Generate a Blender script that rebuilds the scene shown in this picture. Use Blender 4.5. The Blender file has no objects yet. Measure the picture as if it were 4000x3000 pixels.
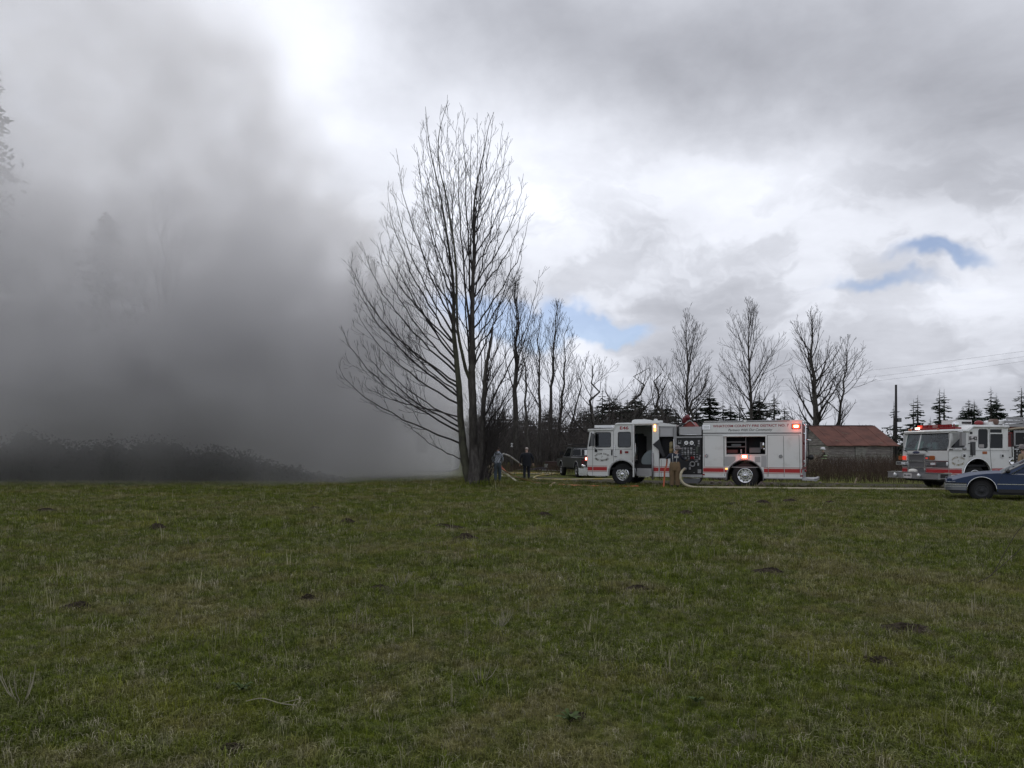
import bpy, math, random
import numpy as np
from mathutils import Vector, Matrix, noise as mnoise
from mathutils.geometry import tessellate_polygon

S = bpy.context.scene
COL = S.collection
R = math.radians

# ------------------------------------------------------------------ camera
F, HX, HY, EYE = 2890.0, 2000.0, 1760.0, 1.6      # photo pixels per unit tangent, vanishing point, eye height
cam = bpy.data.cameras.new('camera')
cam.sensor_width = 36.0
cam.lens = F / 4000.0 * 36.0
cam.shift_y = (HY - 1500.0) / 4000.0
cam.clip_start = 0.1
cam.clip_end = 3000.0
camo = bpy.data.objects.new('camera', cam)
COL.objects.link(camo)
camo.location = (0, 0, EYE)
camo.rotation_euler = (R(90), 0, 0)
S.camera = camo
S.view_settings.view_transform = 'Standard'
S.view_settings.look = 'None'
S.view_settings.gamma = 1
S.view_settings.use_curve_mapping = False
S.view_settings.exposure = 0.0
S.render.engine = 'CYCLES'
cy = S.cycles
cy.use_denoising = True
cy.max_bounces = 8
cy.diffuse_bounces = 3
cy.glossy_bounces = 3
cy.transmission_bounces = 4
cy.transparent_max_bounces = 12
cy.volume_bounces = 3
cy.volume_step_rate = 2.0
cy.caustics_reflective = False
cy.caustics_refractive = False


def at(px, py, Y):
    return Vector(((px - HX) * Y / F, Y, EYE + (HY - py) * Y / F))


def gnd(px, py):
    Y = EYE * F / (py - HY)
    return Vector(((px - HX) * Y / F, Y, 0.0))


# ------------------------------------------------------------------ node expressions
class E:
    """a socket with arithmetic; works in shader, world and geometry trees"""
    def __init__(s, t, sock): s.t, s.s = t, sock
    def _op(s, op, *a, clamp=False):
        n = s.t.nodes.new('ShaderNodeMath'); n.operation = op; n.use_clamp = clamp
        for i, v in enumerate((s,) + a):
            if isinstance(v, E): s.t.links.new(v.s, n.inputs[i])
            else: n.inputs[i].default_value = v
        return E(s.t, n.outputs[0])
    def __add__(s, o): return s._op('ADD', o)
    __radd__ = __add__
    def __mul__(s, o): return s._op('MULTIPLY', o)
    __rmul__ = __mul__
    def __sub__(s, o): return s._op('SUBTRACT', o)
    def __rsub__(s, o): return (s * -1.0) + o
    def __truediv__(s, o): return s._op('DIVIDE', o)
    def pow(s, o): return s._op('POWER', o)
    def abs(s): return s._op('ABSOLUTE')
    def exp(s): return s._op('EXPONENT')
    def max(s, o): return s._op('MAXIMUM', o)
    def min(s, o): return s._op('MINIMUM', o)
    def clamp(s): return s._op('ADD', 0.0, clamp=True)
    def ramp(s, a, b, smooth=True):
        n = s.t.nodes.new('ShaderNodeMapRange')
        n.interpolation_type = 'SMOOTHSTEP' if smooth else 'LINEAR'
        n.clamp = True
        s.t.links.new(s.s, n.inputs['Value'])
        n.inputs['From Min'].default_value = a
        n.inputs['From Max'].default_value = b
        return E(s.t, n.outputs['Result'])


def noise_node(t, vec, scale, detail=3.0, rough=0.5, dist=0.0, color=False):
    n = t.nodes.new('ShaderNodeTexNoise')
    if vec is not None: t.links.new(vec, n.inputs['Vector'])
    n.inputs['Scale'].default_value = scale
    n.inputs['Detail'].default_value = detail
    n.inputs['Roughness'].default_value = rough
    n.inputs['Distortion'].default_value = dist
    return n.outputs['Color'] if color else E(t, n.outputs[0])


def mix_col(t, fac, a, b):
    n = t.nodes.new('ShaderNodeMix'); n.data_type = 'RGBA'
    for k, v in ((0, fac), (6, a), (7, b)):
        if isinstance(v, E): t.links.new(v.s, n.inputs[k])
        elif hasattr(v, 'is_output'): t.links.new(v, n.inputs[k])
        elif k == 0: n.inputs[0].default_value = v
        else: n.inputs[k].default_value = (v[0], v[1], v[2], 1)
    return n.outputs[2]


def combine(t, x, y, z):
    n = t.nodes.new('ShaderNodeCombineXYZ')
    for k, v in enumerate((x, y, z)):
        if isinstance(v, E): t.links.new(v.s, n.inputs[k])
        else: n.inputs[k].default_value = v
    return n.outputs[0]


# ------------------------------------------------------------------ sky
SUN_EL, SUN_AZ = 30.0, -19.0      # behind the cloud, ahead and to the left of the view
w = bpy.data.worlds.new('World'); S.world = w; w.use_nodes = True
t = w.node_tree; t.nodes.clear()
tc = t.nodes.new('ShaderNodeTexCoord')
sx = t.nodes.new('ShaderNodeSeparateXYZ'); t.links.new(tc.outputs['Generated'], sx.inputs[0])
X, Y, Z = (E(t, sx.outputs[i]) for i in range(3))
sky = t.nodes.new('ShaderNodeTexSky'); sky.sky_type = 'NISHITA'; sky.sun_disc = False
sky.sun_elevation = R(SUN_EL); sky.sun_rotation = R(SUN_AZ); sky.dust_density = 0.2
# cloud sheet: the direction divided by its height, so clouds bunch up towards the horizon
zz = Z.max(0.0) + 0.16
plane = combine(t, X / zz, Y / zz, 0.0)
n_big = noise_node(t, plane, 0.9, 5, 0.55, 0.35)
n_mid = noise_node(t, plane, 2.3, 6, 0.58, 0.25)
ya = Y.abs().max(0.04)
u = X / ya; v = Z / ya
wn = t.nodes.new('ShaderNodeTexNoise'); t.links.new(tc.outputs['Generated'], wn.inputs['Vector'])
wn.inputs['Scale'].default_value = 5.0; wn.inputs['Detail'].default_value = 5.0; wn.inputs['Roughness'].default_value = 0.6
ws = t.nodes.new('ShaderNodeSeparateColor'); t.links.new(wn.outputs['Color'], ws.inputs[0])
wu = u + (E(t, ws.outputs[0]) - 0.5) * 0.20
wv = v + (E(t, ws.outputs[1]) - 0.5) * 0.16


def patch(px, py, rx, ry, hard=False):
    """a soft cloud mass seen in the direction of that photo pixel"""
    a = (wu - (px - HX) / F) * (F / rx)
    b = (wv - (HY - py) / F) * (F / ry)
    return ((a * a + b * b) * -1.0).exp()


n_fine = noise_node(t, plane, 7.0, 5, 0.6, 0.3)
val = (n_big - 0.5) * 0.34 + (n_mid - 0.5) * 0.30 + (n_fine - 0.5) * 0.12 + 0.70
for px, py, rx, ry, amp in (
        (1050, 60, 420, 420, 0.34), (1250, 480, 260, 330, 0.16), (3050, 240, 1000, 280, -0.24), (2150, 60, 420, 170, -0.15),
        (3900, 330, 600, 420, -0.08), (2300, 800, 900, 300, 0.30), (1850, 600, 330, 300, 0.12), (2480, 900, 230, 150, -0.13), (3650, 870, 600, 200, 0.08),
        (3050, 720, 260, 120, 0.10), (3700, 760, 420, 100, -0.10),
        (2720, 1130, 240, 150, -0.10), (3500, 1580, 900, 130, -0.17), (3550, 1250, 500, 110, 0.05), (2900, 1420, 420, 100, -0.09),
        (2310, 1330, 120, 130, 0.18), (3750, 1160, 260, 90, 0.10), (2000, 1600, 500, 120, 0.02), (4400, 1500, 500, 200, -0.12)):
    val = val + patch(px, py, rx, ry) * amp
# heaped clouds low down: crisp upper edges in a warped direction pattern
heap = noise_node(t, combine(t, wu * 1.0, wv * 2.1, Y * 0.2), 5.5, 5, 0.55, 0.2).ramp(0.44, 0.58)
low_ = v.ramp(0.02, 0.10) * (1.0 - v.ramp(0.26, 0.48))
val = val + (heap - 0.5) * low_ * 0.17
val = val.max(0.12).min(1.05)
cloud = combine(t, val * 0.955, val * 0.985, val * 1.055 + 0.020)
# gaps of blue
gap = patch(2040, 1245, 360, 72) * 1.1 + patch(2400, 1262, 150, 34) * 0.9 + patch(3640, 1040, 190, 36) * 0.85 \
    + patch(3440, 1130, 260, 34) * 0.6 + patch(2260, 1235, 70, 30) * 0.5
gap = (gap * 1.25 + (n_mid - 0.5) * 0.5).ramp(0.12, 0.95) * 0.72
bg1 = t.nodes.new('ShaderNodeBackground'); bg1.inputs[1].default_value = 1.0; t.links.new(cloud, bg1.inputs[0])
bg2 = t.nodes.new('ShaderNodeBackground'); bg2.inputs[1].default_value = 0.075; vs_ = t.nodes.new('ShaderNodeVectorMath'); vs_.operation = 'MULTIPLY'; t.links.new(sky.outputs[0], vs_.inputs[0]); vs_.inputs[1].default_value = (0.95, 1.0, 1.22)
t.links.new(vs_.outputs[0], bg2.inputs[0])
ms = t.nodes.new('ShaderNodeMixShader')
t.links.new(gap.s, ms.inputs[0]); t.links.new(bg1.outputs[0], ms.inputs[1]); t.links.new(bg2.outputs[0], ms.inputs[2])
wo = t.nodes.new('ShaderNodeOutputWorld'); t.links.new(ms.outputs[0], wo.inputs[0])

sun = bpy.data.lights.new('sun', 'SUN'); sun.energy = 0.5; sun.angle = R(25); sun.color = (1.0, 0.96, 0.9)
suno = bpy.data.objects.new('sun', sun); COL.objects.link(suno)
sd = Vector((math.sin(R(SUN_AZ)) * math.cos(R(SUN_EL)), math.cos(R(SUN_AZ)) * math.cos(R(SUN_EL)), math.sin(R(SUN_EL))))
suno.rotation_euler = sd.to_track_quat('Z', 'Y').to_euler()
suno.location = sd * 200

# ------------------------------------------------------------------ materials
MATS = {}


def mat(name, col, rough=0.6, metal=0.0, spec=0.5, coat=0.0, var=0.0, vscale=6.0, bump=0.0, bscale=30.0, col2=None, thr=(0.35, 0.65),
        emit=None, estr=0.0, stretch=None, world=False):
    if name in MATS: return MATS[name]
    m = bpy.data.materials.new(name); m.use_nodes = True
    t = m.node_tree; b = t.nodes['Principled BSDF']
    b.inputs['Roughness'].default_value = rough
    b.inputs['Metallic'].default_value = metal
    b.inputs['Specular IOR Level'].default_value = spec
    b.inputs['Coat Weight'].default_value = coat
    b.inputs['Base Color'].default_value = (*col, 1)
    if emit:
        b.inputs['Emission Color'].default_value = (*emit, 1); b.inputs['Emission Strength'].default_value = estr
    if var or bump or col2:
        if world:
            g = t.nodes.new('ShaderNodeNewGeometry'); vec = g.outputs['Position']
        else:
            g = t.nodes.new('ShaderNodeTexCoord'); vec = g.outputs['Object']
        if stretch:
            mp = t.nodes.new('ShaderNodeMapping'); mp.inputs['Scale'].default_value = stretch
            t.links.new(vec, mp.inputs['Vector']); vec = mp.outputs[0]
        n = noise_node(t, vec, vscale, 5, 0.6)
        if col2:
            c = mix_col(t, n.ramp(*thr), col, col2)
            t.links.new(c, b.inputs['Base Color'])
        elif var:
            k = (n - 0.5) * (2 * var) + 1.0
            c = combine(t, k * col[0], k * col[1], k * col[2])
            t.links.new(c, b.inputs['Base Color'])
        if bump:
            n2 = noise_node(t, vec, bscale, 4, 0.6)
            bn = t.nodes.new('ShaderNodeBump'); bn.inputs['Strength'].default_value = bump; bn.inputs['Distance'].default_value = 0.02
            t.links.new(n2.s, bn.inputs['Height']); t.links.new(bn.outputs[0], b.inputs['Normal'])
    MATS[name] = m
    return m


def glass(name, tint, refl=0.06, rough=0.02):
    if name in MATS: return MATS[name]
    m = bpy.data.materials.new(name); m.use_nodes = True
    t = m.node_tree; t.nodes.clear()
    o = t.nodes.new('ShaderNodeOutputMaterial')
    tr = t.nodes.new('ShaderNodeBsdfTransparent'); tr.inputs[0].default_value = (*tint, 1)
    gl = t.nodes.new('ShaderNodeBsdfGlossy'); gl.inputs['Roughness'].default_value = rough; gl.inputs[0].default_value = (0.9, 0.95, 1, 1)
    fr = t.nodes.new('ShaderNodeLayerWeight'); fr.inputs[0].default_value = 0.5
    k = E(t, fr.outputs[1]).pow(4.0) * 0.6 + (refl + 0.03)
    mx = t.nodes.new('ShaderNodeMixShader')
    t.links.new(k.s, mx.inputs[0]); t.links.new(tr.outputs[0], mx.inputs[1]); t.links.new(gl.outputs[0], mx.inputs[2])
    t.links.new(mx.outputs[0], o.inputs[0])
    MATS[name] = m
    return m


# ------------------------------------------------------------------ mesh helper
def link(name, me, parent=None, loc=None):
    o = bpy.data.objects.new(name, me); COL.objects.link(o)
    if parent is not None: o.parent = parent
    if loc is not None: o.location = loc
    return o


def tag(o, label=None, cat=None, group=None, kind=None):
    if label: o['label'] = label
    if cat: o['category'] = cat
    if group: o['group'] = group
    if kind: o['kind'] = kind
    return o


def thing(name, label, cat, loc=(0, 0, 0), rz=0.0, group=None):
    o = bpy.data.objects.new(name, None); COL.objects.link(o)
    o.empty_display_size = 0.2
    o.location = loc; o.rotation_euler = (0, 0, rz)
    return tag(o, label, cat, group)


class M:
    def __init__(s): s.v = []; s.f = []
    def add(s, vs, fs):
        n = len(s.v); s.v.extend([tuple(p) for p in vs]); s.f.extend([tuple(i + n for i in f) for f in fs]); return s
    def box(s, x0, x1, y0, y1, z0, z1):
        vs = [(x, y, z) for x in (x0, x1) for y in (y0, y1) for z in (z0, z1)]
        return s.add(vs, [(0, 1, 3, 2), (4, 6, 7, 5), (0, 4, 5, 1), (2, 3, 7, 6), (0, 2, 6, 4), (1, 5, 7, 3)])
    def obox(s, c, size, mx):
        vs = [Vector(c) + mx @ Vector((sx * size[0] / 2, sy * size[1] / 2, sz * size[2] / 2)) for sx in (-1, 1) for sy in (-1, 1) for sz in (-1, 1)]
        return s.add(vs, [(0, 1, 3, 2), (4, 6, 7, 5), (0, 4, 5, 1), (2, 3, 7, 6), (0, 2, 6, 4), (1, 5, 7, 3)])
    def tube(s, pts, rad, seg=6, cap=True):
        pts = [Vector(p) for p in pts]
        if not hasattr(rad, '__len__'): rad = [rad] * len(pts)
        vs = []; up = None
        for i, p in enumerate(pts):
            d = (pts[min(i + 1, len(pts) - 1)] - pts[max(i - 1, 0)])
            if d.length < 1e-9: d = Vector((0, 0, 1))
            d.normalize()
            if up is None:
                up = d.orthogonal().normalized()
            else:
                up = up - d * up.dot(d)
                up = up.normalized() if up.length > 1e-6 else d.orthogonal().normalized()
            q = d.cross(up)
            for k in range(seg):
                a = 2 * math.pi * k / seg
                vs.append(p + (up * math.cos(a) + q * math.sin(a)) * rad[i])
        fs = []
        for i in range(len(pts) - 1):
            for k in range(seg):
                a = i * seg + k; b = i * seg + (k + 1) % seg
                fs.append((a, b, b + seg, a + seg))
        if cap:
            fs.append(tuple(range(seg - 1, -1, -1))); fs.append(tuple(range((len(pts) - 1) * seg, len(pts) * seg)))
        return s.add(vs, fs)
    def cyl(s, p0, p1, r0, r1=None, seg=16):
        return s.tube([p0, p1], [r0, r0 if r1 is None else r1], seg)
    def lathe(s, prof, axis_o, axis_d, seg=24, closed=False):
        """prof: list of (distance along the axis, radius)"""
        d = Vector(axis_d).normalized(); u = d.orthogonal().normalized(); q = d.cross(u); o = Vector(axis_o)
        vs = [o + d * h + (u * math.cos(2 * math.pi * k / seg) + q * math.sin(2 * math.pi * k / seg)) * r for h, r in prof for k in range(seg)]
        fs = []
        for i in range(len(prof) - (0 if closed else 1)):
            j = (i + 1) % len(prof)
            for k in range(seg):
                k2 = (k + 1) % seg
                fs.append((i * seg + k, i * seg + k2, j * seg + k2, j * seg + k))
        return s.add(vs, fs)
    def ball(s, c, rx, ry=None, rz=None, nu=12, nv=8):
        ry = rx if ry is None else ry; rz = rx if rz is None else rz
        c = Vector(c); vs = []; fs = []
        for i in range(nv + 1):
            a = math.pi * i / nv
            for k in range(nu):
                b = 2 * math.pi * k / nu
                vs.append(c + Vector((rx * math.sin(a) * math.cos(b), ry * math.sin(a) * math.sin(b), rz * math.cos(a))))
        for i in range(nv):
            for k in range(nu):
                fs.append((i * nu + k, i * nu + (k + 1) % nu, (i + 1) * nu + (k + 1) % nu, (i + 1) * nu + k))
        return s.add(vs, fs)
    def plate(s, outer, y0, y1, holes=(), f=None):
        """a flat sheet with holes: outlines in (x, z), solid from y0 to y1; f maps (x, y, z) -> point"""
        f = f or (lambda x, y, z: (x, y, z))
        loops = [list(outer)] + [list(h) for h in holes]
        flat = [p for l in loops for p in l]
        tris = tessellate_polygon([[Vector((p[0], p[1], 0)) for p in l] for l in loops])
        n = len(flat)
        vs = [f(p[0], y0, p[1]) for p in flat] + [f(p[0], y1, p[1]) for p in flat]
        fs = [tuple(tr) for tr in tris] + [tuple(i + n for i in reversed(tr)) for tr in tris]
        k = 0
        for l in loops:
            m_ = len(l)
            for i in range(m_):
                a = k + i; b = k + (i + 1) % m_
                fs.append((a, b, b + n, a + n))
            k += m_
        return s.add(vs, fs)
    def build(s, name, m, parent=None, smooth=False, loc=None, fix=True):
        me = bpy.data.meshes.new(name)
        me.from_pydata(s.v, [], s.f); me.update()
        if fix:
            import bmesh
            b = bmesh.new(); b.from_mesh(me); bmesh.ops.recalc_face_normals(b, faces=b.faces); b.to_mesh(me); b.free()
        if smooth:
            me.polygons.foreach_set('use_smooth', [True] * len(me.polygons))
            if smooth == 'auto': me.set_sharp_from_angle(angle=R(40))
        me.materials.append(m)
        return link(name, me, parent, loc)


def rrect(x0, x1, z0, z1, r=0.05, n=4):
    pts = []
    for cx, cz, a0 in ((x1 - r, z1 - r, 0), (x0 + r, z1 - r, 90), (x0 + r, z0 + r, 180), (x1 - r, z0 + r, 270)):
        for i in range(n + 1):
            a = R(a0 + 90 * i / n); pts.append((cx + r * math.cos(a), cz + r * math.sin(a)))
    return pts


def roundpoly(pts, r, n=4):
    """round the corners of an outline"""
    out = []
    for i, p in enumerate(pts):
        a = Vector(pts[i - 1]); b = Vector(p); c = Vector(pts[(i + 1) % len(pts)])
        r_ = min(r, (a - b).length * 0.45, (c - b).length * 0.45)
        p0 = b + (a - b).normalized() * r_; p1 = b + (c - b).normalized() * r_
        for k in range(n + 1):
            q = k / n
            out.append(tuple(p0 * (1 - q) ** 2 + b * 2 * q * (1 - q) + p1 * q * q))
    return out


def bez(p0, p1, p2, p3, n=10):
    out = []
    for i in range(n + 1):
        q = i / n
        out.append(p0 * (1 - q) ** 3 + p1 * 3 * q * (1 - q) ** 2 + p2 * 3 * q * q * (1 - q) + p3 * q ** 3)
    return out


def catmull(pts, n=6):
    pts = [Vector(p) for p in pts]; out = []
    for i in range(len(pts) - 1):
        p0 = pts[max(i - 1, 0)]; p1 = pts[i]; p2 = pts[i + 1]; p3 = pts[min(i + 2, len(pts) - 1)]
        for k in range(n):
            q = k / n
            out.append(0.5 * ((2 * p1) + (p2 - p0) * q + (2 * p0 - 5 * p1 + 4 * p2 - p3) * q * q + (3 * p1 - p0 - 3 * p2 + p3) * q ** 3))
    out.append(pts[-1])
    return out


def text_mesh(body, x0, x1, z0, z1, y, shear=0.0, bold=0.0, flip=False):
    """lettering as flat geometry fitted into a rectangle of the (x, z) plane; returns an M"""
    c = bpy.data.curves.new('lettering', 'FONT'); c.body = body; c.size = 1.0; c.shear = shear; c.offset = bold; c.resolution_u = 3
    o = bpy.data.objects.new('lettering', c); COL.objects.link(o)
    dg = bpy.context.evaluated_depsgraph_get(); dg.update()
    me = o.evaluated_get(dg).to_mesh()
    co = [tuple(v.co) for v in me.vertices]; fs = [tuple(p.vertices) for p in me.polygons]
    o.evaluated_get(dg).to_mesh_clear()
    bpy.data.objects.remove(o); bpy.data.curves.remove(c)
    xs = [p[0] for p in co]; ys = [p[1] for p in co]
    ax, bx, ay, by = min(xs), max(xs), min(ys), max(ys)
    m_ = M()
    m_.add([(x0 + (p[0] - ax) / (bx - ax) * (x1 - x0), y, z0 + (p[1] - ay) / (by - ay) * (z1 - z0)) for p in co], fs)
    return m_
# ------------------------------------------------------------------ ground
def turf_colour(t):
    """one patchy field colour, shared by the soil sheet and the blades on it"""
    g = t.nodes.new('ShaderNodeNewGeometry'); p = g.outputs['Position']
    a = noise_node(t, p, 0.33, 5, 0.62, 0.3)      # broad patches
    b = noise_node(t, p, 1.7, 4, 0.6)            # small patches
    d = noise_node(t, p, 14.0, 3, 0.6)           # tussocks
    green = mix_col(t, d.ramp(0.3, 0.7), (0.055, 0.079, 0.007), (0.122, 0.148, 0.016))
    dry = mix_col(t, d.ramp(0.35, 0.65), (0.140, 0.125, 0.042), (0.225, 0.195, 0.085))
    k = (a * 0.6 + b * 0.45).ramp(0.50, 0.62)
    k = k * 0.72
    e = noise_node(t, p, 0.55, 3, 0.5, 0.2)
    green = mix_col(t, e.ramp(0.52, 0.68) * 0.6, green, (0.165, 0.165, 0.026))
    return mix_col(t, k, green, dry), a, b, d


def ground_material():
    m = bpy.data.materials.new('field_soil'); m.use_nodes = True
    t = m.node_tree; b = t.nodes['Principled BSDF']
    c, n1, n2, n3 = turf_colour(t)
    g = t.nodes.new('ShaderNodeNewGeometry')
    f = noise_node(t, g.outputs['Position'], 60.0, 3, 0.6)
    c2 = mix_col(t, f.ramp(0.35, 0.7) * 0.6, c, (0.045, 0.042, 0.026))
    t.links.new(c2, b.inputs['Base Color']); b.inputs['Roughness'].default_value = 1.0; b.inputs['Specular IOR Level'].default_value = 0.1
    bn = t.nodes.new('ShaderNodeBump'); bn.inputs['Strength'].default_value = 0.6; bn.inputs['Distance'].default_value = 0.03
    h = f + n3
    t.links.new(h.s, bn.inputs['Height']); t.links.new(bn.outputs[0], b.inputs['Normal'])
    return m


mm = M(); mm.add([(-900, -60, 0), (900, -60, 0), (900, 1500, 0), (-900, 1500, 0)], [(0, 1, 2, 3)])
tag(mm.build('ground', ground_material(), fix=False), 'flat grass field reaching back to the tree line', 'ground', kind='structure')

# gravel drive the engines stand on: a sheet just over the soil, its edge uneven
rng = random.Random(5)
edge_near = [(-9, 43.0), (-4, 42.6), (0, 40.8), (2, 36.9), (4.0, 34.2), (8, 32.0), (12, 30.7), (16, 29.6), (20, 27.0), (30, 25.0), (60, 22)]
edge_far = [(60, 34), (30, 35), (20, 35.2), (14, 36.8), (8, 39.5), (4, 42.5), (1, 45.5), (-4, 46.4), (-9, 47)]
def wob(pl, n=10):
    out = []
    for i in range(len(pl) - 1):
        for k in range(n):
            q = k / n
            out.append((pl[i][0] * (1 - q) + pl[i + 1][0] * q + rng.uniform(-.1, .1), pl[i][1] * (1 - q) + pl[i + 1][1] * q + rng.uniform(-.16, .16)))
    out.append(pl[-1]); return out
poly = wob(edge_near) + wob(edge_far)
tr = tessellate_polygon([[Vector((p[0], p[1], 0)) for p in poly]])
mm = M(); mm.add([(p[0], p[1], 0.004) for p in poly], [tuple(q) for q in tr])
gravel = mat('gravel', (0.030, 0.026, 0.016), 0.95, var=0, col2=(0.078, 0.070, 0.042), vscale=9.0, bump=0.9, bscale=40, world=True, spec=0.2)
tag(mm.build('gravel_drive', gravel), 'grey brown gravel drive under the fire engines', 'drive', kind='structure')

# ------------------------------------------------------------------ grass
def grass_material(name, dryness):
    m = bpy.data.materials.new(name); m.use_nodes = True
    t = m.node_tree; b = t.nodes['Principled BSDF']
    c, *_ = turf_colour(t)
    oi = t.nodes.new('ShaderNodeObjectInfo'); rnd = E(t, oi.outputs['Random'])
    c = mix_col(t, (rnd * 0.55 + (dryness - 0.32)).clamp() if dryness < 1 else 1.0, c, (0.30, 0.275, 0.19))
    k = rnd._op('FRACT') * 0.0 + ((rnd * 17.3)._op('FRACT') * 1.0 + 0.60)
    vm = t.nodes.new('ShaderNodeVectorMath'); vm.operation = 'SCALE'
    t.links.new(c, vm.inputs[0]); t.links.new(k.s, vm.inputs['Scale'])
    t.links.new(vm.outputs[0], b.inputs['Base Color'])
    b.inputs['Roughness'].default_value = 0.8; b.inputs['Specular IOR Level'].default_value = 0.12
    return m


def tuft(name, seed, blades, h, spread, width, m, lean=0.5):
    r = random.Random(seed); v = []; f = []
    for i in range(blades):
        a = r.uniform(0, 2 * math.pi); d = spread * math.sqrt(r.random())
        bx, by = d * math.cos(a), d * math.sin(a)
        b = r.uniform(0, 2 * math.pi); L = h * r.uniform(0.5, 1.15); le = lean * r.uniform(0.1, 1.4)
        w_ = width * r.uniform(0.6, 1.3)
        dx, dy = math.cos(b), math.sin(b); px_, py_ = -dy * w_, dx * w_
        n = len(v)
        z1, o1 = L * 0.6, le * L * 0.35
        z2, o2 = L * max(0.25, 1 - le * 0.45), le * L
        v += [(bx - px_, by - py_, -0.005), (bx + px_, by + py_, -0.005), (bx + dx * o1 - px_ * .8, by + dy * o1 - py_ * .8, z1),
              (bx + dx * o1 + px_ * .8, by + dy * o1 + py_ * .8, z1), (bx + dx * o2, by + dy * o2, z2)]
        f += [(n, n + 1, n + 3, n + 2), (n + 2, n + 3, n + 4)]
    me = bpy.data.meshes.new(name); me.from_pydata(v, [], f); me.materials.append(m)
    return bpy.data.objects.new(name, me)


gm0 = grass_material('turf_blades', 0.0); gm1 = grass_material('turf_blades_mixed', 0.25); gm2 = grass_material('straw', 0.85)
tufts = bpy.data.collections.new('grass_tufts')      # not linked: only instanced by the grass below
specs = [(22, .050, .050, .0016, gm0, .8), (22, .040, .055, .0016, gm0, 1.1), (20, .055, .05, .0018, gm1, .9), (16, .045, .06, .0018, gm1, 1.3),
         (12, .07, .05, .0017, gm2, 1.2), (26, .032, .06, .0018, gm0, .9),
         (5, .17, .03, .0022, gm2, .45), (16, .10, .07, .0022, gm0, .9)]
for i, (n, h, s_, w_, m_, le) in enumerate(specs):
    tufts.objects.link(tuft('tuft%02d' % i, 10 + i, n, h, s_, w_, m_, le))


def scatter(name, pts, scale, rot, idx, label):
    me = bpy.data.meshes.new(name); n = len(pts)
    me.vertices.add(n); me.vertices.foreach_set('co', np.asarray(pts, np.float32).ravel())
    for nm, ty, data, key in (('sc', 'FLOAT', scale, 'value'), ('ro', 'FLOAT', rot, 'value'), ('ix', 'INT', idx, 'value')):
        at_ = me.attributes.new(nm, ty, 'POINT'); at_.data.foreach_set(key, np.asarray(data))
    o = link(name, me)
    ng = bpy.data.node_groups.new(name, 'GeometryNodeTree')
    ng.interface.new_socket('Geometry', in_out='INPUT', socket_type='NodeSocketGeometry')
    ng.interface.new_socket('Geometry', in_out='OUTPUT', socket_type='NodeSocketGeometry')
    gi = ng.nodes.new('NodeGroupInput'); go = ng.nodes.new('NodeGroupOutput')
    ci = ng.nodes.new('GeometryNodeCollectionInfo'); ci.inputs[0].default_value = tufts
    ci.inputs['Separate Children'].default_value = True; ci.inputs['Reset Children'].default_value = True
    io = ng.nodes.new('GeometryNodeInstanceOnPoints'); io.inputs['Pick Instance'].default_value = True
    def attr(nm, ty):
        n_ = ng.nodes.new('GeometryNodeInputNamedAttribute'); n_.data_type = ty; n_.inputs[0].default_value = nm
        return n_.outputs[0]
    cx = ng.nodes.new('ShaderNodeCombineXYZ'); ng.links.new(attr('ro', 'FLOAT'), cx.inputs[2])
    ng.links.new(gi.outputs[0], io.inputs['Points']); ng.links.new(ci.outputs[0], io.inputs['Instance'])
    ng.links.new(attr('ix', 'INT'), io.inputs['Instance Index']); ng.links.new(attr('sc', 'FLOAT'), io.inputs['Scale'])
    ng.links.new(cx.outputs[0], io.inputs['Rotation']); ng.links.new(io.outputs[0], go.inputs[0])
    md = o.modifiers.new('scatter', 'NODES'); md.node_group = ng
    return tag(o, label, 'grass', kind='stuff')


def drive_edge(x):
    xs = [p[0] for p in edge_near]; ys = [p[1] for p in edge_near]
    return np.interp(x, xs, ys)


MOLES = [  # photo px, py, half width m, height m, label
    (3545, 2462, .26, .045, 'wide low dark soil mound right of centre in the grass'),
    (3420, 2590, .15, .035, 'dark crumbled soil patch just below the widest mound'),
    (2980, 1971, .26, .13, 'dark molehill in the grass below the rear wheel of the long engine'),
    (3085, 1962, .28, .11, 'molehill to the right of the one below the rear wheel'),
    (3240, 1968, .20, .09, 'molehill below the barn, last of a row of four'),
    (2870, 1972, .24, .07, 'flat molehill first in a row below the long engine'),
    (2680, 2010, .26, .10, 'molehill in the grass below the bending firefighter'),
    (2125, 2016, .22, .10, 'molehill in the grass right of the bare tree'),
    (1820, 2110, .26, .10, 'dark molehill below the bare tree, nearest of three'),
    (1775, 2070, .26, .09, 'middle molehill of three below the bare tree'),
    (1730, 2056, .22, .05, 'reddish flat molehill of three below the bare tree'),
    (1355, 2043, .20, .09, 'small molehill left of the bare tree'),
    (1230, 1993, .22, .10, 'far molehill left of the bare tree beside the smoke'),
    (615, 2070, .20, .13, 'pointed molehill alone in the grass at the left'),
    (180, 1998, .30, .08, 'faint molehill at the far left close to the smoke'),
    (3005, 2238, .22, .06, 'dark scraped patch in the middle of the right field'),
    (2490, 2308, .20, .05, 'brown bare patch in the middle of the field'),
    (300, 2382, .16, .07, 'dark clod of soil in the left foreground'),
    (1200, 2348, .12, .06, 'small dark clod in the grass left of centre'),
    (1480, 2302, .15, .04, 'thin dark clod in the grass near the centre'),
    (905, 2930, .07, .02, 'dark hole at the bottom edge of the grass'),
    (2246, 2806, .07, .02, 'dark soil beside the broad leaved weed'),
]
mole_xy = [(gnd(m_[0], m_[1]), m_[2]) for m_ in MOLES]


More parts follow.
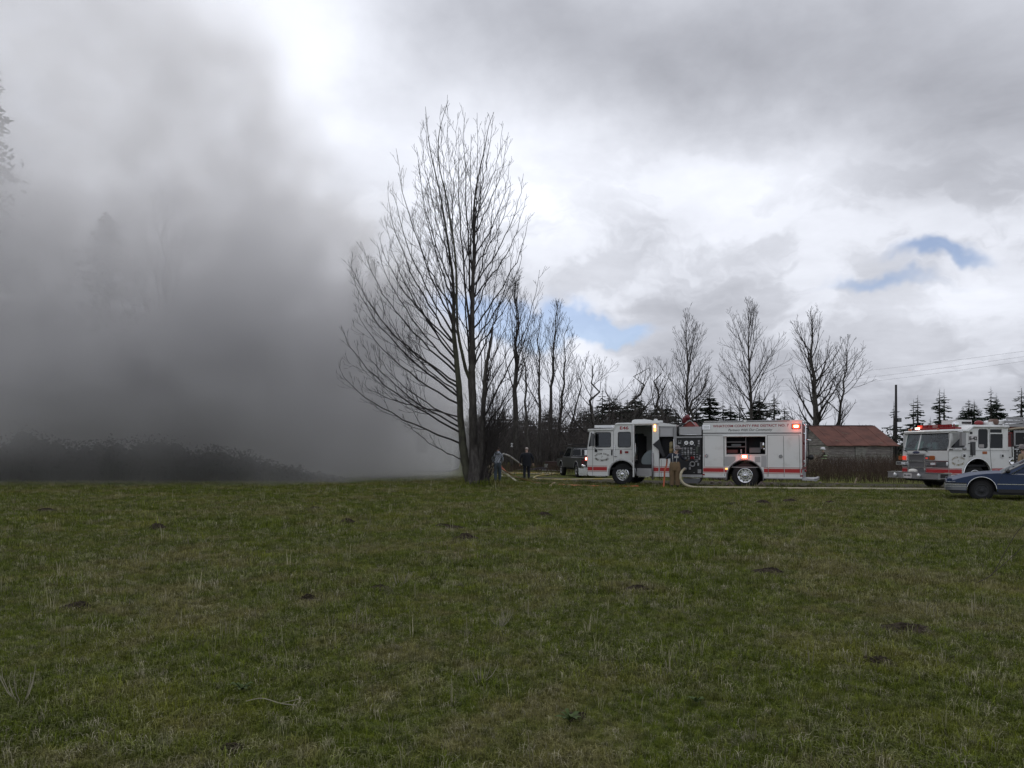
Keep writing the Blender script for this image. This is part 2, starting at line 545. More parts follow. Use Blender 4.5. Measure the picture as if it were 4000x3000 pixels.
def field_points(y0, y1, dens, seed, smin, smax, probs, half=0.74, pad=0.6):
    r = np.random.RandomState(seed)
    W = y1 * half + pad
    n = int((y1 - y0) * 2 * W * dens)
    x = r.uniform(-W, W, n); y = r.uniform(y0, y1, n)
    keep = (np.abs(x) < y * half + pad) & (y < drive_edge(x) - 0.12 + r.uniform(-.3, .12, n))
    for (c, hw) in mole_xy:
        keep &= ((x - c.x) / (hw * .9)) ** 2 + ((y - c.y) / (hw * .75)) ** 2 > r.uniform(.45, 1.1, n)
    x = x[keep]; y = y[keep]; n = len(x)
    ix = r.choice(len(probs), n, p=np.array(probs) / sum(probs))
    # lush clumps and thin places
    nz = np.array([mnoise.noise(Vector((a * .8, b * .8, 3.0))) for a, b in zip(x, y)])
    sc = r.uniform(smin, smax, n) * (1.0 + 0.55 * nz)
    pts = np.stack([x, y, np.zeros(n)], 1)
    return pts, sc, r.uniform(0, 6.283, n), ix


def drive_grass(n, seed):
    r = np.random.RandomState(seed); x = r.uniform(-6, 34, n); e = drive_edge(x); y = e + r.exponential(1.1, n) - .1
    nz = np.array([mnoise.noise(Vector((a * .7, b * 1.6, 9.0))) for a, b in zip(x, y)])
    k = nz + r.uniform(-.3, .3, n) > -.05 + (y - e) * .06
    x, y = x[k], y[k]; m_ = len(x)
    return np.stack([x, y, np.zeros(m_)], 1), r.uniform(1.2, 2.6, m_), r.uniform(0, 6.28, m_), r.choice(8, m_, p=np.array((5, 4, 4, 3, 2, 5, .2, 1)) / 24.2)


A = [drive_grass(14000, 7), field_points(3.2, 8.0, 900, 1, .7, 1.25, (5, 5, 4, 4, 2.0, 5, .10, .9)),
     field_points(8.0, 15.0, 300, 2, 1.1, 1.7, (5, 4, 4, 4, 1.6, 5, .04, .6)),
     field_points(15.0, 26.0, 95, 3, 1.5, 2.3, (5, 4, 4, 3, 1.0, 5, .02, .3)),
     drive_grass(5000, 17), field_points(26.0, 42.0, 50, 4, 1.5, 2.4, (5, 4, 4, 3, .7, 5, .05, .3))]
P = np.concatenate([a[0] for a in A]); SC = np.concatenate([a[1] for a in A]); RO = np.concatenate([a[2] for a in A]); IX = np.concatenate([a[3] for a in A])
scatter('meadow_grass', P, SC.astype(np.float32), RO.astype(np.float32), IX.astype(np.int32), 'short patchy green and straw coloured grass covering the field')

# ------------------------------------------------------------------ molehills
soil = mat('soil', (0.026, 0.021, 0.015), 1.0, col2=(0.070, 0.056, 0.040), vscale=25, bump=1.0, bscale=60, spec=0.1)
for (px, py, hw, h, lab) in MOLES:
    c = gnd(px, py); r = random.Random(int(px + py)); m_ = M()
    nr, ns = 7, 22; vs = [(0, 0, h)]; fs = []
    for i in range(1, nr + 1):
        q = i / nr
        for k in range(ns):
            a = 2 * math.pi * k / ns
            rr = hw * q * (1 + .22 * mnoise.noise(Vector((math.cos(a) * 1.5, math.sin(a) * 1.5, px))))
            z = h * (math.cos(q * math.pi / 2) ** 1.2) * (1 + .5 * mnoise.noise(Vector((rr * math.cos(a) * 9, rr * math.sin(a) * 9, py)))) + r.uniform(-.012, .016) * (q < .95)
            vs.append((rr * math.cos(a) * 1.15, rr * math.sin(a) * .85, max(z, -.01) if q < 1 else -.02))
    for k in range(ns): fs.append((0, 1 + k, 1 + (k + 1) % ns))
    for i in range(nr - 1):
        for k in range(ns):
            fs.append((1 + i * ns + k, 1 + (i + 1) * ns + k, 1 + (i + 1) * ns + (k + 1) % ns, 1 + i * ns + (k + 1) % ns))
    m_.add(vs, fs)
    for _ in range(26):      # crumbs
        a = r.uniform(0, 6.28); d = hw * r.uniform(.2, 1.25); s_ = r.uniform(.008, .022)
        z = max(h * math.cos(min(d / hw, 1) * math.pi / 2), 0)
        m_.ball((d * math.cos(a), d * math.sin(a) * .8, z + s_ * .3), s_, s_ * r.uniform(.6, 1), s_ * r.uniform(.5, .9), 5, 3)
    tag(m_.build('molehill', soil, loc=c), lab, 'molehill', 'molehills and bare soil in the field')

# ------------------------------------------------------------------ dead tussocks and fallen stalks
straw = mat('dead_stalk', (0.26, 0.24, 0.17), 0.8, var=.25, vscale=20)
for (px, py, n, h, lab) in ((1950, 2455, 12, .17, 'splayed pale dead tussock of stiff stalks near the middle of the field'),
                            (1875, 2670, 7, .13, 'small splayed dead tussock below the larger one'),
                            (85, 2750, 7, .24, 'pale bent dead stalks at the left edge of the foreground'),
                            (1560, 2290, 9, .2, 'row of upright pale stalks in the middle distance')):
    c = gnd(px, py); r = random.Random(px); m_ = M()
    for i in range(n):
        a = r.uniform(0, 6.28); le = r.uniform(.35, .95); L = h * r.uniform(.6, 1.15)
        d = Vector((math.cos(a), math.sin(a) * .6, 0))
        b0 = d * .015
        m_.tube([b0, b0 + d * L * le * .5 + Vector((0, 0, L * .35)), b0 + d * L * le * .8 + Vector((0, 0, L * .75)), b0 + d * L * le * .85 + Vector((0, 0, L))],
                [.0035, .003, .0025, .0012], 4)
    tag(m_.build('dead_tussock', straw, loc=c), lab, 'dead plant')
m_ = M(); a = gnd(960, 2777); b = gnd(1160, 2787)
m_.tube(catmull([a + Vector((0, 0, .06)), a.lerp(b, .3) + Vector((0, 0.02, .075)), a.lerp(b, .7) + Vector((0, -.01, .06)), b + Vector((0, 0, .05))], 5), .003, 4)
m_.tube([a.lerp(b, .7) + Vector((0, 0, .06)), b + Vector((.01, .06, .07))], .002, 4)
tag(m_.build('fallen_stalk', straw), 'long pale forked stalk lying flat in the left foreground', 'stalk')
# broad leaved weeds
weed = mat('weed_leaf', (0.06, 0.088, 0.026), 0.8, spec=.2, var=.3, vscale=30)
for (px, py, s_, lab) in ((2225, 2832, .10, 'broad leaved weed rosette beside a patch of soil in the foreground'),
                          (945, 2712, .09, 'low leafy weed in the lower left grass'),
                          (2720, 2760, .07, 'dark leafy weed in the foreground right of centre')):
    c = gnd(px, py); r = random.Random(px)
    root = thing('weed', lab, 'weed', c)
    for i in range(11):
        a = i * 2.4 + r.uniform(-.3, .3); L = s_ * r.uniform(.5, 1.0); up = r.uniform(.25, .8)
        d = Vector((math.cos(a), math.sin(a), 0)); q = Vector((-d.y, d.x, 0))
        m_ = M(); pts = []
        for k, (tt, ww) in enumerate(((0, .02), (.35, .16), (.65, .2), (.9, .1), (1, .01))):
            p = d * L * tt + Vector((0, 0, .03 + L * up * math.sin(tt * 2.2)))
            pts += [p - q * L * ww, p + Vector((0, 0, -L * .05)), p + q * L * ww]
        m_.add(pts, [(3 * k + j, 3 * k + j + 1, 3 * k + j + 4, 3 * k + j + 3) for k in range(4) for j in (0, 1)])
        m_.build('leaf', weed, root, True)
# arching bare shoots reaching in at the right edge
shoot = mat('bramble_cane', (0.045, 0.032, 0.026), 0.7)
m_ = M()
b0 = gnd(3795, 2285)
m_.tube(catmull([b0, at(3870, 2248, b0.y * .995), at(3905, 2195, b0.y * .99), at(3965, 2090, b0.y * .98), at(4030, 2020, b0.y * .97), at(4110, 1960, b0.y * .95)], 5), [.004] * 26, 4)
m_.tube(catmull([at(3866, 2250, b0.y), at(3935, 2192, b0.y * .99), at(3975, 2155, b0.y * .985), at(4010, 2120, b0.y * .98), at(4080, 2060, b0.y * .97)], 5), [.0035] * 21, 4)
m_.tube([b0, at(3750, 2272, b0.y * 1.01)], .003, 4)
tag(m_.build('bramble_shoot', shoot), 'thin arching dark bramble canes at the right edge of the field', 'bramble')
# ------------------------------------------------------------------ smoke: a real volume standing over the burning house
def smoke_material():
    m = bpy.data.materials.new('smoke'); m.use_nodes = True
    t = m.node_tree; t.nodes.clear()
    o = t.nodes.new('ShaderNodeOutputMaterial'); p = t.nodes.new('ShaderNodeVolumePrincipled')
    p.inputs['Color'].default_value = (0.938, 0.932, 0.938, 1)
    p.inputs['Density'].default_value = 1.0
    p.inputs['Density Attribute'].default_value = 'density'
    p.inputs['Anisotropy'].default_value = 0.5
    t.links.new(p.outputs[0], o.inputs['Volume'])
    return m


SM_MIN, SM_MAX, SM_RES = (-40.0, 31.0, 0.05), (2.0, 56.0, 32.0), (84, 50, 64)
me = bpy.data.meshes.new('smoke'); me.from_pydata([(0, 0, 0)], [], [])
smoke = link('smoke', me)
ng = bpy.data.node_groups.new('smoke', 'GeometryNodeTree')
ng.interface.new_socket('Geometry', in_out='INPUT', socket_type='NodeSocketGeometry')
ng.interface.new_socket('Geometry', in_out='OUTPUT', socket_type='NodeSocketGeometry')
go = ng.nodes.new('NodeGroupOutput')
vc = ng.nodes.new('GeometryNodeVolumeCube')
vc.inputs['Min'].default_value = SM_MIN; vc.inputs['Max'].default_value = SM_MAX
for k, nme in enumerate(('Resolution X', 'Resolution Y', 'Resolution Z')): vc.inputs[nme].default_value = SM_RES[k]
ps = ng.nodes.new('GeometryNodeInputPosition'); sp = ng.nodes.new('ShaderNodeSeparateXYZ'); ng.links.new(ps.outputs[0], sp.inputs[0])
x, y, z = (E(ng, sp.outputs[i]) for i in range(3))
n1 = noise_node(ng, ps.outputs[0], 0.11, 4, 0.55, 0.6) - 0.5
n2 = noise_node(ng, ps.outputs[0], 0.32, 4, 0.6, 0.4) - 0.5
# right hand edge of the plume leans away to the left as it rises
fc = ng.nodes.new('ShaderNodeFloatCurve')
ng.links.new((z / 32.0).s, fc.inputs['Value'])
cur = fc.mapping.curves[0]
pts = [(0, -2.7), (5, -2.5), (9, -3.3), (12.5, -5.2), (17, -8.2), (21.5, -11.5), (27, -15.5), (32, -20)]
while len(cur.points) < len(pts): cur.points.new(0.5, 0.5)
for p_, (zz_, xx_) in zip(cur.points, pts): p_.location = (zz_ / 32.0, (xx_ + 30) / 40.0)
fc.mapping.update()
xb = E(ng, fc.outputs[0]) * 40.0 - 30.0
soft = z.ramp(0, 24) * 4.5 + 2.2
n3 = noise_node(ng, ps.outputs[0], 0.75, 3, 0.6, 0.3) - 0.5
side = ((xb - x + n1 * (z.ramp(0, 22) * 14.0 + 3.0) + n2 * (z.ramp(3, 20) * 7.0 + 3.0) + n3 * z.ramp(3, 20) * 3.0) / soft).ramp(-0.15, 0.95)
yf = ((x + 12.0) / 8.0).ramp(0.0, 1.0) * 6.0 + 30.6
front = ((y - yf + n2 * 4.0 + z.ramp(0.5, 3.5) * 0.6) / 5.0).ramp(0.0, 1.0)
back = (55.0 - y).ramp(0.0, 4.0)
left = (x + 40.0).ramp(0.0, 2.0)
top = (32.0 - z).ramp(0.0, 3.0)
rightness = (x + 14.0).ramp(0.0, 6.0)
low = z.ramp(0.3, 5.0) * (1.0 - (rightness * 0.5 + 0.20)) + (rightness * 0.5 + 0.20)
body = (n1 * (z.ramp(1.0, 13.0) * 4.0 + 1.6) + n2 * (z.ramp(1.0, 13.0) * 4.2 + 1.8) + n3 * (z.ramp(1.0, 12.0) * 2.6 + .6) + 0.76).max((1.0 - z.ramp(8.0, 26.0)) * 0.28).min(1.9)
thin_left = (x + 31.0).ramp(-6.0, 10.0) * 0.68 + 0.32          # thinner over the far left trees
thin_up = (1.0 - z.ramp(4.0, 22.0) * 0.80)
clear = 1.0 - (x + 9.5).ramp(0.0, 3.5) * (1.0 - z.ramp(2.5, 6.0)) * 0.62
dens = (1.0 + (1.0 - z.ramp(3.0, 12.0)) * 0.45) * clear * side * front * back * left * top * low * body * thin_left * thin_up * 0.39
ng.links.new(dens.s, vc.inputs['Density'])
sm = ng.nodes.new('GeometryNodeSetMaterial'); sm.inputs['Material'].default_value = smoke_material()
ng.links.new(vc.outputs[0], sm.inputs[0]); ng.links.new(sm.outputs[0], go.inputs[0])
md = smoke.modifiers.new('plume', 'NODES'); md.node_group = ng
me.materials.append(sm.inputs['Material'].default_value)
tag(smoke, 'thick grey smoke billowing up over the burning house', 'smoke', kind='stuff')
# ------------------------------------------------------------------ bare trees
def grow(m_, r, base, dirv, L, rad, depth, up=0.35, gap=0.5, ang=34, seg=4, tipr=0.006, sub=0.5, wig=0.12, droop=0.0):
    """one branch bending upwards (or drooping) with smaller ones off it"""
    n = max(3, int(L / 0.35)); n = min(n, 9)
    p = Vector(base); d = Vector(dirv).normalized(); pts = [p.copy()]; rs = [rad]; dirs = [d.copy()]
    for i in range(n):
        d = (d + Vector((r.uniform(-wig, wig), r.uniform(-wig, wig), r.uniform(-wig, wig) + (up - droop * (i / n)) * 1.6 / n))).normalized()
        p = p + d * (L / n); pts.append(p.copy()); dirs.append(d.copy())
        rs.append(rad + (tipr - rad) * ((i + 1) / n) ** 0.8)
    m_.tube(pts, rs, seg if rad > .02 else 3, cap=False)
    if depth > 0:
        k = max(2, int(L / gap)); side = r.choice((-1, 1))
        for i in range(k):
            q = 0.18 + 0.8 * (i + r.uniform(0, .7)) / k
            if q > 0.97: continue
            j = min(int(q * n), n - 1); b = pts[j].lerp(pts[j + 1], q * n - j); dd = dirs[j]
            side = -side
            ax = Vector((0, 1, 0)) * side + Vector((r.uniform(-.9, .9), 0, r.uniform(-.9, .9)))
            ax = (ax - dd * ax.dot(dd)).normalized()
            nd = Matrix.Rotation(R(ang * r.uniform(.6, 1.4)), 3, ax) @ dd
            rr = rs[j] * 0.55
            grow(m_, r, b, nd, L * sub * (1.15 - q) * r.uniform(.7, 1.3) + .12, max(rr, tipr), depth - 1, up, gap * .75, ang, 3, tipr, sub, wig, droop)
    return pts, rs


bark = mat('bark', (0.035, 0.030, 0.027), 0.9, col2=(0.095, 0.088, 0.078), vscale=5.0, bump=.8, bscale=14, stretch=(1.6, 1.6, .5), thr=(.35, .75))
twig = mat('twigs', (0.028, 0.023, 0.022), 0.85, var=.3, vscale=4)
mossy = mat('bark_mossy', (0.032, 0.030, 0.022), 0.95, col2=(0.072, 0.072, 0.048), vscale=3.0, bump=.8, bscale=14, stretch=(1, 1, .5))

# the big bare tree: trunks traced at its own distance, each limb with its own depth
TD = 33.4
tree0 = thing('bare_tree', 'tall many stemmed bare tree standing in front of the smoke beside the engines', 'tree', gnd(1862, 1898) * 1.0)
T0 = Vector(tree0.location)
TD = T0.y
def c7(x, y, dy=0.0): return at(1300 + x / 2.212, 1200 + y / 2.212, TD + dy) - T0
def c6(x, y, dy=0.0): return at(1300 + x / 1.659, 380 + y / 1.659, TD + dy) - T0
PXM = TD / F      # metres per photo pixel at the tree


def stem(name, pts, widths, m, seg=10, rough=0.06):
    """trunk: widths are photo pixels at the control points"""
    P_ = catmull(pts, 6); n = len(P_)
    rs = [np.interp(i / (n - 1), np.linspace(0, 1, len(widths)), widths) * PXM / 2 for i in range(n)]
    r = random.Random(len(name) + n)
    P_ = [p + Vector((r.uniform(-.4, .4), r.uniform(-.4, .4), 0)) * rs[i] * rough * 3 for i, p in enumerate(P_)]
    mb = M(); mb.tube(P_, [q * (1 + r.uniform(-rough, rough)) for q in rs], seg)
    return mb.build(name, m, tree0, True), P_, rs


mb = M()      # flared foot of the tree
mb.lathe([(-.25, .80), (0, .60), (.25, .50), (.7, .45), (1.2, .38), (1.9, .22)], (0, 0, 0), (0.02, 0, 1), 16)
foot = mb.build('trunk', bark, tree0, True)
for i, v_ in enumerate(foot.data.vertices):
    a_ = math.atan2(v_.co.y, v_.co.x); k_ = 1 + .13 * math.sin(a_ * 3 + 1) + .07 * math.sin(a_ * 7)
    v_.co.x *= k_; v_.co.y *= k_ * .8
_, tA, rA = stem('trunk', [c7(1225, 1520), c7(1216, 1250), c7(1212, 1000), c7(1208, 800), c7(1200, 600), c7(1206, 420), c7(1204, 150), c6(907, 1230),
                           c6(915, 1000), c6(912, 800), c6(922, 640), c6(950, 480), c6(985, 330), c6(1010, 190), c6(1045, 95)],
                 [46, 35, 31, 30, 29, 24, 19, 15, 12, 9, 7, 5, 3.6, 2.2, 1.2], bark)
_, tB, rB = stem('trunk', [c7(1190, 1520, .1), c7(1135, 1280, .15), c7(1108, 1000, .25), c7(1090, 700, .35), c7(1068, 450, .4), c7(1045, 200, .45), c6(782, 1250, .5),
                           c6(766, 1080, .5), c6(728, 820, .6), c6(690, 600, .6), c6(650, 430, .7), c6(622, 280, .7), c6(600, 60, .7)],
                 [42, 32, 26, 23, 20, 16, 12, 10, 7, 5, 4, 3, 1.2], mossy)
_, tC, rC = stem('trunk', [c7(1262, 1520, -.1), c7(1290, 1250, -.2), c7(1296, 1000, -.3), c7(1305, 780, -.35), c7(1325, 520, -.4), c7(1362, 320, -.45), c7(1383, 168, -.5)],
                 [34, 24, 20, 17, 14, 10, 6], bark)
_, tD, rD = stem('trunk', [c7(1192, 640, 0), c7(1150, 540, -.2), c7(1118, 400, -.4), c7(1092, 280, -.5), c7(1075, 120, -.6), c6(800, 1150, -.7), c6(790, 1000, -.8),
                           c6(770, 850, -.9), c6(735, 640, -1.), c6(690, 440, -1.1), c6(690, 230, -1.2), c6(748, 20, -1.2)],
                 [14, 13, 12, 11, 9, 8, 7, 6, 5, 4, 2.6, 1.2], mossy)


def near_point(tr, rs, py):
    """point of a trunk at that photo height"""
    zt = EYE + (HY - py) * PXM
    best = min(range(len(tr)), key=lambda i: abs(tr[i].z - zt))
    return tr[best], rs[best]


def limb(src, py0, tip, spread, seed, rad_px=None, depth=2, gap=.42, kx=.46, kz=.28, dy=None):
    """an arching limb from a trunk to its tip (photo pixels), with twigs"""
    tr, rs = src; r = random.Random(seed)
    a, ra = near_point(tr, rs, py0)
    dy = r.uniform(-1, 1) * spread if dy is None else dy
    b = at(tip[0], tip[1], TD) - T0; b.y = a.y + dy
    h = b - a
    c1_ = a + Vector((h.x * kx, h.y * kx, h.z * kz)); c2_ = a + Vector((h.x * .92, h.y * .92, h.z * .62))
    P_ = bez(a, c1_, c2_, b, 14)
    rad = (rad_px * PXM / 2) if rad_px else min(ra * .55, .011 + h.length * .0058)
    P_ = [p + Vector((r.uniform(-1, 1), r.uniform(-1, 1), r.uniform(-1, 1))) * .055 for p in P_]
    rl = [rad + (.0065 - rad) * (i / 14) ** .75 for i in range(15)]
    mb = M(); mb.tube(P_, rl, 6, cap=False)
    n = int(h.length / gap); side = 1
    for i in range(n):
        q = .14 + .84 * (i + r.random()) / n
        j = min(int(q * 14), 13); p = P_[j].lerp(P_[j + 1], q * 14 - j); d = (P_[j + 1] - P_[j]).normalized(); side = -side
        ax = Vector((r.uniform(-.7, .7), side, r.uniform(-.7, .7))); ax = (ax - d * ax.dot(d)).normalized()
        nd = Matrix.Rotation(R(r.uniform(16, 40)), 3, ax) @ d
        if nd.z < -.1: nd.z = .1
        L = (h.length * .30 * (1.1 - q) + .22) * r.uniform(.4, 1.25)
        grow(mb, r, p, nd, L, max(rl[j] * .5, .008), depth - 1 + (L > 1.4), .45, .5, 30, 3, .0062, .5, .09)
    mb.build('branch', twig, tree0, True)


A_, B_, C_, D_ = (tA, rA), (tB, rB), (tC, rC), (tD, rD)
L_ = [(B_, 1735, (1325, 1428), .8), (B_, 1790, (1590, 1640), .5), (B_, 1700, (1345, 1285), .9), (B_, 1665, (1388, 1300), .8), (B_, 1640, (1440, 1330), 1.0),
      (B_, 1590, (1365, 1170), 1.1), (B_, 1560, (1352, 1008), 1.2), (B_, 1520, (1372, 1015), 1.2), (B_, 1500, (1440, 1150), 1.3), (B_, 1460, (1418, 950), 1.3),
      (B_, 1430, (1450, 905), 1.3), (B_, 1400, (1485, 812), 1.4), (B_, 1340, (1505, 712), 1.4), (B_, 1300, (1545, 735), 1.4), (B_, 1250, (1555, 588), 1.4),
      (B_, 1200, (1590, 765), 1.2), (B_, 1120, (1615, 530), 1.2), (B_, 1030, (1645, 495), 1.), (B_, 930, (1655, 405), .9), 
      (B_, 1620, (1395, 1480), 1.2), (B_, 1380, (1560, 980), 1.2), (B_, 1180, (1640, 640), 1.4), (B_, 1350, (1470, 900), 1.5), (B_, 1540, (1500, 1180), 1.4),
      (D_, 1330, (1660, 640), 1.2), (D_, 1200, (1700, 500), 1.2), (D_, 1100, (1725, 430), 1.), (D_, 1000, (1760, 440), 1.), (D_, 1380, (1720, 700), 1.3), (D_, 900, (1790, 470), 1.),
      (A_, 1500, (1800, 760), 1.0), (A_, 1400, (1790, 520), 1.2), (A_, 1300, (1815, 445), 1.), (A_, 1200, (1840, 520), 1.2), (A_, 1150, (1865, 440), 1.1),
      (A_, 1050, (1880, 560), 1.1), (A_, 950, (1895, 470), .9), (A_, 850, (1925, 470), .8),
      (A_, 1330, (2040, 990), 1.1), (A_, 1280, (2062, 880), 1.2), (A_, 1180, (2050, 760), 1.2), (A_, 1120, (2045, 680), 1.2), (A_, 1060, (2000, 700), 1.2),
      (A_, 1010, (1990, 605), 1.), (A_, 930, (1985, 520), .9), (A_, 860, (1965, 465), .7), (A_, 1380, (2025, 1075), 1.1), (A_, 1240, (1960, 800), 1.3),
      (A_, 1160, (1940, 690), 1.3), (A_, 1430, (1950, 1010), 1.0), (A_, 1440, (2010, 900), 1.3)]
for i, (src, py0, tip, sp_) in enumerate(L_):
    limb(src, py0, tip, sp_, 100 + i, gap=.62)
# right hand stems and the long outward leaning ones
for i, (src, py0, tip, sp_, rp, kx, kz) in enumerate(((C_, 1640, (2100, 1080), .8, 9, .45, .35), (C_, 1560, (2010, 1290), .7, 7, .35, .4), (C_, 1600, (1960, 1180), .8, 7, .3, .4),
        (C_, 1500, (1990, 1200), .8, 6, .4, .35), (C_, 1450, (1900, 1080), .7, 5, .4, .35), (C_, 1400, (1945, 1150), .6, 5, .3, .4), (C_, 1680, (2060, 1350), .8, 7, .45, .35),
        (C_, 1700, (2040, 1430), .9, 6, .5, .35), (C_, 1740, (2080, 1500), .9, 6, .5, .35), (C_, 1550, (1870, 1180), .6, 5, .4, .3), (C_, 1620, (1925, 1290), .6, 6, .3, .4))):
    limb(src, py0, tip, sp_, 200 + i, rp, gap=.55, kx=kx, kz=kz)
# thicket of suckers round its foot
r = random.Random(77)
for g in range(3):
    mb = M()
    for i in range(11):
        a0 = Vector((r.uniform(.0, .55), r.uniform(-.5, .5), 0))
        lean = r.uniform(.05, 1.0)
        tip = Vector((a0.x + lean * r.uniform(1.2, 2.6), a0.y + r.uniform(-1.3, 1.3), r.uniform(2.0, 6.2) * (1.15 - lean * .45)))
        d = Vector((tip.x - a0.x, tip.y - a0.y, tip.z)) ; d.x *= .7
        grow(mb, r, a0, d, tip.length, r.uniform(.012, .024), 2, .22, .62, 24, 4, .006, .40, .07)
    mb.build('sucker', twig, tree0, True)
# the sod round the tree's foot grows longer
tall = []
rr_ = np.random.RandomState(9)
n_ = 900; ax_ = rr_.normal(0, 1.3, n_); ay_ = rr_.normal(-.1, .55, n_)
scatter('tall_grass', np.stack([T0.x + .6 + ax_, T0.y + ay_, np.zeros(n_)], 1), rr_.uniform(2.0, 4.6, n_).astype(np.float32) * np.exp(-ax_ ** 2 / 5).astype(np.float32),
        rr_.uniform(0, 6.28, n_).astype(np.float32), rr_.choice([0, 2, 7, 3], n_).astype(np.int32), 'longer green grass round the foot of the bare tree')


def bare_tree(label, px, top, base_D, widths, limbs, seed, lean=0, fork=None, spread=1.0, ang=(35, 60), up=.5, droop=0.0, group='bare trees behind the engines',
              first=.25, crownw=.22, depth=2, m=twig, name='bare_tree', px_top=None, lk=1.0, gap=.8, zig=.06):
    """a tree of its own: trunk and limbs at its real distance"""
    r = random.Random(seed); base = at(px, 0, base_D); base.z = 0
    tip = at(px_top if px_top else px, top, base_D)
    H = tip.z; o = thing(name, label, 'tree', base, 0, group)
    P_ = []; n = 12
    for i in range(n + 1):
        q = i / n
        P_.append(Vector(((tip.x - base.x) * q ** 1.2 + r.uniform(-zig, zig) * q * 4, r.uniform(-zig, zig) * 4 * q, H * q)))
    rs = [widths * (1 - .93 * (i / n) ** .9) for i in range(n + 1)]
    mb = M(); mb.tube(P_, rs, 8); mb.build('trunk', m if m is not twig else bark, o, True)
    mb = M(); tr_ = .012 * base_D / 80
    for i in range(limbs):
        q = first + (1 - first) * ((i + r.random()) / limbs) ** .9
        q = min(q, .97)
        j = min(int(q * n), n - 1); p = P_[j].lerp(P_[j + 1], q * n - j)
        a = r.uniform(0, 6.283); th = R(r.uniform(*ang) * (1 - .45 * q))
        d = Vector((math.cos(a) * math.sin(th), math.sin(a) * math.sin(th), math.cos(th)))
        shape = math.sin(min(1, (q - first) / (1 - first) * .85 + .25) * math.pi) ** .7
        L = H * crownw * (.35 + .9 * shape) * r.uniform(.65, 1.25) * lk
        grow(mb, r, p, d, L, max(rs[j] * .42, tr_ * 1.2), depth, up, gap, 32, 4, tr_, .5, .11, droop)
    mb.build('crown', twig, o, False)
    return o


G1 = 'tall bare cottonwoods'
bare_tree('tall slim bare tree standing behind the cab end of the long engine', 2690, 1226, 88, .26, 44, 11, first=.12, crownw=.25, px_top=2680)
bare_tree('tallest slim bare tree behind the middle of the long engine', 2938, 1180, 86, .27, 40, 12, first=.16, crownw=.26, px_top=2925, ang=(38, 62))
bare_tree('broad bare tree with thick dark trunk rising behind the rusty roofed barn', 3193, 1236, 80, .48, 34, 13, first=.12, crownw=.28, px_top=3165, ang=(45, 75), up=.6, droop=.5)
bare_tree('thin leaning bare tree behind the ridge of the rusty roofed barn', 3262, 1322, 80, .24, 28, 14, first=.12, crownw=.26, px_top=3320, ang=(45, 75), up=.5, droop=.7)
bare_tree('tall forked bare tree directly right of the big bare tree', 2012, 1100, 62, .32, 30, 21, first=.38, crownw=.26, px_top=2018, ang=(20, 45), up=.55, gap=1.0)
bare_tree('slender bare tree second to the right of the big bare tree', 2108, 1235, 62, .2, 20, 22, first=.35, crownw=.22, px_top=2100, ang=(22, 45))
bare_tree('thin crooked bare tree leaning left of the slender pair', 2065, 1300, 60, .17, 18, 25, first=.3, crownw=.22, px_top=2040, ang=(25, 50))
bare_tree('slender bare tree with feathery crown above the dark pickup', 2147, 1190, 64, .22, 24, 23, first=.45, crownw=.2, px_top=2170, ang=(15, 38))
bare_tree('pale thin bare tree with level side twigs above the dark pickup', 2180, 1265, 66, .2, 26, 24, first=.25, crownw=.22, px_top=2215, ang=(35, 70))
bare_tree('short wide bare tree at the edge of the woods left of the long engine', 2200, 1400, 66, .14, 20, 26, first=.15, crownw=.32, px_top=2290, ang=(30, 60))
# crooked old orchard trees
for px, top, ptop, sd_, lab, D in ((2300, 1430, 2330, 31, 'crooked old bare tree above the front roof of the long engine', 60),
                                   (2455, 1440, 2500, 32, 'gnarled bare tree with twisting limbs left of the long engine roof unit', 58),
                                   (2590, 1455, 2560, 33, 'gnarled spreading bare tree right behind the pump compartment', 57),
                                   (2655, 1475, 2740, 34, 'leaning gnarled bare tree behind the white water gun on the engine', 57)):
    bare_tree(lab, px, top, D, .29, 12, sd_, first=.3, crownw=.42, px_top=ptop, ang=(40, 85), up=.5, depth=2, zig=.16, gap=.7)
bare_tree('broken leafless snag standing above the treeline left of the engine roof', 2385, 1470, 75, .12, 3, 35, first=.6, crownw=.15, px_top=2370, ang=(20, 40), depth=1)

# ------------------------------------------------------------------ conifers
needle = mat('conifer_needles', (0.012, 0.020, 0.015), 0.85, col2=(0.030, 0.042, 0.026), vscale=2.5, spec=.2)


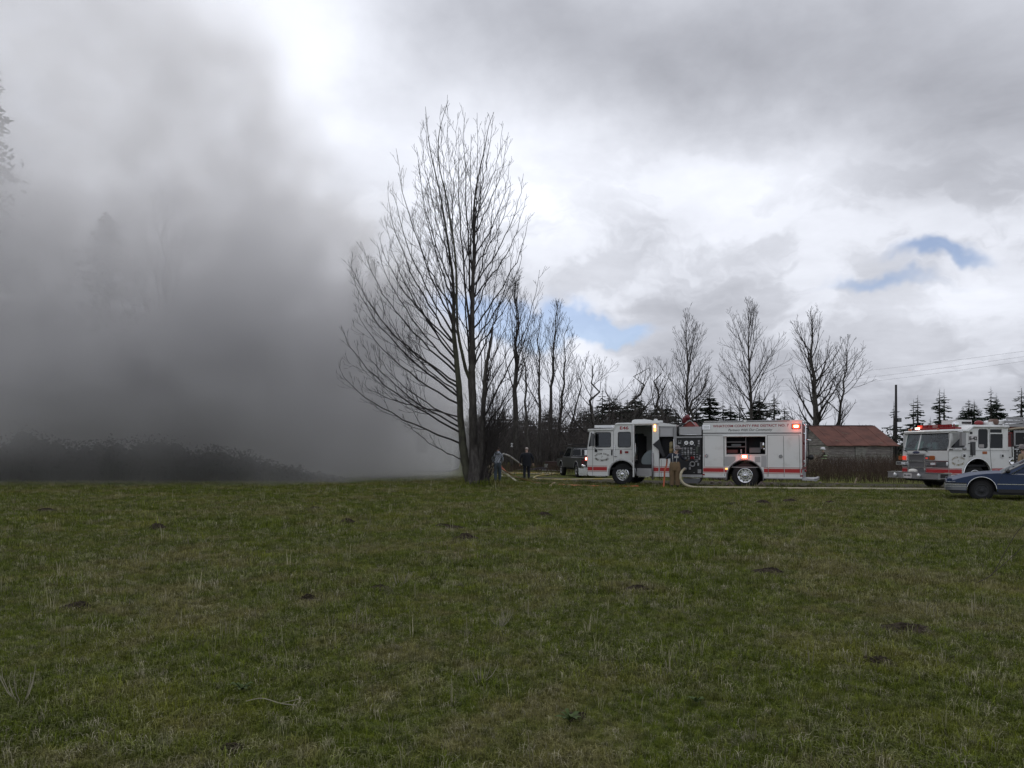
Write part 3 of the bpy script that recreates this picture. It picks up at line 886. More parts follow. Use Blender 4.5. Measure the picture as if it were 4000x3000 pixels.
def conifer_mesh(seed, H, rad, tiers, gaps=.0, dens=1.0, first=.06, rag=.5):
    r = random.Random(seed); tm = M(); tm.tube([(0, 0, 0), (0, 0, H * .6), (0, 0, H)], [H * .018, H * .010, .01], 6)
    cm = M()
    for i in range(tiers):
        q = i / (tiers - 1); z = H * (first + (1 - first) * q) + r.uniform(-.5, .5) * H / tiers
        Rr = rad * (1 - q) ** .8 * r.uniform(1 - rag, 1 + rag * .5) + .10
        nb = max(4, int((10 - 5 * q) * dens)); a0 = r.uniform(0, 6.28)
        for k in range(nb):
            if r.random() < gaps: continue
            a = a0 + 6.283 * k / nb + r.uniform(-.25, .25); L = Rr * r.uniform(.65, 1.15); zz = z + r.uniform(-.6, .6) * H / tiers
            d = Vector((math.cos(a), math.sin(a), 0)); s_ = Vector((-d.y, d.x, 0))
            dr = L * r.uniform(.08, .28)
            mid = Vector((0, 0, zz)) + d * L * .55 + Vector((0, 0, -dr)); tip = Vector((0, 0, zz)) + d * L + Vector((0, 0, -dr * r.uniform(.5, 1.)))
            b0 = Vector((0, 0, zz))
            w_ = L * r.uniform(.18, .32)
            cm.add([b0, mid - s_ * w_ + Vector((0, 0, -w_ * .5)), mid + Vector((0, 0, w_ * .25)), mid + s_ * w_ + Vector((0, 0, -w_ * .5)), tip], [(0, 1, 2), (0, 2, 3), (1, 4, 2), (2, 4, 3)])
            for h_ in range(5):      # hanging sprays
                t_ = r.uniform(.25, 1.0); b1 = b0.lerp(mid, min(t_ * 1.8, 1)) if t_ < .55 else mid.lerp(tip, (t_ - .55) / .45)
                sd = s_ * r.choice((-1, 1)) * r.uniform(.05, .22) * L + d * r.uniform(-.02, .14) * L
                cm.add([b1, b1 + sd + Vector((0, 0, -r.uniform(.02, .16) * L)), b1 + sd * .4 + Vector((0, 0, -r.uniform(.1, .28) * L))], [(0, 1, 2)])
    def mk(m_, nm, ma):
        me = bpy.data.meshes.new(nm); me.from_pydata(m_.v, [], m_.f); me.materials.append(ma); return me
    return mk(tm, 'trunk', bark), mk(cm, 'crown', needle)


KIND = [conifer_mesh(1, 10, 2.5, 28, 0, 2.0), conifer_mesh(2, 10, 2.1, 25, .06, 1.3), conifer_mesh(3, 10, 2.7, 21, .15, 1.1, rag=.4), conifer_mesh(4, 10, 2.2, 32, 0, 2.0),
        conifer_mesh(5, 10, 2.5, 17, .35, .9, rag=.5)]


def conifer(px, top, D, k, label, wide=1.0, group='conifers behind the engines and barn', lean=0):
    b_ = at(px, 0, D); b_.z = 0; H = at(px, top, D).z
    o = thing('conifer', label, 'tree', b_, random.Random(px).uniform(0, 6.28), group)
    for me, nm in zip(KIND[k], ('trunk', 'crown')):
        c = link(nm, me, o); c.scale = (H / 10 * wide * 1.22, H / 10 * wide * 1.22, H / 10)
    return o


for a in ((3492, 1568, 84, 4, 'sparse conifer just left of the dark power pole', 1.15), (3568, 1560, 88, 4, 'sparse twin topped conifer at the right of the power pole, left stem', .9),
          (3585, 1543, 88, 2, 'sparse conifer with bare spire above the light bar of the right engine', 1.1),
          (3670, 1521, 84, 1, 'dark conifer above the right engine, left one of a close pair', 1.0), (3688, 1520, 85, 2, 'dark conifer above the right engine, right one of a close pair', .95),
          (3634, 1632, 90, 1, 'small low conifer between the taller pairs above the right engine', 1.2),
          (3785, 1562, 80, 0, 'bushy round conifer above the raised roof of the right engine', 1.35), (3762, 1590, 86, 0, 'low bushy conifer beside the round one above the right engine', 1.3), (3806, 1568, 86, 3, 'bushy conifer right of the round one above the right engine', 1.5),
          (3871, 1517, 82, 1, 'pointed conifer above the rear door of the right engine', 1.05), (3892, 1543, 84, 3, 'slightly shorter conifer close beside the pointed one', 1.2),
          (3990, 1515, 80, 1, 'tall conifer cut by the right edge of the picture', 1.3), (4060, 1540, 84, 0, 'conifer just beyond the right edge of the picture', 1.2),
          (2772, 1517, 96, 3, 'dense dark conifer behind the pump panel end of the long engine', 1.5), (2824, 1557, 98, 1, 'slim conifer behind the roof of the long engine', 1.0),
          (2853, 1578, 98, 3, 'short dense conifer behind the lettering of the long engine', 1.4), (2889, 1558, 100, 2, 'thin conifer just left of the tallest slim bare tree', 1.0),
          (2967, 1533, 95, 3, 'big dense conifer right of the tallest slim bare tree', 1.5), (3024, 1536, 98, 2, 'loose conifer next to the big dense one', 1.25), (2945, 1560, 97, 0, 'dark conifer behind the tallest slim bare tree', 1.3),
          (3065, 1573, 99, 2, 'small loose conifer above the rear of the long engine', 1.0), (3104, 1620, 100, 1, 'lowest reddish conifer above the rear light of the long engine', 1.2),
          (2353, 1515, 98, 1, 'spired conifer in the treeline above the cab', 1.1), (2380, 1540, 98, 3, 'dense conifer in the treeline above the cab', 1.4), (2403, 1542, 99, 0, 'broad conifer in the treeline above the cab', 1.3),
          (2480, 1533, 97, 3, 'dense conifer behind the gnarled bare trees', 1.5), (2505, 1550, 98, 0, 'shorter broad conifer behind the gnarled bare trees', 1.3),
          (2560, 1580, 98, 1, 'conifer glimpsed between the gnarled bare trees', 1.1), (2640, 1590, 98, 0, 'low conifer behind the leaning gnarled tree', 1.2), (2720, 1585, 99, 3, 'low dense conifer right of the leaning gnarled tree', 1.3)):
    conifer(a[0], a[1], a[2], a[3], a[4], a[5])
r = random.Random(4)
for i in range(46):      # the wood's own conifers, a continuous dark row
    px = 1790 + i * 19 + r.uniform(-7, 7)
    conifer(px, r.uniform(1560, 1650) + (30 if px < 2250 else 0), r.uniform(100, 118), r.choice((0, 1, 3, 3)), 'dark conifer in the dense row at the back of the woods', r.uniform(1.3, 1.9), 'dense row of dark conifers')

# ------------------------------------------------------------------ undergrowth
def brush(name, n, xr, yr, hr, seed, m, label, lean=.25, rad=.012, depth=1, kind='stuff', ok=None):
    r = random.Random(seed); mb = M()
    for i in range(n):
        for _ in range(30):
            x, y = r.uniform(*xr), r.uniform(*yr)
            if ok is None or ok(x, y): break
        h = r.uniform(*hr)
        grow(mb, r, (x, y, 0), (r.uniform(-lean, lean), r.uniform(-lean, lean), 1), h, rad * r.uniform(.7, 1.5), depth, .12, h / 4.5, 34, 3, rad * .42, .5, .09)
    return tag(mb.build(name, m, smooth=False, fix=False), label, name.replace('_', ' '), kind=kind)


thick = mat('thicket_stems', (0.075, 0.066, 0.062), 0.9, col2=(0.20, 0.18, 0.17), vscale=.8, thr=(.45, .8), spec=.2)
inwoods = lambda x, y: -4.5 * y / 62 < x < 13.0 * y / 62
brush('thicket', 700, (-4.6, 19), (60, 84), (2.6, 6.2), 6, thick, 'grey brown leafless undergrowth filling the edge of the woods', .3, .030, 2, ok=inwoods)
brush('thicket', 650, (10, 38), (66, 90), (1.5, 4.2), 8, thick, 'low leafless scrub behind the long engine', .3, .026, 1)
weeds = mat('dead_weeds', (0.055, 0.038, 0.030), 0.9, col2=(0.135, 0.100, 0.072), vscale=1.3, thr=(.4, .75), spec=.2)
behind = lambda x, y: y > 0.15 + np.interp(x, [p[0] for p in edge_far][::-1], [p[1] for p in edge_far][::-1])
brush('dead_weeds', 5200, (8, 40), (35.2, 53), (.5, 1.45), 12, weeds, 'dense brown dead weeds and brambles between the drive and the barn', .35, .008, 1, ok=behind)
brush('dead_weeds', 1300, (-2, 16), (46, 60), (.2, .8), 13, weeds, 'low dead weeds behind the long engine', .35, .008, 1)
brush('dead_weeds', 900, (4, 34), (34.6, 42), (.15, .5), 14, weeds, 'short dry weeds along the back of the drive', .4, .008, 1, ok=behind)
# land behind the woods: a low far tree belt so no bare horizon shows
belt = M(); r = random.Random(3)
for i in range(16000):
    x = r.uniform(-140, 320); y = 150 + r.uniform(-12, 20)
    hh = 5.6 + 2.6 * mnoise.noise(Vector((x * .12, 0, 0))) + 1.6 * mnoise.noise(Vector((x * .5, 0, 4)))
    c = Vector((x, y, hh * r.random() ** .7)); s_ = r.uniform(.3, .9)
    u_ = Vector((r.uniform(-1, 1), r.uniform(-1, 1), r.uniform(-1, .3))) * s_; v2 = Vector((r.uniform(-1, 1), r.uniform(-1, 1), r.uniform(-.6, 1))) * s_
    belt.add([c, c + u_, c + v2], [(0, 1, 2)])
far = belt.build('far_woods', needle, fix=False)
tag(far, 'distant dark woods along the horizon', 'woods', kind='stuff')

# trees dimly seen in the smoke at the left
def leafy_evergreen(label, px, top, D, wide, seed, n=1400, first=.12):
    r = random.Random(seed); b_ = at(px, 0, D); b_.z = 0; H = at(px, top, D).z
    o = thing('evergreen_tree', label, 'tree', b_, 0, 'trees inside the smoke')
    mb = M(); mb.tube([(0, 0, 0), (.1, 0, H * .5), (0, 0, H * .97)], [H * .02, H * .013, .03], 8); mb.build('trunk', bark, o, True)
    cm = M()
    for i in range(int(n / 9)):
        q = first + (1 - first) * r.random() ** .9; a = r.uniform(0, 6.28)
        Rr = wide * (1 - q) ** .65 * r.uniform(.3, 1.05)
        L = max(Rr, .3); d = Vector((math.cos(a), math.sin(a), r.uniform(-.15, .1)))
        for k in range(20):
            c = Vector((0, 0, H * q)) + d * L * (k + r.random()) / 20 + Vector((r.uniform(-.3, .3), r.uniform(-.3, .3), r.uniform(-.35, .25)))
            s_ = r.uniform(.12, .36) * (H / 20)
            u_ = Vector((r.uniform(-1, 1), r.uniform(-1, 1), r.uniform(-.6, .6))) * s_; v2 = Vector((r.uniform(-1, 1), r.uniform(-1, 1), r.uniform(-.8, .2))) * s_
            cm.add([c, c + u_, c + u_ * .4 + v2, c + v2], [(0, 1, 2, 3)])
    cm.build('crown', needle, o, False, fix=False)


leafy_evergreen('very tall evergreen half hidden by smoke at the far left', -60, 250, 46, 5.0, 41, 3800)
leafy_evergreen('broad evergreen dimly seen in the smoke left of centre', 420, 850, 49, 6.4, 42, 3000)
leafy_evergreen('evergreen top showing through the smoke left of the big bare tree', 1385, 965, 62, 2.6, 43, 1500)
leafy_evergreen('slim evergreen top in thin smoke behind the big bare tree', 1455, 1010, 64, 2.2, 44, 1200)
bare_tree('bare tree dimly seen high in the smoke at the left', 640, 850, 49, .3, 30, 45, first=.3, crownw=.3, group='trees inside the smoke')
# dark hedge at the foot of the smoke
hm = M(); r = random.Random(8)
hedge_m = mat('hedge_leaf', (0.006, 0.006, 0.005), 1.0, col2=(0.014, 0.013, 0.010), vscale=2, spec=.05)
nx_ = 150; vs = []; fs = []
for i in range(nx_):     # solid dark core, added so the gaps between the leaves stay dark
    x = -36 + 27.0 * i / (nx_ - 1); t_ = (x + 36) / 27.0
    hh = (2.9 - 1.3 * t_) * (1 + .5 * mnoise.noise(Vector((x * .45, 0, 0))) + .3 * mnoise.noise(Vector((x * 1.6, 0, 7)))) * .82 * min(1, (-8.9 - x) / 7)
    for k in range(9):
        a_ = math.pi * k / 8; w_ = 1.25 * (1 + .35 * mnoise.noise(Vector((x * .9, k * .7, 3))))
        vs.append((x + r.uniform(-.06, .06), 39.3 - w_ * math.cos(a_), hh * math.sin(a_) ** .6 * (1 + .15 * mnoise.noise(Vector((x * 3, k, 0)))) - .05))
for i in range(nx_ - 1):
    for k in range(8): fs.append((i * 9 + k, i * 9 + k + 1, i * 9 + k + 10, i * 9 + k + 9))
hm.add(vs, fs)
for i in range(16000):
    x = r.uniform(-36, -9.0); t_ = (x + 36) / 27.0
    hh = (2.9 - 1.3 * t_) * (1 + .5 * mnoise.noise(Vector((x * .45, 0, 0))) + .3 * mnoise.noise(Vector((x * 1.6, 0, 7))))
    hh *= min(1, (-8.9 - x) / 7)
    z_ = hh * r.random() ** .8; y_ = 39.3 + r.uniform(-1.6, 1.6) * (1.2 - z_ / 6); c = Vector((x, y_, z_)); s_ = r.uniform(.05, .14)
    u_ = Vector((r.uniform(-1, 1), r.uniform(-1, 1), r.uniform(-1, 1))) * s_; v2 = Vector((r.uniform(-1, 1), r.uniform(-1, 1), r.uniform(-1, 1))) * s_
    hm.add([c, c + u_, c + u_ * .6 + v2, c + v2], [(0, 1, 2, 3)])
wm = M(); r = random.Random(18)  # added tree mass: keeps bright sky from showing through the thin low smoke
for i in range(9000):
    x = r.uniform(-62, -11.5)
    hh = 6.2 + 2.6 * mnoise.noise(Vector((x * .16, 0, 2))) + 1.8 * mnoise.noise(Vector((x * .6, 0, 4)))
    hh *= min(1, (-11 - x) / 6 + .3)
    c = Vector((x, 58 + r.uniform(-1.5, 4), hh * r.random() ** .7)); s_ = r.uniform(.25, .7)
    u_ = Vector((r.uniform(-1, 1), r.uniform(-1, 1), r.uniform(-1, .3))) * s_; v2 = Vector((r.uniform(-1, 1), r.uniform(-1, 1), r.uniform(-.6, 1))) * s_
    wm.add([c, c + u_, c + v2], [(0, 1, 2)])
tag(wm.build('woods', needle, fix=False), 'dark woods added behind the smoke at the left as its dark backing', 'woods', kind='stuff')
tag(hm.build('hedge', hedge_m, fix=False), 'dark overgrown hedge along the foot of the smoke at the left', 'hedge')
# ------------------------------------------------------------------ shared vehicle materials
white = mat('white_paint', (0.71, 0.72, 0.71), 0.3, coat=.35, col2=(0.52, 0.51, 0.48), vscale=2.2, thr=(.5, .85))
red = mat('red_stripe', (0.42, 0.018, 0.022), 0.35, coat=.3)
dkred = mat('dark_red_letters', (0.30, 0.012, 0.018), 0.4)
blackp = mat('black_print', (0.02, 0.02, 0.022), 0.5)
cream = mat('pinstripe', (0.74, 0.72, 0.66), 0.4)
chrome = mat('chrome', (0.75, 0.76, 0.78), 0.16, metal=1.0)
alum = mat('tread_plate', (0.42, 0.42, 0.43), 0.42, metal=.85, bump=.5, bscale=70, var=.1, vscale=5)
dullmet = mat('dull_metal', (0.33, 0.33, 0.34), 0.5, metal=.6, var=.12, vscale=8)
rubber = mat('tyre_rubber', (0.014, 0.014, 0.015), 0.85, bump=.3, bscale=60)
black = mat('black_panel', (0.012, 0.012, 0.014), 0.5)
inside = mat('dark_interior', (0.012, 0.012, 0.015), 0.8)
greyp = mat('grey_plastic', (0.12, 0.125, 0.13), 0.55)
seatm = mat('grey_blue_cover', (0.22, 0.26, 0.275), 0.6)
amber = mat('amber_lens', (0.34, 0.10, 0.03), 0.25)
redlens = mat('red_lens', (0.22, 0.014, 0.016), 0.25)
clearl = mat('clear_lens', (0.72, 0.74, 0.76), 0.12, spec=.8)
lit_red = mat('lit_red_beacon', (0.9, 0.12, 0.05), 0.3, emit=(1.0, 0.10, 0.035), estr=4.0)
lit_white = mat('lit_white_lamp', (0.9, 0.85, 0.8), 0.3, emit=(1.0, 0.80, 0.62), estr=5.0)
lit_amber = mat('lit_amber_lamp', (0.9, 0.4, 0.1), 0.3, emit=(1.0, 0.42, 0.12), estr=2.5)
lit_dim = mat('dim_red_lamp', (0.7, 0.05, 0.03), 0.3, emit=(1.0, 0.08, 0.04), estr=.45)
wglass = glass('window_glass', (0.20, 0.24, 0.26), .03)
dglass = glass('dark_window_glass', (0.06, 0.065, 0.075), .0)
sglass = glass('windscreen_glass', (0.42, 0.56, 0.54), .055)


def wheel(parent, s_, y0, z_, r_, rr, wd, steer=0.0, holes=10, hub=.09, rimmat=None, out=-1, dish=.05):
    """tyre with a rim; out = -1: outer face towards the near side"""
    o = M(); rimmat = rimmat or chrome
    o.lathe([(0, rr), (-.01, rr + .03), (.0, r_ - .06), (.02, r_ - .015), (.05, r_), (wd - .05, r_), (wd - .02, r_ - .015), (wd, r_ - .06), (wd, rr)], (0, 0, 0), (0, 1, 0), 36)
    for k in range(30):      # tread blocks
        a = 2 * math.pi * k / 30
        mx = Matrix.Rotation(a, 3, 'Y')
        o.obox(mx @ Vector((r_, 0, 0)) + Vector((0, wd / 2, 0)), (.016, wd * .8, .06), mx)
    w_ = o.build('wheel', rubber, parent, True)
    m_ = M()
    m_.lathe([(wd * .5, rr - .01), (.005, rr - .01), (-.012, rr + .008), (-.016, rr - .006), (.0, rr - .03), (dish, rr - .05), (dish, rr * .45), (dish - .045, rr * .40), (dish - .05, hub), (dish - .09, hub * .8), (dish - .095, .0)], (0, 0, 0), (0, 1, 0), 32)
    ri = m_.build('rim', rimmat, w_, 'auto')
    if holes:
        m_ = M()
        for k in range(holes):
            a = 2 * math.pi * k / holes
            c = Vector((math.cos(a), 0, math.sin(a))) * (rr * .73)
            m_.cyl(c + Vector((0, dish - .004, 0)), c + Vector((0, dish + .01, 0)), rr * .095, seg=8)
            c = Vector((math.cos(a + .3), 0, math.sin(a + .3))) * (rr * .42)
            m_.cyl(c + Vector((0, dish - .075, 0)), c + Vector((0, dish - .03, 0)), rr * .045, seg=6)
        m_.build('rim_hole', black, w_)
        w_.children[-1]['kind'] = 'stuff'
    w_.location = (s_, y0, z_)
    w_.rotation_euler = (0, 0, steer)
    if out > 0:
        w_.rotation_euler = (0, 0, math.pi + steer); w_.location = (s_, y0 + 0, z_)
    return w_


def arch(cx, cz, r_, a0=0, a1=180, n=16):
    return [(cx + r_ * math.cos(R(a0 + (a1 - a0) * i / n)), cz + r_ * math.sin(R(a0 + (a1 - a0) * i / n))) for i in range(n + 1)]


# ================================================================== the long engine, side on
TH46 = 25.0
O46 = Vector((293 / F * 34.9, 34.9, 0))
eng = thing('fire_engine', 'long white fire engine, side on, with red stripe and open crew door', 'fire engine', O46, R(-TH46))
cs_, sn_ = math.cos(R(TH46)), math.sin(R(TH46))


def s46(px, py, ly=0.0):
    """photo pixel -> (length, height) on the engine's own near side"""
    u_ = (px - HX) / F
    ox = O46.x + ly * sn_; oy = O46.y + ly * cs_
    s_ = (u_ * oy - ox) / (cs_ + u_ * sn_)
    Yd = oy - s_ * sn_
    return s_, EYE + (HY - py) * Yd / F
def a1(x, y, ly=0.0): return s46(2250 + x / 4.022, 1580 + y / 4.022, ly)
def a2(x, y, ly=0.0): return s46(2700 + x / 4.366, 1580 + y / 4.366, ly)
def a3(x, y, ly=0.0): return s46(2480 + x / 7.54, 1700 + y / 7.54, ly)
def rc(f, x0, y0, x1, y1, r=0.0):
    p = f((x0), (y0)); q = f(x1, y1); z0_, z1_ = min(p[1], q[1]), max(p[1], q[1])
    # heights from the middle of both ends so the panel stays square
    zt = (f(x0, y0)[1] + f(x1, y0)[1]) / 2; zb = (f(x0, y1)[1] + f(x1, y1)[1]) / 2
    if r: return rrect(p[0], q[0], zb, zt, r)
    return [(p[0], zb), (q[0], zb), (q[0], zt), (p[0], zt)]


W46 = 2.45
zB = 0.42      # bottom edge of the bodywork
fw = a1(722, 1118)[0]; rw = a2(915, 1255)[0]
cabend = a1(1303, 700)[0]
zlow = a1(400, 392)[1]; zhi = a1(900, 297)[1]
stepA = a1(585, 380)[0]; stepB = a1(630, 300)[0]
z_sill = a1(230, 672)[1]
door0, door1 = a1(915, 700)[0], a1(1197, 700)[0]
archr = .62
# near and far cab sides
out = [(0.03, zB + .06), (0.10, zB), (fw - archr, zB)] + arch(fw, zB + .12, archr, 180, 0)[1:-1]
near = out + [(fw + archr - .02, zB), (door0 - .01, zB), (door0 - .01, zhi - .09), (door1, zhi - .09), (door1, zB), (cabend, zB), (cabend, zhi - .03), (stepB, zhi - .03),
              (stepA, zlow - .03), (.17, zlow - .03), (.13, zlow - .12), (.02, z_sill), (0.0, 1.2)]
if fw + archr > door0: near = [p for p in near if not (p[0] > door0 - .01 and p[1] < zB + .75 and p[0] < door0 + .3)]
w1 = rc(a1, 305, 445, 540, 665, .05); w2 = rc(a1, 668, 440, 852, 665, .07); wq = [(a1(178, 668)[0] + .05, z_sill + .02), (a1(235, 668)[0], z_sill + .04), (a1(268, 440)[0], zlow - .16), (.20, zlow - .14)]
mb = M(); mb.plate(near, 0, .05, [w1, w2, roundpoly(wq, .05)])
mb.build('cab_side', white, eng)
farp = [(0.03, zB + .06), (0.10, zB), (fw - archr, zB)] + arch(fw, zB + .12, archr, 180, 0)[1:-1] + [(fw + archr, zB), (cabend, zB), (cabend, zhi - .03), (stepB, zhi - .03), (stepA, zlow - .03),
        (.17, zlow - .03), (.13, zlow - .12), (.02, z_sill), (0, 1.2)]
wf3 = rc(a1, 985, 468, 1062, 600, .06)
wf3 = rrect(door0 + .30, door0 + .62, 1.5, 2.25, .06); wf4 = rrect(door0 + .95, door0 + 1.30, 1.5, 2.25, .05)
mb = M(); mb.plate(farp, W46 - .05, W46, [w1, w2, wf3, wf4]); mb.build('cab_side', white, eng)
for n_, (hh, gm_) in enumerate(((w1, wglass), (w2, wglass), (roundpoly(wq, .05), dglass))):
    mb = M(); mb.plate(hh, .018, .026); pn = mb.build('window', gm_, eng)
    xs = [p[0] for p in hh]; zs = [p[1] for p in hh]
    if n_ < 2:
        mb = M(); mb.plate(rrect(min(xs) - .03, max(xs) + .03, min(zs) - .03, max(zs) + .03, .08), -.012, .01, [hh]); mb.build('window_frame', black, pn)
for hh in (w1, w2, wf3, wf4):
    mb = M(); mb.plate(hh, W46 - .03, W46 - .022); mb.build('window', wglass, eng)
# front: panel, windscreen, header
mb = M(); mb.box(.0, .05, .05, W46 - .05, zB + .12, z_sill - .02); mb.build('front_panel', white, eng)
mb = M(); mb.add([(.03, .06, z_sill), (.03, W46 - .06, z_sill), (.19, W46 - .06, zlow - .14), (.19, .06, zlow - .14)], [(0, 1, 2, 3)]); mb.build('windscreen', sglass, eng, fix=False)
mb = M(); mb.tube([(.11, .0, z_sill + .4), (.12, -.0, z_sill + .42)], .01)
# roof: one bent sheet with rolled edges
prof = [(.05, zlow - .08), (.05, zlow), (.09, zlow + .03), (stepA, zlow + .04), (stepB, zhi), (stepB + .07, zhi + .035), (cabend, zhi + .035), (cabend, zhi - .06), (stepB + .06, zhi - .06), (stepA + .03, zlow - .06)]
mb = M(); mb.plate(prof, -.035, W46 + .035)
mb.build('cab_roof', white, eng)
mb = M(); mb.tube([(.06, -.035, zlow - .02), (stepA, -.035, zlow - .01), (stepB, -.035, zhi - .02), (cabend, -.035, zhi - .015)], .035, 8)
mb.build('roof_gutter', white, eng, True)
# interior
mb = M(); mb.box(.25, cabend - .08, .06, W46 - .06, .72, .80); mb.box(cabend - .06, cabend - .02, .05, W46 - .05, .8, zhi - .05)
mb.box(door0 - .10, door0 - .04, .9, W46 - .1, .8, 2.3); mb.build('cab_interior', inside, eng)
for yy in (.5, 1.75):
    mb = M(); mb.box(1.05, 1.5, yy - .24, yy + .24, 1.05, 1.2); mb.box(1.42, 1.56, yy - .24, yy + .24, 1.1, 1.85); mb.ball((1.5, yy, 1.95), .1, .16, .12); mb.build('seat', greyp, eng, False)
mb = M(); mb.plate(roundpoly([(.42, z_sill + .1), (.75, z_sill + .55), (1.2, z_sill + .62), (1.25, z_sill + .3), (.8, z_sill + .1)], .1), .5, .54); mb.build('jacket', mat('pale_cloth', (.35, .37, .40), .9), eng)
tor = M(); tor.lathe([(0, .22), (.015, .235), (.03, .22), (.015, .205)], (.55, .55, 1.42), (-.5, 0, .86), 20, closed=True); tor.build('steering_wheel', black, eng, True)
# rounded grey engine hood seen through the open door
cc = a1(1130, 780)
mb = M(); mb.plate(roundpoly([(door0 + .28, 1.0), (door0 + .30, 1.28), (door0 + .52, 1.55), (door0 + .80, 1.66), (door0 + .98, 1.58), (door0 + 1.0, 1.2), (door0 + .9, .98), (door0 + .5, .94)], .2, 5), .18, .95)
mb.build('engine_cover', seatm, eng)
mb = M(); mb.box(door0 + .02, door1 - .01, .10, 1.1, .80, .97); mb.build('step_riser', black, eng)
mb = M(); mb.box(door0 + .12, door1 - .01, .02, .5, .44, .79); mb.build('step_well', alum, eng)
mb = M(); mb.box(door0 + .2, door1 - .1, -.03, .06, .395, .43); mb.box(a1(300, 1130)[0], a1(470, 1130)[0], -.03, .06, .395, .43); mb.build('step_edge', chrome, eng)
for p0, p1, rr_, nm, mt in (((door0 + .06, -.01, 1.95), (door0 + .06, -.01, 1.1), .018, 'grab_rail', chrome), ((door1 + .02, -.05, 1.5), (door1 + .05, -.10, .28), .045, 'grab_rail', dullmet)):
    mb = M(); mb.tube([p0, p1], rr_, 8); mb.build(nm, mt, eng, True)
# crew door standing open, seen edge on
dr = thing('x', None, None); bpy.data.objects.remove(dr)
mb = M()
mb.plate([(0, zB), (.95, zB), (.95, zhi - .1), (0, zhi - .1)], 0, .045, [rrect(.12, .82, 1.35, 2.25, .06)])
dro = mb.build('crew_door', white, eng); dro.location = (door0 - .015, -.02, 0); dro.rotation_euler = (0, 0, R(-77))
mb = M(); mb.plate(rrect(.12, .82, 1.35, 2.25, .06), .018, .026); mb.build('window', wglass, dro)
mb = M(); mb.box(.75, .88, -.03, 0, 1.08, 1.16); mb.build('handle', black, dro)
# front door outline, handle, seams (shallow dark joints)
def seam(pts, w_=.012, nm='door_seam'):
    mb = M()
    for p, q in zip(pts[:-1], pts[1:]):
        d = Vector((q[0] - p[0], 0, q[1] - p[1])).normalized(); n_ = Vector((-d.z, 0, d.x)) * w_ / 2
        P0 = Vector((p[0], -.003, p[1])); P1 = Vector((q[0], -.003, q[1]))
        mb.add([P0 - n_, P1 - n_, P1 + n_, P0 + n_], [(0, 1, 2, 3)])
    return mb
seam([a1(260, 1110), a1(258, 690), a1(262, 600)]).build('door_seam', blackp, eng)
seam([a1(590, 900), a1(590, 415), a1(300, 415), a1(283, 600)]).build('door_seam', blackp, eng)
seam([a1(172, 703), a1(885, 710)], .010).build('body_crease', blackp, eng)
seam([a1(880, 330), a1(885, 900)]).build('door_seam', blackp, eng)
for nm, x_, y_, ww, hh, mt in (('door_handle', 316, 727, .12, .12, black), ('door_handle', 565, 755, .055, .26, black), ('grab_rail', 605, 720, .03, .5, chrome), ('side_marker', 706, 745, .09, .17, redlens),
                              ('side_marker', 797, 750, .16, .09, redlens), ('door_handle', 385, 711, .2, .03, black), ('door_handle', 625, 816, .12, .02, black)):
    c = a1(x_, y_); mb = M(); mb.box(c[0] - ww / 2, c[0] + ww / 2, -.035, -.001, c[1] - hh / 2, c[1] + hh / 2); mb.build(nm, mt, eng)
# mirror and its arm
c = a1(305, 560)
mb = M(); mb.tube([(c[0] + .02, -.02, c[1] - .42), (c[0] - .02, -.22, c[1] - .33), (c[0] - .05, -.26, c[1] + .40), (c[0] + .0, -.02, c[1] + .40)], .014, 6)
mi = mb.build('mirror_arm', chrome, eng, True)
mb = M(); mb.box(c[0] - .09, c[0] + .01, -.42, -.18, c[1] - .28, c[1] + .3); mb.build('mirror', greyp, eng)
# wheel arch trims
def arch_trim(parent, cx, cz, r_, y0, a0=-8, a1_=188, th=.045, nm='wheel_arch_trim', m_=None):
    P_ = arch(cx, cz, r_, a0, a1_, 26); mb = M()
    mb.tube([(p[0], y0, p[1]) for p in P_], th / 2, 6); return mb.build(nm, m_ or dullmet, parent, True)
arch_trim(eng, fw, zB + .12, archr - .01, -.015)
arch_trim(eng, fw, zB + .12, archr + .045, -.006, th=.02, m_=chrome)
mb = M(); mb.plate([(fw - archr, zB)] + arch(fw, zB + .12, archr, 180, 0) + [(fw + archr, zB)] + [(fw + archr + .04, zB)] + arch(fw, zB + .12, archr + .04, 0, 180) + [(fw - archr - .04, zB)], .05, .6); mb.build('wheel_well', black, eng)
mb = M(); mb.box(fw - archr, fw + archr, .62, .66, zB, zB + .75); mb.build('wheel_well', black, eng)
# stripes: a red band with pinstripes, split at the door joints
def stripe(parent, segs, zt, zb, y_=-.004):
    for x0, x1 in segs:
        mb = M(); mb.box(x0, x1, y_, .0, zb, zt); mb.build('red_stripe', red, parent)
        for zz in (zt + .018, zb - .026):
            mb = M(); mb.box(x0, x1, y_ - .001, -.0, zz, zz + .012); mb.build('pinstripe', cream, parent)
        for zz in (zt + .034, zb - .05):
            mb = M(); mb.box(x0, x1, y_ - .001, -.0, zz, zz + .018); mb.build('pinstripe', dkred, parent)
zst = .835; zsb = .665
stripe(eng, [(.03, a1(257, 900)[0]), (a1(268, 900)[0], fw - archr - .1)], zst, zsb)
stripe(eng, [(door1 + .05, cabend - .02)], zst, zsb)
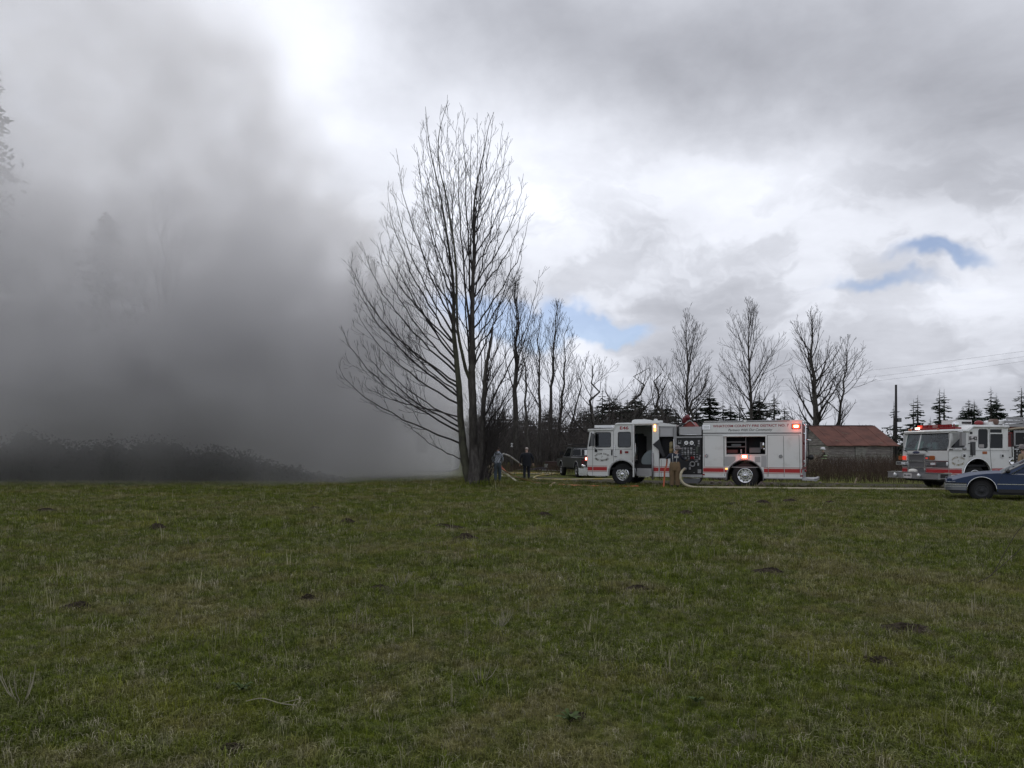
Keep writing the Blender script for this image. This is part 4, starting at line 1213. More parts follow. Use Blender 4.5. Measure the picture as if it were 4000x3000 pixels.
# lettering
c0 = a1(690, 395); c1_ = a1(826, 342)
text_mesh('E46', c0[0], c1_[0], c0[1], c1_[1], -.006, bold=.02).build('lettering', dkred, eng, fix=False)
def oval_text(parent, cx, cz, rx, rz, top, bot, mid, h, y_, m_):
    for body, a0, a1_, up in ((top, 160, 20, 1), (bot, 205, 335, -1)):
        n = len(body); acc = M()
        for i, ch in enumerate(body):
            if ch == ' ': continue
            a = R(a0 + (a1_ - a0) * i / (n - 1)); px_, pz = cx + rx * math.cos(a), cz + rz * math.sin(a)
            tm = text_mesh(ch, -h * .36, h * .36, -h / 2, h / 2, y_, bold=.02)
            tx, tz = -rx * math.sin(a), rz * math.cos(a)
            if up > 0: tx, tz = -tx, -tz
            L = math.hypot(tx, tz); tx /= L; tz /= L
            if tx < 0: tx, tz = -tx, -tz
            acc.add([(px_ + v_[0] * tx - v_[2] * tz, v_[1], pz + v_[0] * tz + v_[2] * tx) for v_ in tm.v], tm.f)
        acc.build('door_lettering', m_, parent, fix=False)
    text_mesh(mid, cx - h * .4, cx + h * .4, cz - h * .6, cz + h * .6, y_).build('door_lettering', m_, parent, fix=False)
c = a1(408, 826)
oval_text(eng, c[0], c[1], .34, .16, 'WHATCOM COUNTY', 'FIRE DISTRICT', '7', .085, -.005, mat('grey_gold_letters', (.10, .095, .08), .5))
# roof unit, light bars, beacons
c = a1(960, 255); mb = M()
mb.plate(roundpoly([(a1(808, 283)[0], zhi + .03), (a1(812, 240)[0], zhi + .16), (a1(850, 222)[0], zhi + .21), (a1(1045, 222)[0], zhi + .21), (a1(1110, 255)[0], zhi + .10), (a1(1118, 283)[0], zhi + .03)], .08), .7, 1.6)
mb.build('air_conditioner', white, eng)
mb = M(); mb.box(a1(1125, 0)[0], a1(1325, 0)[0], .15, .5, zhi + .04, zhi + .12); mb.cyl((a1(1225, 0)[0], .32, zhi + .1), (a1(1225, 0)[0], .32, zhi + .2), .1, .07); mb.build('roof_beacon', white, eng)
lb = M(); x0 = a1(270, 0)[0]; x1 = a1(550, 0)[0]
lb.obox(((x0 + x1) / 2 - .1, .75, zlow + .16), (.95, .28, .12), Matrix.Rotation(R(4), 3, 'Z')); lbo = lb.build('light_bar', white, eng)
lb = M(); lb.box(x1 - .55, x1, .15, .5, zlow + .08, zlow + .19); lb.build('lens', clearl, lbo)
lb = M(); lb.box(x0 + .1, x1 - .2, .6, .9, zlow + .04, zlow + .1); lb.build('mount', black, lbo)
c = a1(1240, 370); mb = M(); mb.plate([(c[0] - .045, c[1] - .15), (c[0] + .045, c[1] - .15), (c[0] + .03, c[1] + .17), (c[0] - .03, c[1] + .17)], -.04, -.0); mb.build('turn_signal', lit_amber, eng)
mb = M(); mb.box(c[0] - .03, c[0] + .03, -.045, -.041, c[1] + .02, c[1] + .12); mb.build('turn_signal', lit_white, eng)
# front bumper and its lamps
mb = M(); mb.box(-.40, .02, -.02, W46 + .02, .42, .50); mb.box(-.42, -.36, -.02, W46 + .02, .50, .78); mb.box(-.36, .02, -.02, .0, .50, .74); mb.build('bumper', chrome, eng)
mb = M(); mb.cyl((-.22, -.05, .86), (-.06, -.05, .86), .09, .05, 12); mb.cyl((-.3, .12, .84), (-.1, .12, .84), .07, .04, 12); mb.build('air_horn', chrome, eng, True)
mb = M(); mb.box(-.10, .02, -.03, .12, 1.12, 1.30); mb.build('corner_lamp', lit_dim, eng)
mb = M(); mb.box(-.06, .0, -.036, .05, 1.16, 1.26); mb.build('corner_lamp', lit_white, eng)
mb = M(); mb.box(-.12, .0, .0, .25, 1.38, 1.62); mb.build('corner_lamp', chrome, eng)
# ---------------- pump house
pe = a2(192, 600)[0]
zc = a1(1400, 350)[1]
mb = M(); mb.box(cabend + .04, pe, .30, W46 - .02, .5, zc - .06); mb.build('pump_house', inside, eng)
mb = M(); mb.plate(rc(a1, 1312, 352, 1528, 505), -.0, .06); mb.build('upper_locker', alum, eng)
mb = M(); mb.plate(rc(a1, 1312, 352, 1528, 505), -.008, -.002, [rc(a1, 1332, 372, 1508, 488)]); mb.build('locker_frame', dullmet, eng)
seam([a1(1512, 360), a1(1512, 500)]).build('hinge', blackp, eng)
mb = M(); mb.plate([a1(1280, 288), a1(1575, 318), a1(1575, 345), a1(1300, 345)], -.03, .5); mb.build('locker_roof', white, eng)
mb = M(); mb.box(a1(1312, 0)[0], a1(1480, 0)[0], 0, .28, zB, a1(1400, 848)[1]); lo = mb.build('lower_locker', white, eng)
seam([a1(1340, 870), a1(1340, 1130)]).build('door_seam', blackp, eng)
seam([a1(1310, 850), a1(1480, 850)], .03).build('door_seam', dullmet, eng)
stripe(eng, [(a1(1318, 0)[0], a1(1480, 0)[0])], zst, zsb)
for k, (yy, cc_) in enumerate(((640, (.32, .27, .16)), (712, (.36, .26, .12)))):
    c = a1(1483, yy); mb = M(); mb.cyl((c[0], .2, c[1] - .14), (c[0], .2, c[1] + .12), .10, .09, 10); mb.ball((c[0], .2, c[1] + .12), .09, .09, .05)
    mb.build('equipment_bag', mat('ochre_canvas%d' % k, cc_, .8), eng, True)
for x_ in (1545, 1570):
    mb = M(); mb.box(a1(x_, 0)[0] - .03, a1(x_, 0)[0] + .03, -.02, .05, .5, zc); mb.build('frame_rail', dullmet, eng)
mb = M(); mb.tube([(a1(1540, 540)[0], -.05, a1(0 + 1540, 540)[1]), (a1(1545, 700)[0], -.05, a1(1545, 700)[1]), (a1(1600, 780)[0], -.12, a1(1600, 780)[1])], .018, 6); mb.build('grab_rail', chrome, eng, True)
# hanging dark cover over the open locker
pt = [a1(1212, 625), a1(1300, 545), a1(1325, 700), a1(1410, 800), a1(1375, 815), a1(1290, 680)]
mb = M(); mb.plate([a1(1212, 630), a1(1318, 540), a1(1345, 640), a1(1405, 805), a1(1370, 818), a1(1290, 700)], -.08, -.05); mb.build('canvas_flap', mat('dark_grey_canvas', (.042, .043, .048), .9), eng)
# tread plate panel over the pump
mb = M(); mb.plate(rc(a1, 1622, 350, 1972, 482), -.01, .1); mb.build('tread_panel', alum, eng)
mb = M(); mb.tube([(a1(1640, 0)[0], -.06, a1(1640, 478)[1]), (a1(1910, 0)[0], -.06, a1(1910, 478)[1])], .018, 6); mb.build('grab_rail', chrome, eng, True)
mb = M(); mb.box(a1(1575, 0)[0], pe - .02, -.01, .12, a1(1700, 525)[1], a1(1700, 500)[1]); mb.build('panel_trim', dullmet, eng)
mb = M(); mb.plate(rc(a1, 1590, 530, 1968, 1090), .02, .06); pp = mb.build('pump_panel', black, eng)
for gx in (1735, 1820):
    c = a1(gx, 603); mb = M(); mb.cyl((c[0], -.03, c[1]), (c[0], .02, c[1]), .088, seg=20); g_ = mb.build('gauge', chrome, pp)
    mb = M(); mb.cyl((c[0], -.036, c[1]), (c[0], -.031, c[1]), .066, seg=20); mb.build('dial', mat('dial_white', (.55, .55, .52), .5), g_)
    mb = M(); mb.tube([(c[0] - .01, -.04, c[1] - .03), (c[0] + .035, -.04, c[1] + .03)], .006, 4); mb.build('needle', black, g_)
r = random.Random(46)
small = [(1628, 605, .13, .06), (1612, 575, .04, .04), (1648, 575, .04, .04), (1930, 575, .07, .08), (1930, 612, .07, .08), (1922, 652, .09, .03), (1700, 638, .04, .04), (1780, 638, .04, .03), (1860, 638, .04, .04)]
for gx in (1675, 1718, 1765, 1812):
    small += [(gx, 690, .085, .085), (gx, 718, .075, .025), (gx, 755, .08, .085), (gx, 785, .075, .025)]
small += [(1857, 710, .085, .03), (1857, 755, .085, .085), (1857, 785, .085, .03), (1765, 812, .085, .03), (1765, 740, .05, .12), (1725, 840, .08, .09), (1772, 845, .07, .06), (1770, 870, .07, .03), (1855, 830, .08, .09), (1905, 825, .06, .1),
          (1905, 785, .07, .02), (1950, 808, .07, .08), (1940, 850, .06, .1), (1920, 940, .07, .12), (1790, 1000, .08, .13), (1900, 895, .1, .08), (1940, 1050, .15, .17), (1890, 870, .15, .02), (1855, 1070, .06, .02)]
for (x_, y_, ww, hh) in small:
    c = a1(x_, y_); mb = M(); mb.box(c[0] - ww / 2, c[0] + ww / 2, -.015 - r.uniform(0, .02), .02, c[1] - hh / 2, c[1] + hh / 2)
    mb.build('gauge' if ww > .06 and hh > .06 else 'lever', r.choice((dullmet, mat('panel_tag', (.30, .31, .32), .5), mat('panel_tag_dark', (.17, .17, .18), .5))), pp)
for x_ in (1815, 1850):
    c = a1(x_, 835); mb = M(); mb.box(c[0] - .03, c[0] + .03, -.03, .02, c[1] - .06, c[1] + .05); mb.build('red_tag', redlens, pp)
c = a1(1903, 715); mb = M(); mb.box(c[0] - .05, c[0] + .05, -.02, .02, c[1] - .14, c[1] + .14); mb.build('level_gauge', mat('gauge_green', (.06, .07, .06), .5), pp)
c = a1(1838, 935)
mb = M(); mb.lathe([(0, .105), (-.10, .125), (-.10, .085), (0, .07)], (c[0], -.02, c[1]), (0, 1, 0), 24, closed=True); ii = mb.build('intake', dullmet, pp, 'auto')
mb = M(); mb.tube([(c[0] - .16, -.08, c[1] - .06), (c[0] - .10, -.09, c[1] - .04)], .02, 6); mb.tube([(c[0] + .10, -.08, c[1] + .09), (c[0] + .19, -.09, c[1] + .11)], .025, 6); mb.build('lug', dullmet, ii, True)
# inlet the supply hose screws onto
ho = a3(1480, 1000); mb = M(); mb.cyl((ho[0], -.12, ho[1]), (ho[0], .04, ho[1]), .075, seg=14); mb.build('hose_inlet', dullmet, pp, True)
mb = M(); mb.box(a1(1560, 0)[0], pe, -.06, .25, a1(1800, 1142)[1], a1(1800, 1100)[1]); mb.build('running_board', alum, eng)
mb = M(); mb.plate([a1(1680, 1160), a1(1955, 1160), a1(1955, 1195), a1(1920, 1235), a1(1690, 1235)], -.03, .4); mb.build('lower_tray', greyp, eng)
mb = M(); mb.box(a1(1760, 0)[0], a1(1945, 0)[0], -.04, -.03, a1(1850, 1162)[1], a1(1850, 1152)[1]); mb.build('step_edge', chrome, eng)
# deck gun and hose reel on top
c = a1(1655, 230); mb = M(); mb.tube([(c[0] - .05, .9, zhi), (c[0] - .02, .9, zhi + .25), (c[0] + .1, .85, zhi + .3), (c[0] + .18, .8, zhi + .2)], [.12, .13, .11, .09], 10); dg_ = mb.build('deck_gun', mat('gun_red', (.13, .02, .025), .5), eng, True)
mb = M(); mb.lathe([(0, .10), (.02, .12), (.04, .10), (.02, .075)], (c[0] - .02, .85, zhi + .36), (0.2, -1, .3), 20, closed=True); mb.build('hand_wheel', chrome, dg_, True)
x0, x1 = a1(1640, 0)[0], a1(1850, 0)[0]; mb = M()
mb.plate([(x0, zc), (x0 + .05, zc + .1), ((x0 + x1) / 2 - .1, zc + .22), ((x0 + x1) / 2 + .12, zc + .22), (x1 - .03, zc + .06), (x1, zc)], .3, 1.3); ro = mb.build('hose_reel', mat('faded_red_hose', (.28, .06, .05), .7, var=.3, vscale=12), eng)
mb = M(); mb.tube(catmull([(x0, .26, zc), (x0 + .25, .26, zc + .2), ((x0 + x1) / 2 + .1, .26, zc + .26), (x1 + .02, .26, zc + .05)], 6), .022, 6); mb.build('reel_guard', dullmet, ro, True)
mb = M(); mb.tube(catmull([(a1(1615, 0)[0], -.02, a1(1615, 470)[1]), (a1(1605, 0)[0], -.04, a1(1605, 400)[1]), (a1(1625, 0)[0], .0, a1(1625, 330)[1]), (x0 + .15, .2, zc + .12)], 5), .035, 7); mb.build('reel_hose', blackp, eng, True)
# ---------------- body box
be = a2(1893, 600)[0]; zt = a2(1000, 300)[1]
hz = lambda x_, y_: a2(x_, y_)
arx = .80; acz = a2(915, 1255)[1] + .02
box0 = pe + .02
zB2 = a2(1000, 1258)[1]
shp = [(box0, zB2), (rw - arx + .06, zB2)] + arch(rw, acz, arx - .05, 192, -12, 22)[1:-1] + [(rw + arx - .06, zB2), (be, zB2), (be, zt), (box0, zt)]
lk = rc(a2, 597, 552, 1265, 848)
mb = M(); mb.plate(shp, 0, .05, [lk]); mb.build('body_side', white, eng)
mb = M(); mb.plate([(box0, zB2 + .02), (rw - arx + .06, zB2 + .02)] + arch(rw, acz, arx - .05, 180, 0, 18)[1:-1] + [(rw + arx - .06, zB2 + .02), (be, zB2 + .02), (be, zt), (box0, zt)], W46 - .05, W46); mb.build('body_side', white, eng)
mb = M(); mb.box(box0, be, .05, W46 - .05, zt - .5, zt - .02); mb.build('body_top', dullmet, eng)
mb = M(); mb.box(be - .05, be, .05, W46 - .05, zB2, zt - .5); mb.box(box0, box0 + .04, .05, W46 - .05, zB2, zt - .5); mb.box(box0 + .05, be - .06, .06, W46 - .06, .86, .90); mb.build('body_ends', dullmet, eng)
mb = M(); mb.box(box0 + .1, rw - arx, .35, W46 - .3, .55, .85); mb.box(rw + arx, be - .1, .35, W46 - .3, .55, .85); mb.build('chassis', black, eng)
mb = M(); mb.plate([(rw - arx + .03, zB2)] + arch(rw, acz, arx - .06, 190, -10, 20) + [(rw + arx - .03, zB2)] + [(rw + arx, zB2)] + arch(rw, acz, arx - .03, -10, 190, 20) + [(rw - arx, zB2)], .05, .8); mb.build('wheel_well', black, eng)
arch_trim(eng, rw, acz, arx - .03, -.012, -10, 190, .05)
arch_trim(eng, rw, acz, arx - .075, .0, -10, 190, .03, m_=black)
# open locker: dark recess with shelves
x0, x1 = lk[0][0], lk[1][0]; z0, z1 = lk[0][1], lk[2][1]
mb = M(); mb.box(x0 - .02, x1 + .02, .50, .54, z0 - .02, z1 + .02); mb.box(x0 - .03, x0 - .005, .05, .5, z0, z1); mb.box(x1 + .005, x1 + .03, .05, .5, z0, z1); mb.box(x0, x1, .05, .5, z0 - .03, z0 - .005); mb.box(x0, x1, .05, .5, z1 + .005, z1 + .03)
ck = mb.build('open_locker', inside, eng)
for yy in (640, 720):
    mb = M(); zz = a2(740, yy)[1]; mb.box(x0, a2(925, 700)[0], .06, .48, zz - .02, zz + .02); mb.build('shelf', greyp, ck)
mb = M(); mb.box(a2(925, 0)[0] - .015, a2(925, 0)[0] + .015, .06, .48, z0, z1); mb.build('divider', greyp, ck)
for (xx, yy, ww, hh, mt) in ((680, 800, .5, .14, mat('stowed_red', (.10, .03, .03), .7)), (845, 800, .05, .18, dullmet), (1080, 780, .45, .22, greyp), (1190, 700, .1, .3, greyp), (760, 690, .4, .08, greyp)):
    c = a2(xx, yy); mb = M(); mb.box(c[0] - ww / 2, c[0] + ww / 2, .12, .4, max(c[1] - hh / 2, z0 + .01), c[1] + hh / 2); mb.build('stowed_tool', mt, ck)
c = a2(1228, 690); mb = M(); mb.ball((c[0], .05, c[1]), .05, .03, .12); mb.ball((c[0] + .03, .05, c[1] - .18), .04, .03, .06); mb.build('door_strut', chrome, ck, True)
# rolled up / lifted locker door: thin white lip
mb = M(); p = a2(540, 540); q = a2(1262, 530); mb.box(p[0], q[0], -.10, .0, z1 + .02, z1 + .05); mb.build('lift_up_door', white, eng)
# door joints
seam([a2(190, 490), a2(1875, 487)], .04).build('panel_joint', blackp, eng)
for pts_ in ([a2(197, 530), a2(552, 535), a2(556, 1060)], [a2(563, 560), a2(568, 1060)], [a2(1297, 1235), a2(1297, 525), a2(1838, 520), a2(1860, 1240)], [a2(1572, 540), a2(1585, 1240)], [a2(568, 1180), a2(568, 1220)], [a2(218, 530), a2(224, 1055)], [a2(1318, 1080), a2(1318, 1230)]):
    seam(pts_, .014).build('door_seam', blackp, eng)
mb = seam([a2(590, 858), a2(1290, 865)], .02); mb.build('panel_joint', dullmet, eng)
seam([a2(200, 515), a2(1290, 515)], .012).build('panel_joint', dullmet, eng)
for x_, y_ in ((262, 877), (1527, 885)):
    c = a2(x_, y_); mb = M(); mb.lathe([(-.02, .075), (-.035, .07), (-.02, .055), (.0, .05), (.0, 0)], (c[0], 0, c[1]), (0, 1, 0), 18); h_ = mb.build('door_handle', chrome, eng, 'auto')
    mb = M(); mb.box(c[0] - .04, c[0] + .04, -.03, -.005, c[1] - .012, c[1] + .012); mb.build('latch', dullmet, h_)
for (xa, ya, xb_, yb_) in ((576, 888, 755, 1050), (1085, 890, 1180, 985), (1195, 875, 1283, 1068)):
    mb = M(); pl = rc(a2, xa, ya, xb_, yb_)
    if xa == 576: pl = [pl[0], (a2(640, 0)[0], pl[0][1]), (pl[1][0], a2(755, 950)[1]), pl[2], pl[3]]
    mb.plate(pl, -.008, -.001); mb.build('vent_panel', alum, eng)
for (xa, ya, mt) in ((213, 1195, redlens), (1885, 1218, redlens), (600, 1097, lit_amber)):
    c = a2(xa, ya); mb = M(); mb.box(c[0] - .05, c[0] + .05, -.012, 0, c[1] - .03, c[1] + .03); mb.build('side_marker', mt, eng)
for (xa, ya, lit) in ((260, 388, 0), (1790, 372, 1), (908, 890, 1)):
    c = a2(xa, ya); mb = M(); mb.box(c[0] - .17, c[0] + .17, -.03, -.001, c[1] - .10, c[1] + .10); wb = mb.build('warning_light', chrome if not lit or xa < 1000 else redlens, eng)
    mb = M(); mb.box(c[0] - .13, c[0] + .13, -.04, -.031, c[1] - .07, c[1] + .07); mb.build('lens', lit_red if lit else clearl, wb)
    if lit:
        mb = M(); mb.box(c[0] - .075, c[0] + .075, -.046, -.041, c[1] - .04, c[1] + .04)
        mb.build('bulb', mat('beacon_core', (1, .8, .6), .3, emit=(1.0, .62, .38), estr=14.0), wb)
        pl_ = bpy.data.lights.new('beacon_glow', 'POINT'); pl_.energy = 3.5; pl_.color = (1, .12, .05); pl_.shadow_soft_size = .08
        lo_ = bpy.data.objects.new('beacon_glow', pl_); COL.objects.link(lo_); lo_.parent = eng; lo_.location = (c[0], -.16, c[1])
# letters on the header
p = a2(370, 392); q = a2(1665, 345)
text_mesh('WHATCOM COUNTY FIRE DISTRICT NO. 7', p[0], q[0], p[1] - .0, a2(370, 350)[1], -.006, bold=.02).build('lettering', dkred, eng, fix=False)
p = a2(630, 462); q = a2(1385, 420)
text_mesh('Partners With Our Community', p[0], q[0], p[1] - .02, a2(630, 415)[1], -.006, shear=.35, bold=.005).build('lettering', blackp, eng, fix=False)
# stripes on the body
stripe(eng, [(a2(205, 1100)[0], a2(556, 1100)[0]), (a2(566, 0)[0], a2(605, 0)[0]), (a2(1240, 0)[0], a2(1312, 0)[0]), (a2(1322, 0)[0], a2(1582, 0)[0]), (a2(1592, 0)[0], a2(1852, 0)[0]), (a2(1868, 0)[0], a2(1890, 0)[0])], zst - .005, zsb - .0)
mb = M(); mb.box(box0, rw - arx + .02, -.012, .03, zB2 - .01, zB2 + .03); mb.box(rw + arx - .02, be, -.012, .03, zB2 - .01, zB2 + .03); mb.build('lower_rub_rail', dullmet, eng)
# top rails
mb = M(); mb.tube([(box0 + .05, .02, zt + .035), (be - .5, .02, zt + .035)], .035, 8); mb.tube([(box0 + .05, W46 - .1, zt + .04), (be - .3, W46 - .1, zt + .04)], .03, 6); mb.build('top_rail', dullmet, eng, True)
c = a2(918, 280); mb = M(); mb.box(c[0] - .06, c[0] + .06, -.02, .08, zt, zt + .1); mb.build('rail_bracket', white, eng)
mb = M(); mb.box(be - .6, be, -.005, .5, zt, zt + .06); mb.build('rear_cap', white, eng)
# rear: handrails, rear panel in red reflective, tail step
mb = M(); mb.box(be + .002, be + .03, .05, W46 - .05, .8, zt - .1); mb.build('rear_panel', mat('rear_red', (.20, .02, .02), .4), eng)
for yy, mt in ((.02, chrome), (.35, dullmet), (.8, dullmet)):
    mb = M(); mb.tube([(be + .02, yy, 2.75), (be + .12, yy, 2.65), (be + .13, yy, 1.0), (be + .03, yy, .9)], .022, 6); mb.build('rear_rail', mt, eng, True)
mb = M(); mb.tube(catmull([(be + .05, .2, 2.95), (be + .22, .2, 2.6), (be + .20, .3, 2.2), (be + .24, .3, 1.4), (be + .18, .3, 1.0)], 5), .02, 6); mb.build('rear_cable', blackp, eng, True)
for (dx, zz, rr_) in ((.10, 2.8, .05), (.12, 2.55, .06), (.06, 2.3, .05), (.1, 1.9, .06), (.08, .95, .05), (.12, .75, .05), (.07, 1.15, .05)):
    mb = M(); mb.ball((be + dx, .15, zz), rr_, rr_, rr_ * 1.1, 8, 6); mb.build('rear_fitting', r.choice((chrome, redlens, clearl)), eng, True)
mb = M(); mb.tube([(be + .08, .2, 2.08), (be + .34, .1, 2.02)], .028, 6); mb.build('folding_step', chrome, eng, True)
c = s46(3169, 1786); mb = M(); mb.cyl((be + .15, .25, 1.32), (be + .33, .25, 1.32), .03, .03, 8); mb.cyl((be + .33, .1, 1.32), (be + .33, .3, 1.32), .11, .11, 16); mb.build('tail_lamp', black, eng, True)
mb = M(); mb.box(be + .0, be + .55, -.0, W46, zB2 - .06, zB2 + .0); mb.box(be + .46, be + .56, .0, W46, zB2 - .08, zB2 + .03); mb.build('tail_step', alum, eng)
# wheels and axles
Rt = .52
wheel(eng, fw, .12, Rt - .02, Rt - .01, .285, .30, steer=R(4), dish=.03, hub=.11)
wheel(eng, fw, W46 - .12, Rt - .02, Rt - .01, .285, .30, steer=R(4), out=1, dish=.03)
wheel(eng, rw, .07, Rt, Rt + .03, .31, .28, dish=.12, hub=.10)
wheel(eng, rw, .40, Rt, Rt + .03, .31, .28, dish=.12, holes=0)
wheel(eng, rw, W46 - .07, Rt, Rt + .03, .31, .28, out=1, dish=.12)
mb = M(); mb.cyl((fw, .3, Rt), (fw, W46 - .3, Rt), .08); mb.cyl((rw, .3, Rt), (rw, W46 - .3, Rt), .12); mb.ball((rw, W46 / 2, Rt), .22); mb.build('axle', black, eng, True)
mb = M(); mb.box(.3, be - .2, .75, .95, .55, .80); mb.box(.3, be - .2, W46 - .95, W46 - .75, .55, .80); mb.build('chassis', black, eng)

def w46(s_, ly, z_=0.0):
    """point of the long engine's frame in the world"""
    return Vector((O46.x + s_ * cs_ + ly * sn_, O46.y - s_ * sn_ + ly * cs_, z_))

# wheel chocks
chm = mat('worn_chock', (.22, .17, .16), .7, var=.4, vscale=15)
for k, (ds, sgn, lab) in enumerate(((-.66, 1, 'folding wheel chock in front of the rear wheel of the long engine'), (.66, -1, 'folding wheel chock behind the rear wheel of the long engine'))):
    cst = thing('wheel_chock', lab, 'wheel chock', w46(rw + ds, .15), R(-TH46), 'wheel chocks at the rear wheel')
    for a_, b_ in (((-.20 * sgn, 0), (0, .27)), ((.24 * sgn, 0), (0, .27))):
        mb = M(); d = Vector((b_[0] - a_[0], 0, b_[1] - a_[1])); L = d.length
        mb.obox(((a_[0] + b_[0]) / 2, .1, (a_[1] + b_[1]) / 2), (L, .2, .05), Matrix.Rotation(-math.atan2(d.z, d.x), 3, 'Y')); mb.build('plate', chm, cst)
# ================================================================== the second engine, three quarter front
TH42 = 13.0
O42 = Vector((1706 / F * 29.5, 29.5, 0))
en2 = thing('fire_engine', 'white fire engine with E-42 plates seen from its front corner beside the blue car', 'fire engine', O42, R(TH42))
c4_, s4_ = math.cos(R(TH42)), math.sin(R(TH42))
def side42(px, py, ly=0.0):
    u_ = (px - HX) / F; ox = O42.x - ly * s4_; oy = O42.y + ly * c4_
    s_ = (u_ * oy - ox) / (c4_ - u_ * s4_); Yd = oy + s_ * s4_
    return s_, EYE + (HY - py) * Yd / F
def front42(px, py, s0=0.0):
    u_ = (px - HX) / F; ox = O42.x + s0 * c4_; oy = O42.y + s0 * s4_
    l_ = (ox - u_ * oy) / (s4_ + u_ * c4_); Yd = oy + l_ * c4_
    return l_, EYE + (HY - py) * Yd / F
def b1(x, y, ly=0.0): return side42(3440 + x / 3.95, 1600 + y / 3.95, ly)
def f1(x, y, s0=0.0): return front42(3440 + x / 3.95, 1600 + y / 3.95, s0)
W4 = 2.5
zb4 = .50; zs4 = b1(1100, 632)[1]; zl4 = b1(1200, 335)[1]; zh4 = b1(1650, 275)[1]
ce = b1(1965, 500)[0]; sA = b1(1340, 0)[0]; sB = b1(1410, 0)[0]
fw4 = b1(1490, 0)[0]; ar4 = .66; acz4 = .62
front42w = lambda x_, y_: f1(x_, y_)
win = [rc(b1, 1065, 365, 1305, 590, .03), rc(b1, 1505, 300, 1655, 598, .09), rc(b1, 1688, 303, 1870, 357, .02), rc(b1, 1690, 375, 1885, 595, .03)]
shp = [(0, zb4), (fw4 - ar4, zb4)] + arch(fw4, acz4, ar4, 190, -10, 20)[1:-1] + [(fw4 + ar4, zb4), (ce, zb4), (ce, zh4), (sB, zh4), (sA, zl4), (.22, zl4), (.03, zs4), (0, 1.2)]
mb = M(); mb.plate(shp, 0, .05, win); mb.build('cab_side', white, en2)
mb = M(); mb.plate(shp, W4 - .05, W4, win); mb.build('cab_side', white, en2)
for k, h_ in enumerate(win):
    mb = M(); mb.plate(h_, .02, .028); mb.build('window', dglass, en2)
    mb = M(); mb.plate(h_, W4 - .03, W4 - .022); mb.build('window', dglass, en2)
mb = M(); p = b1(1103, 0)[0]; mb.box(p - .02, p + .02, -.004, .05, win[0][0][1] + .2 - .9 + .4, zl4 - .2); 
mb.v = [(v_[0], v_[1], min(max(v_[2], min(q[1] for q in win[0])), max(q[1] for q in win[0]))) for v_ in mb.v]; mb.build('vent_bar', white, en2)
c = b1(1558, 562); mb = M(); mb.box(c[0] - .12, c[0] + .12, .005, .015, c[1] - .07, c[1] + .07); mb.build('window_sticker', mat('sticker', (.35, .33, .33), .6), en2)
prof = [(.10, zl4 - .06), (.10, zl4 + .02), (.2, zl4 + .07), (sA - .05, zl4 + .08), (sB, zh4 + .06), (sB + .08, zh4 + .10), (ce, zh4 + .10), (ce, zh4), (sB, zh4), (sA, zl4 - .02)]
mb = M(); mb.plate(prof, -.03, W4 + .03); mb.build('cab_roof', white, en2)
mb = M(); mb.tube([(.12, W4 + .02, zl4 + .01), (.12, -.03, zl4 + .01), (sA, -.03, zl4 + .02), (sB, -.03, zh4 + .03), (ce, -.03, zh4 + .03)], .05, 8); mb.build('roof_gutter', white, en2, True)
# front wall with grille openings
gl = f1(430, 0)[0]; gr = f1(680, 0)[0]
zg = f1(550, 700)[1]; zb_ = f1(550, 985)[1]
zws = f1(650, 635)[1]
ff = lambda x_, y_, z_: (y_, x_, z_)
mb = M(); mb.plate([(.05, zb4), (W4 - .05, zb4), (W4 - .05, zws), (.05, zws)], 0.0, .05, [[(gr, zb_ - .02), (gl, zb_ - .02), (gl, zg), (gr, zg)]], ff); mb.build('front_panel', white, en2)
gm_ = mat('grille_mesh', (.05, .045, .045), .5, bump=.6, bscale=80)
mb = M(); mb.box(.03, .06, gr, gl, zb_ - .02, zg); go_ = mb.build('grille', gm_, en2)
k_ = 22
for i in range(k_):
    yy = gr + (gl - gr) * (i + .5) / k_; mb2 = M() if i == 0 else mb2
    mb2.box(.012, .03, yy - .008, yy + .008, zb_, zg)
g2 = mb2.build('grille_fin', dullmet, go_); g2['kind'] = 'stuff'
for y_ in (795, 890):
    zz = f1(550, y_)[1]; mb = M(); mb.box(-.02, .03, gr - .02, gl + .02, zz - .018, zz + .018); mb.build('grille_bar', chrome, go_)
mb = M(); mb.box(-.03, .0, gr - .06, gl + .06, zg, zg + .06); mb.box(-.03, .0, gr - .07, gr, zb_ - .05, zg); mb.box(-.02, .0, gl, gl + .04, zb_ - .05, zg); mb.build('grille_surround', chrome, go_)
# windscreen in two panes on a sloping front
ztp = zl4 - .06
def wsp(y_, q): return (.02 + .18 * q, y_, zws + (ztp - zws) * q)
ym = f1(565, 0)[0]
for ya, yb_, tilt in ((.10, ym - .03, .1), (ym + .03, W4 - .10, 0)):
    mb = M(); mb.add([wsp(ya, .06), wsp(yb_, .06), wsp(yb_, .94), wsp(ya, .94)], [(0, 1, 2, 3)]); mb.build('windscreen', sglass, en2, fix=False)
fr = M()
for ya, yb_ in ((.0, .11), (ym - .035, ym + .035), (W4 - .11, W4)):
    fr.add([wsp(ya, 0), wsp(yb_, 0), wsp(yb_, 1), wsp(ya, 1), (wsp(ya, 0)[0] + .05, ya, wsp(ya, 0)[2]), (wsp(yb_, 0)[0] + .05, yb_, zws), (wsp(yb_, 1)[0] + .05, yb_, ztp), (wsp(ya, 1)[0] + .05, ya, ztp)],
           [(0, 1, 2, 3), (0, 4, 5, 1), (3, 2, 6, 7), (0, 3, 7, 4), (1, 5, 6, 2), (4, 7, 6, 5)])
fr.build('windscreen_pillar', white, en2)
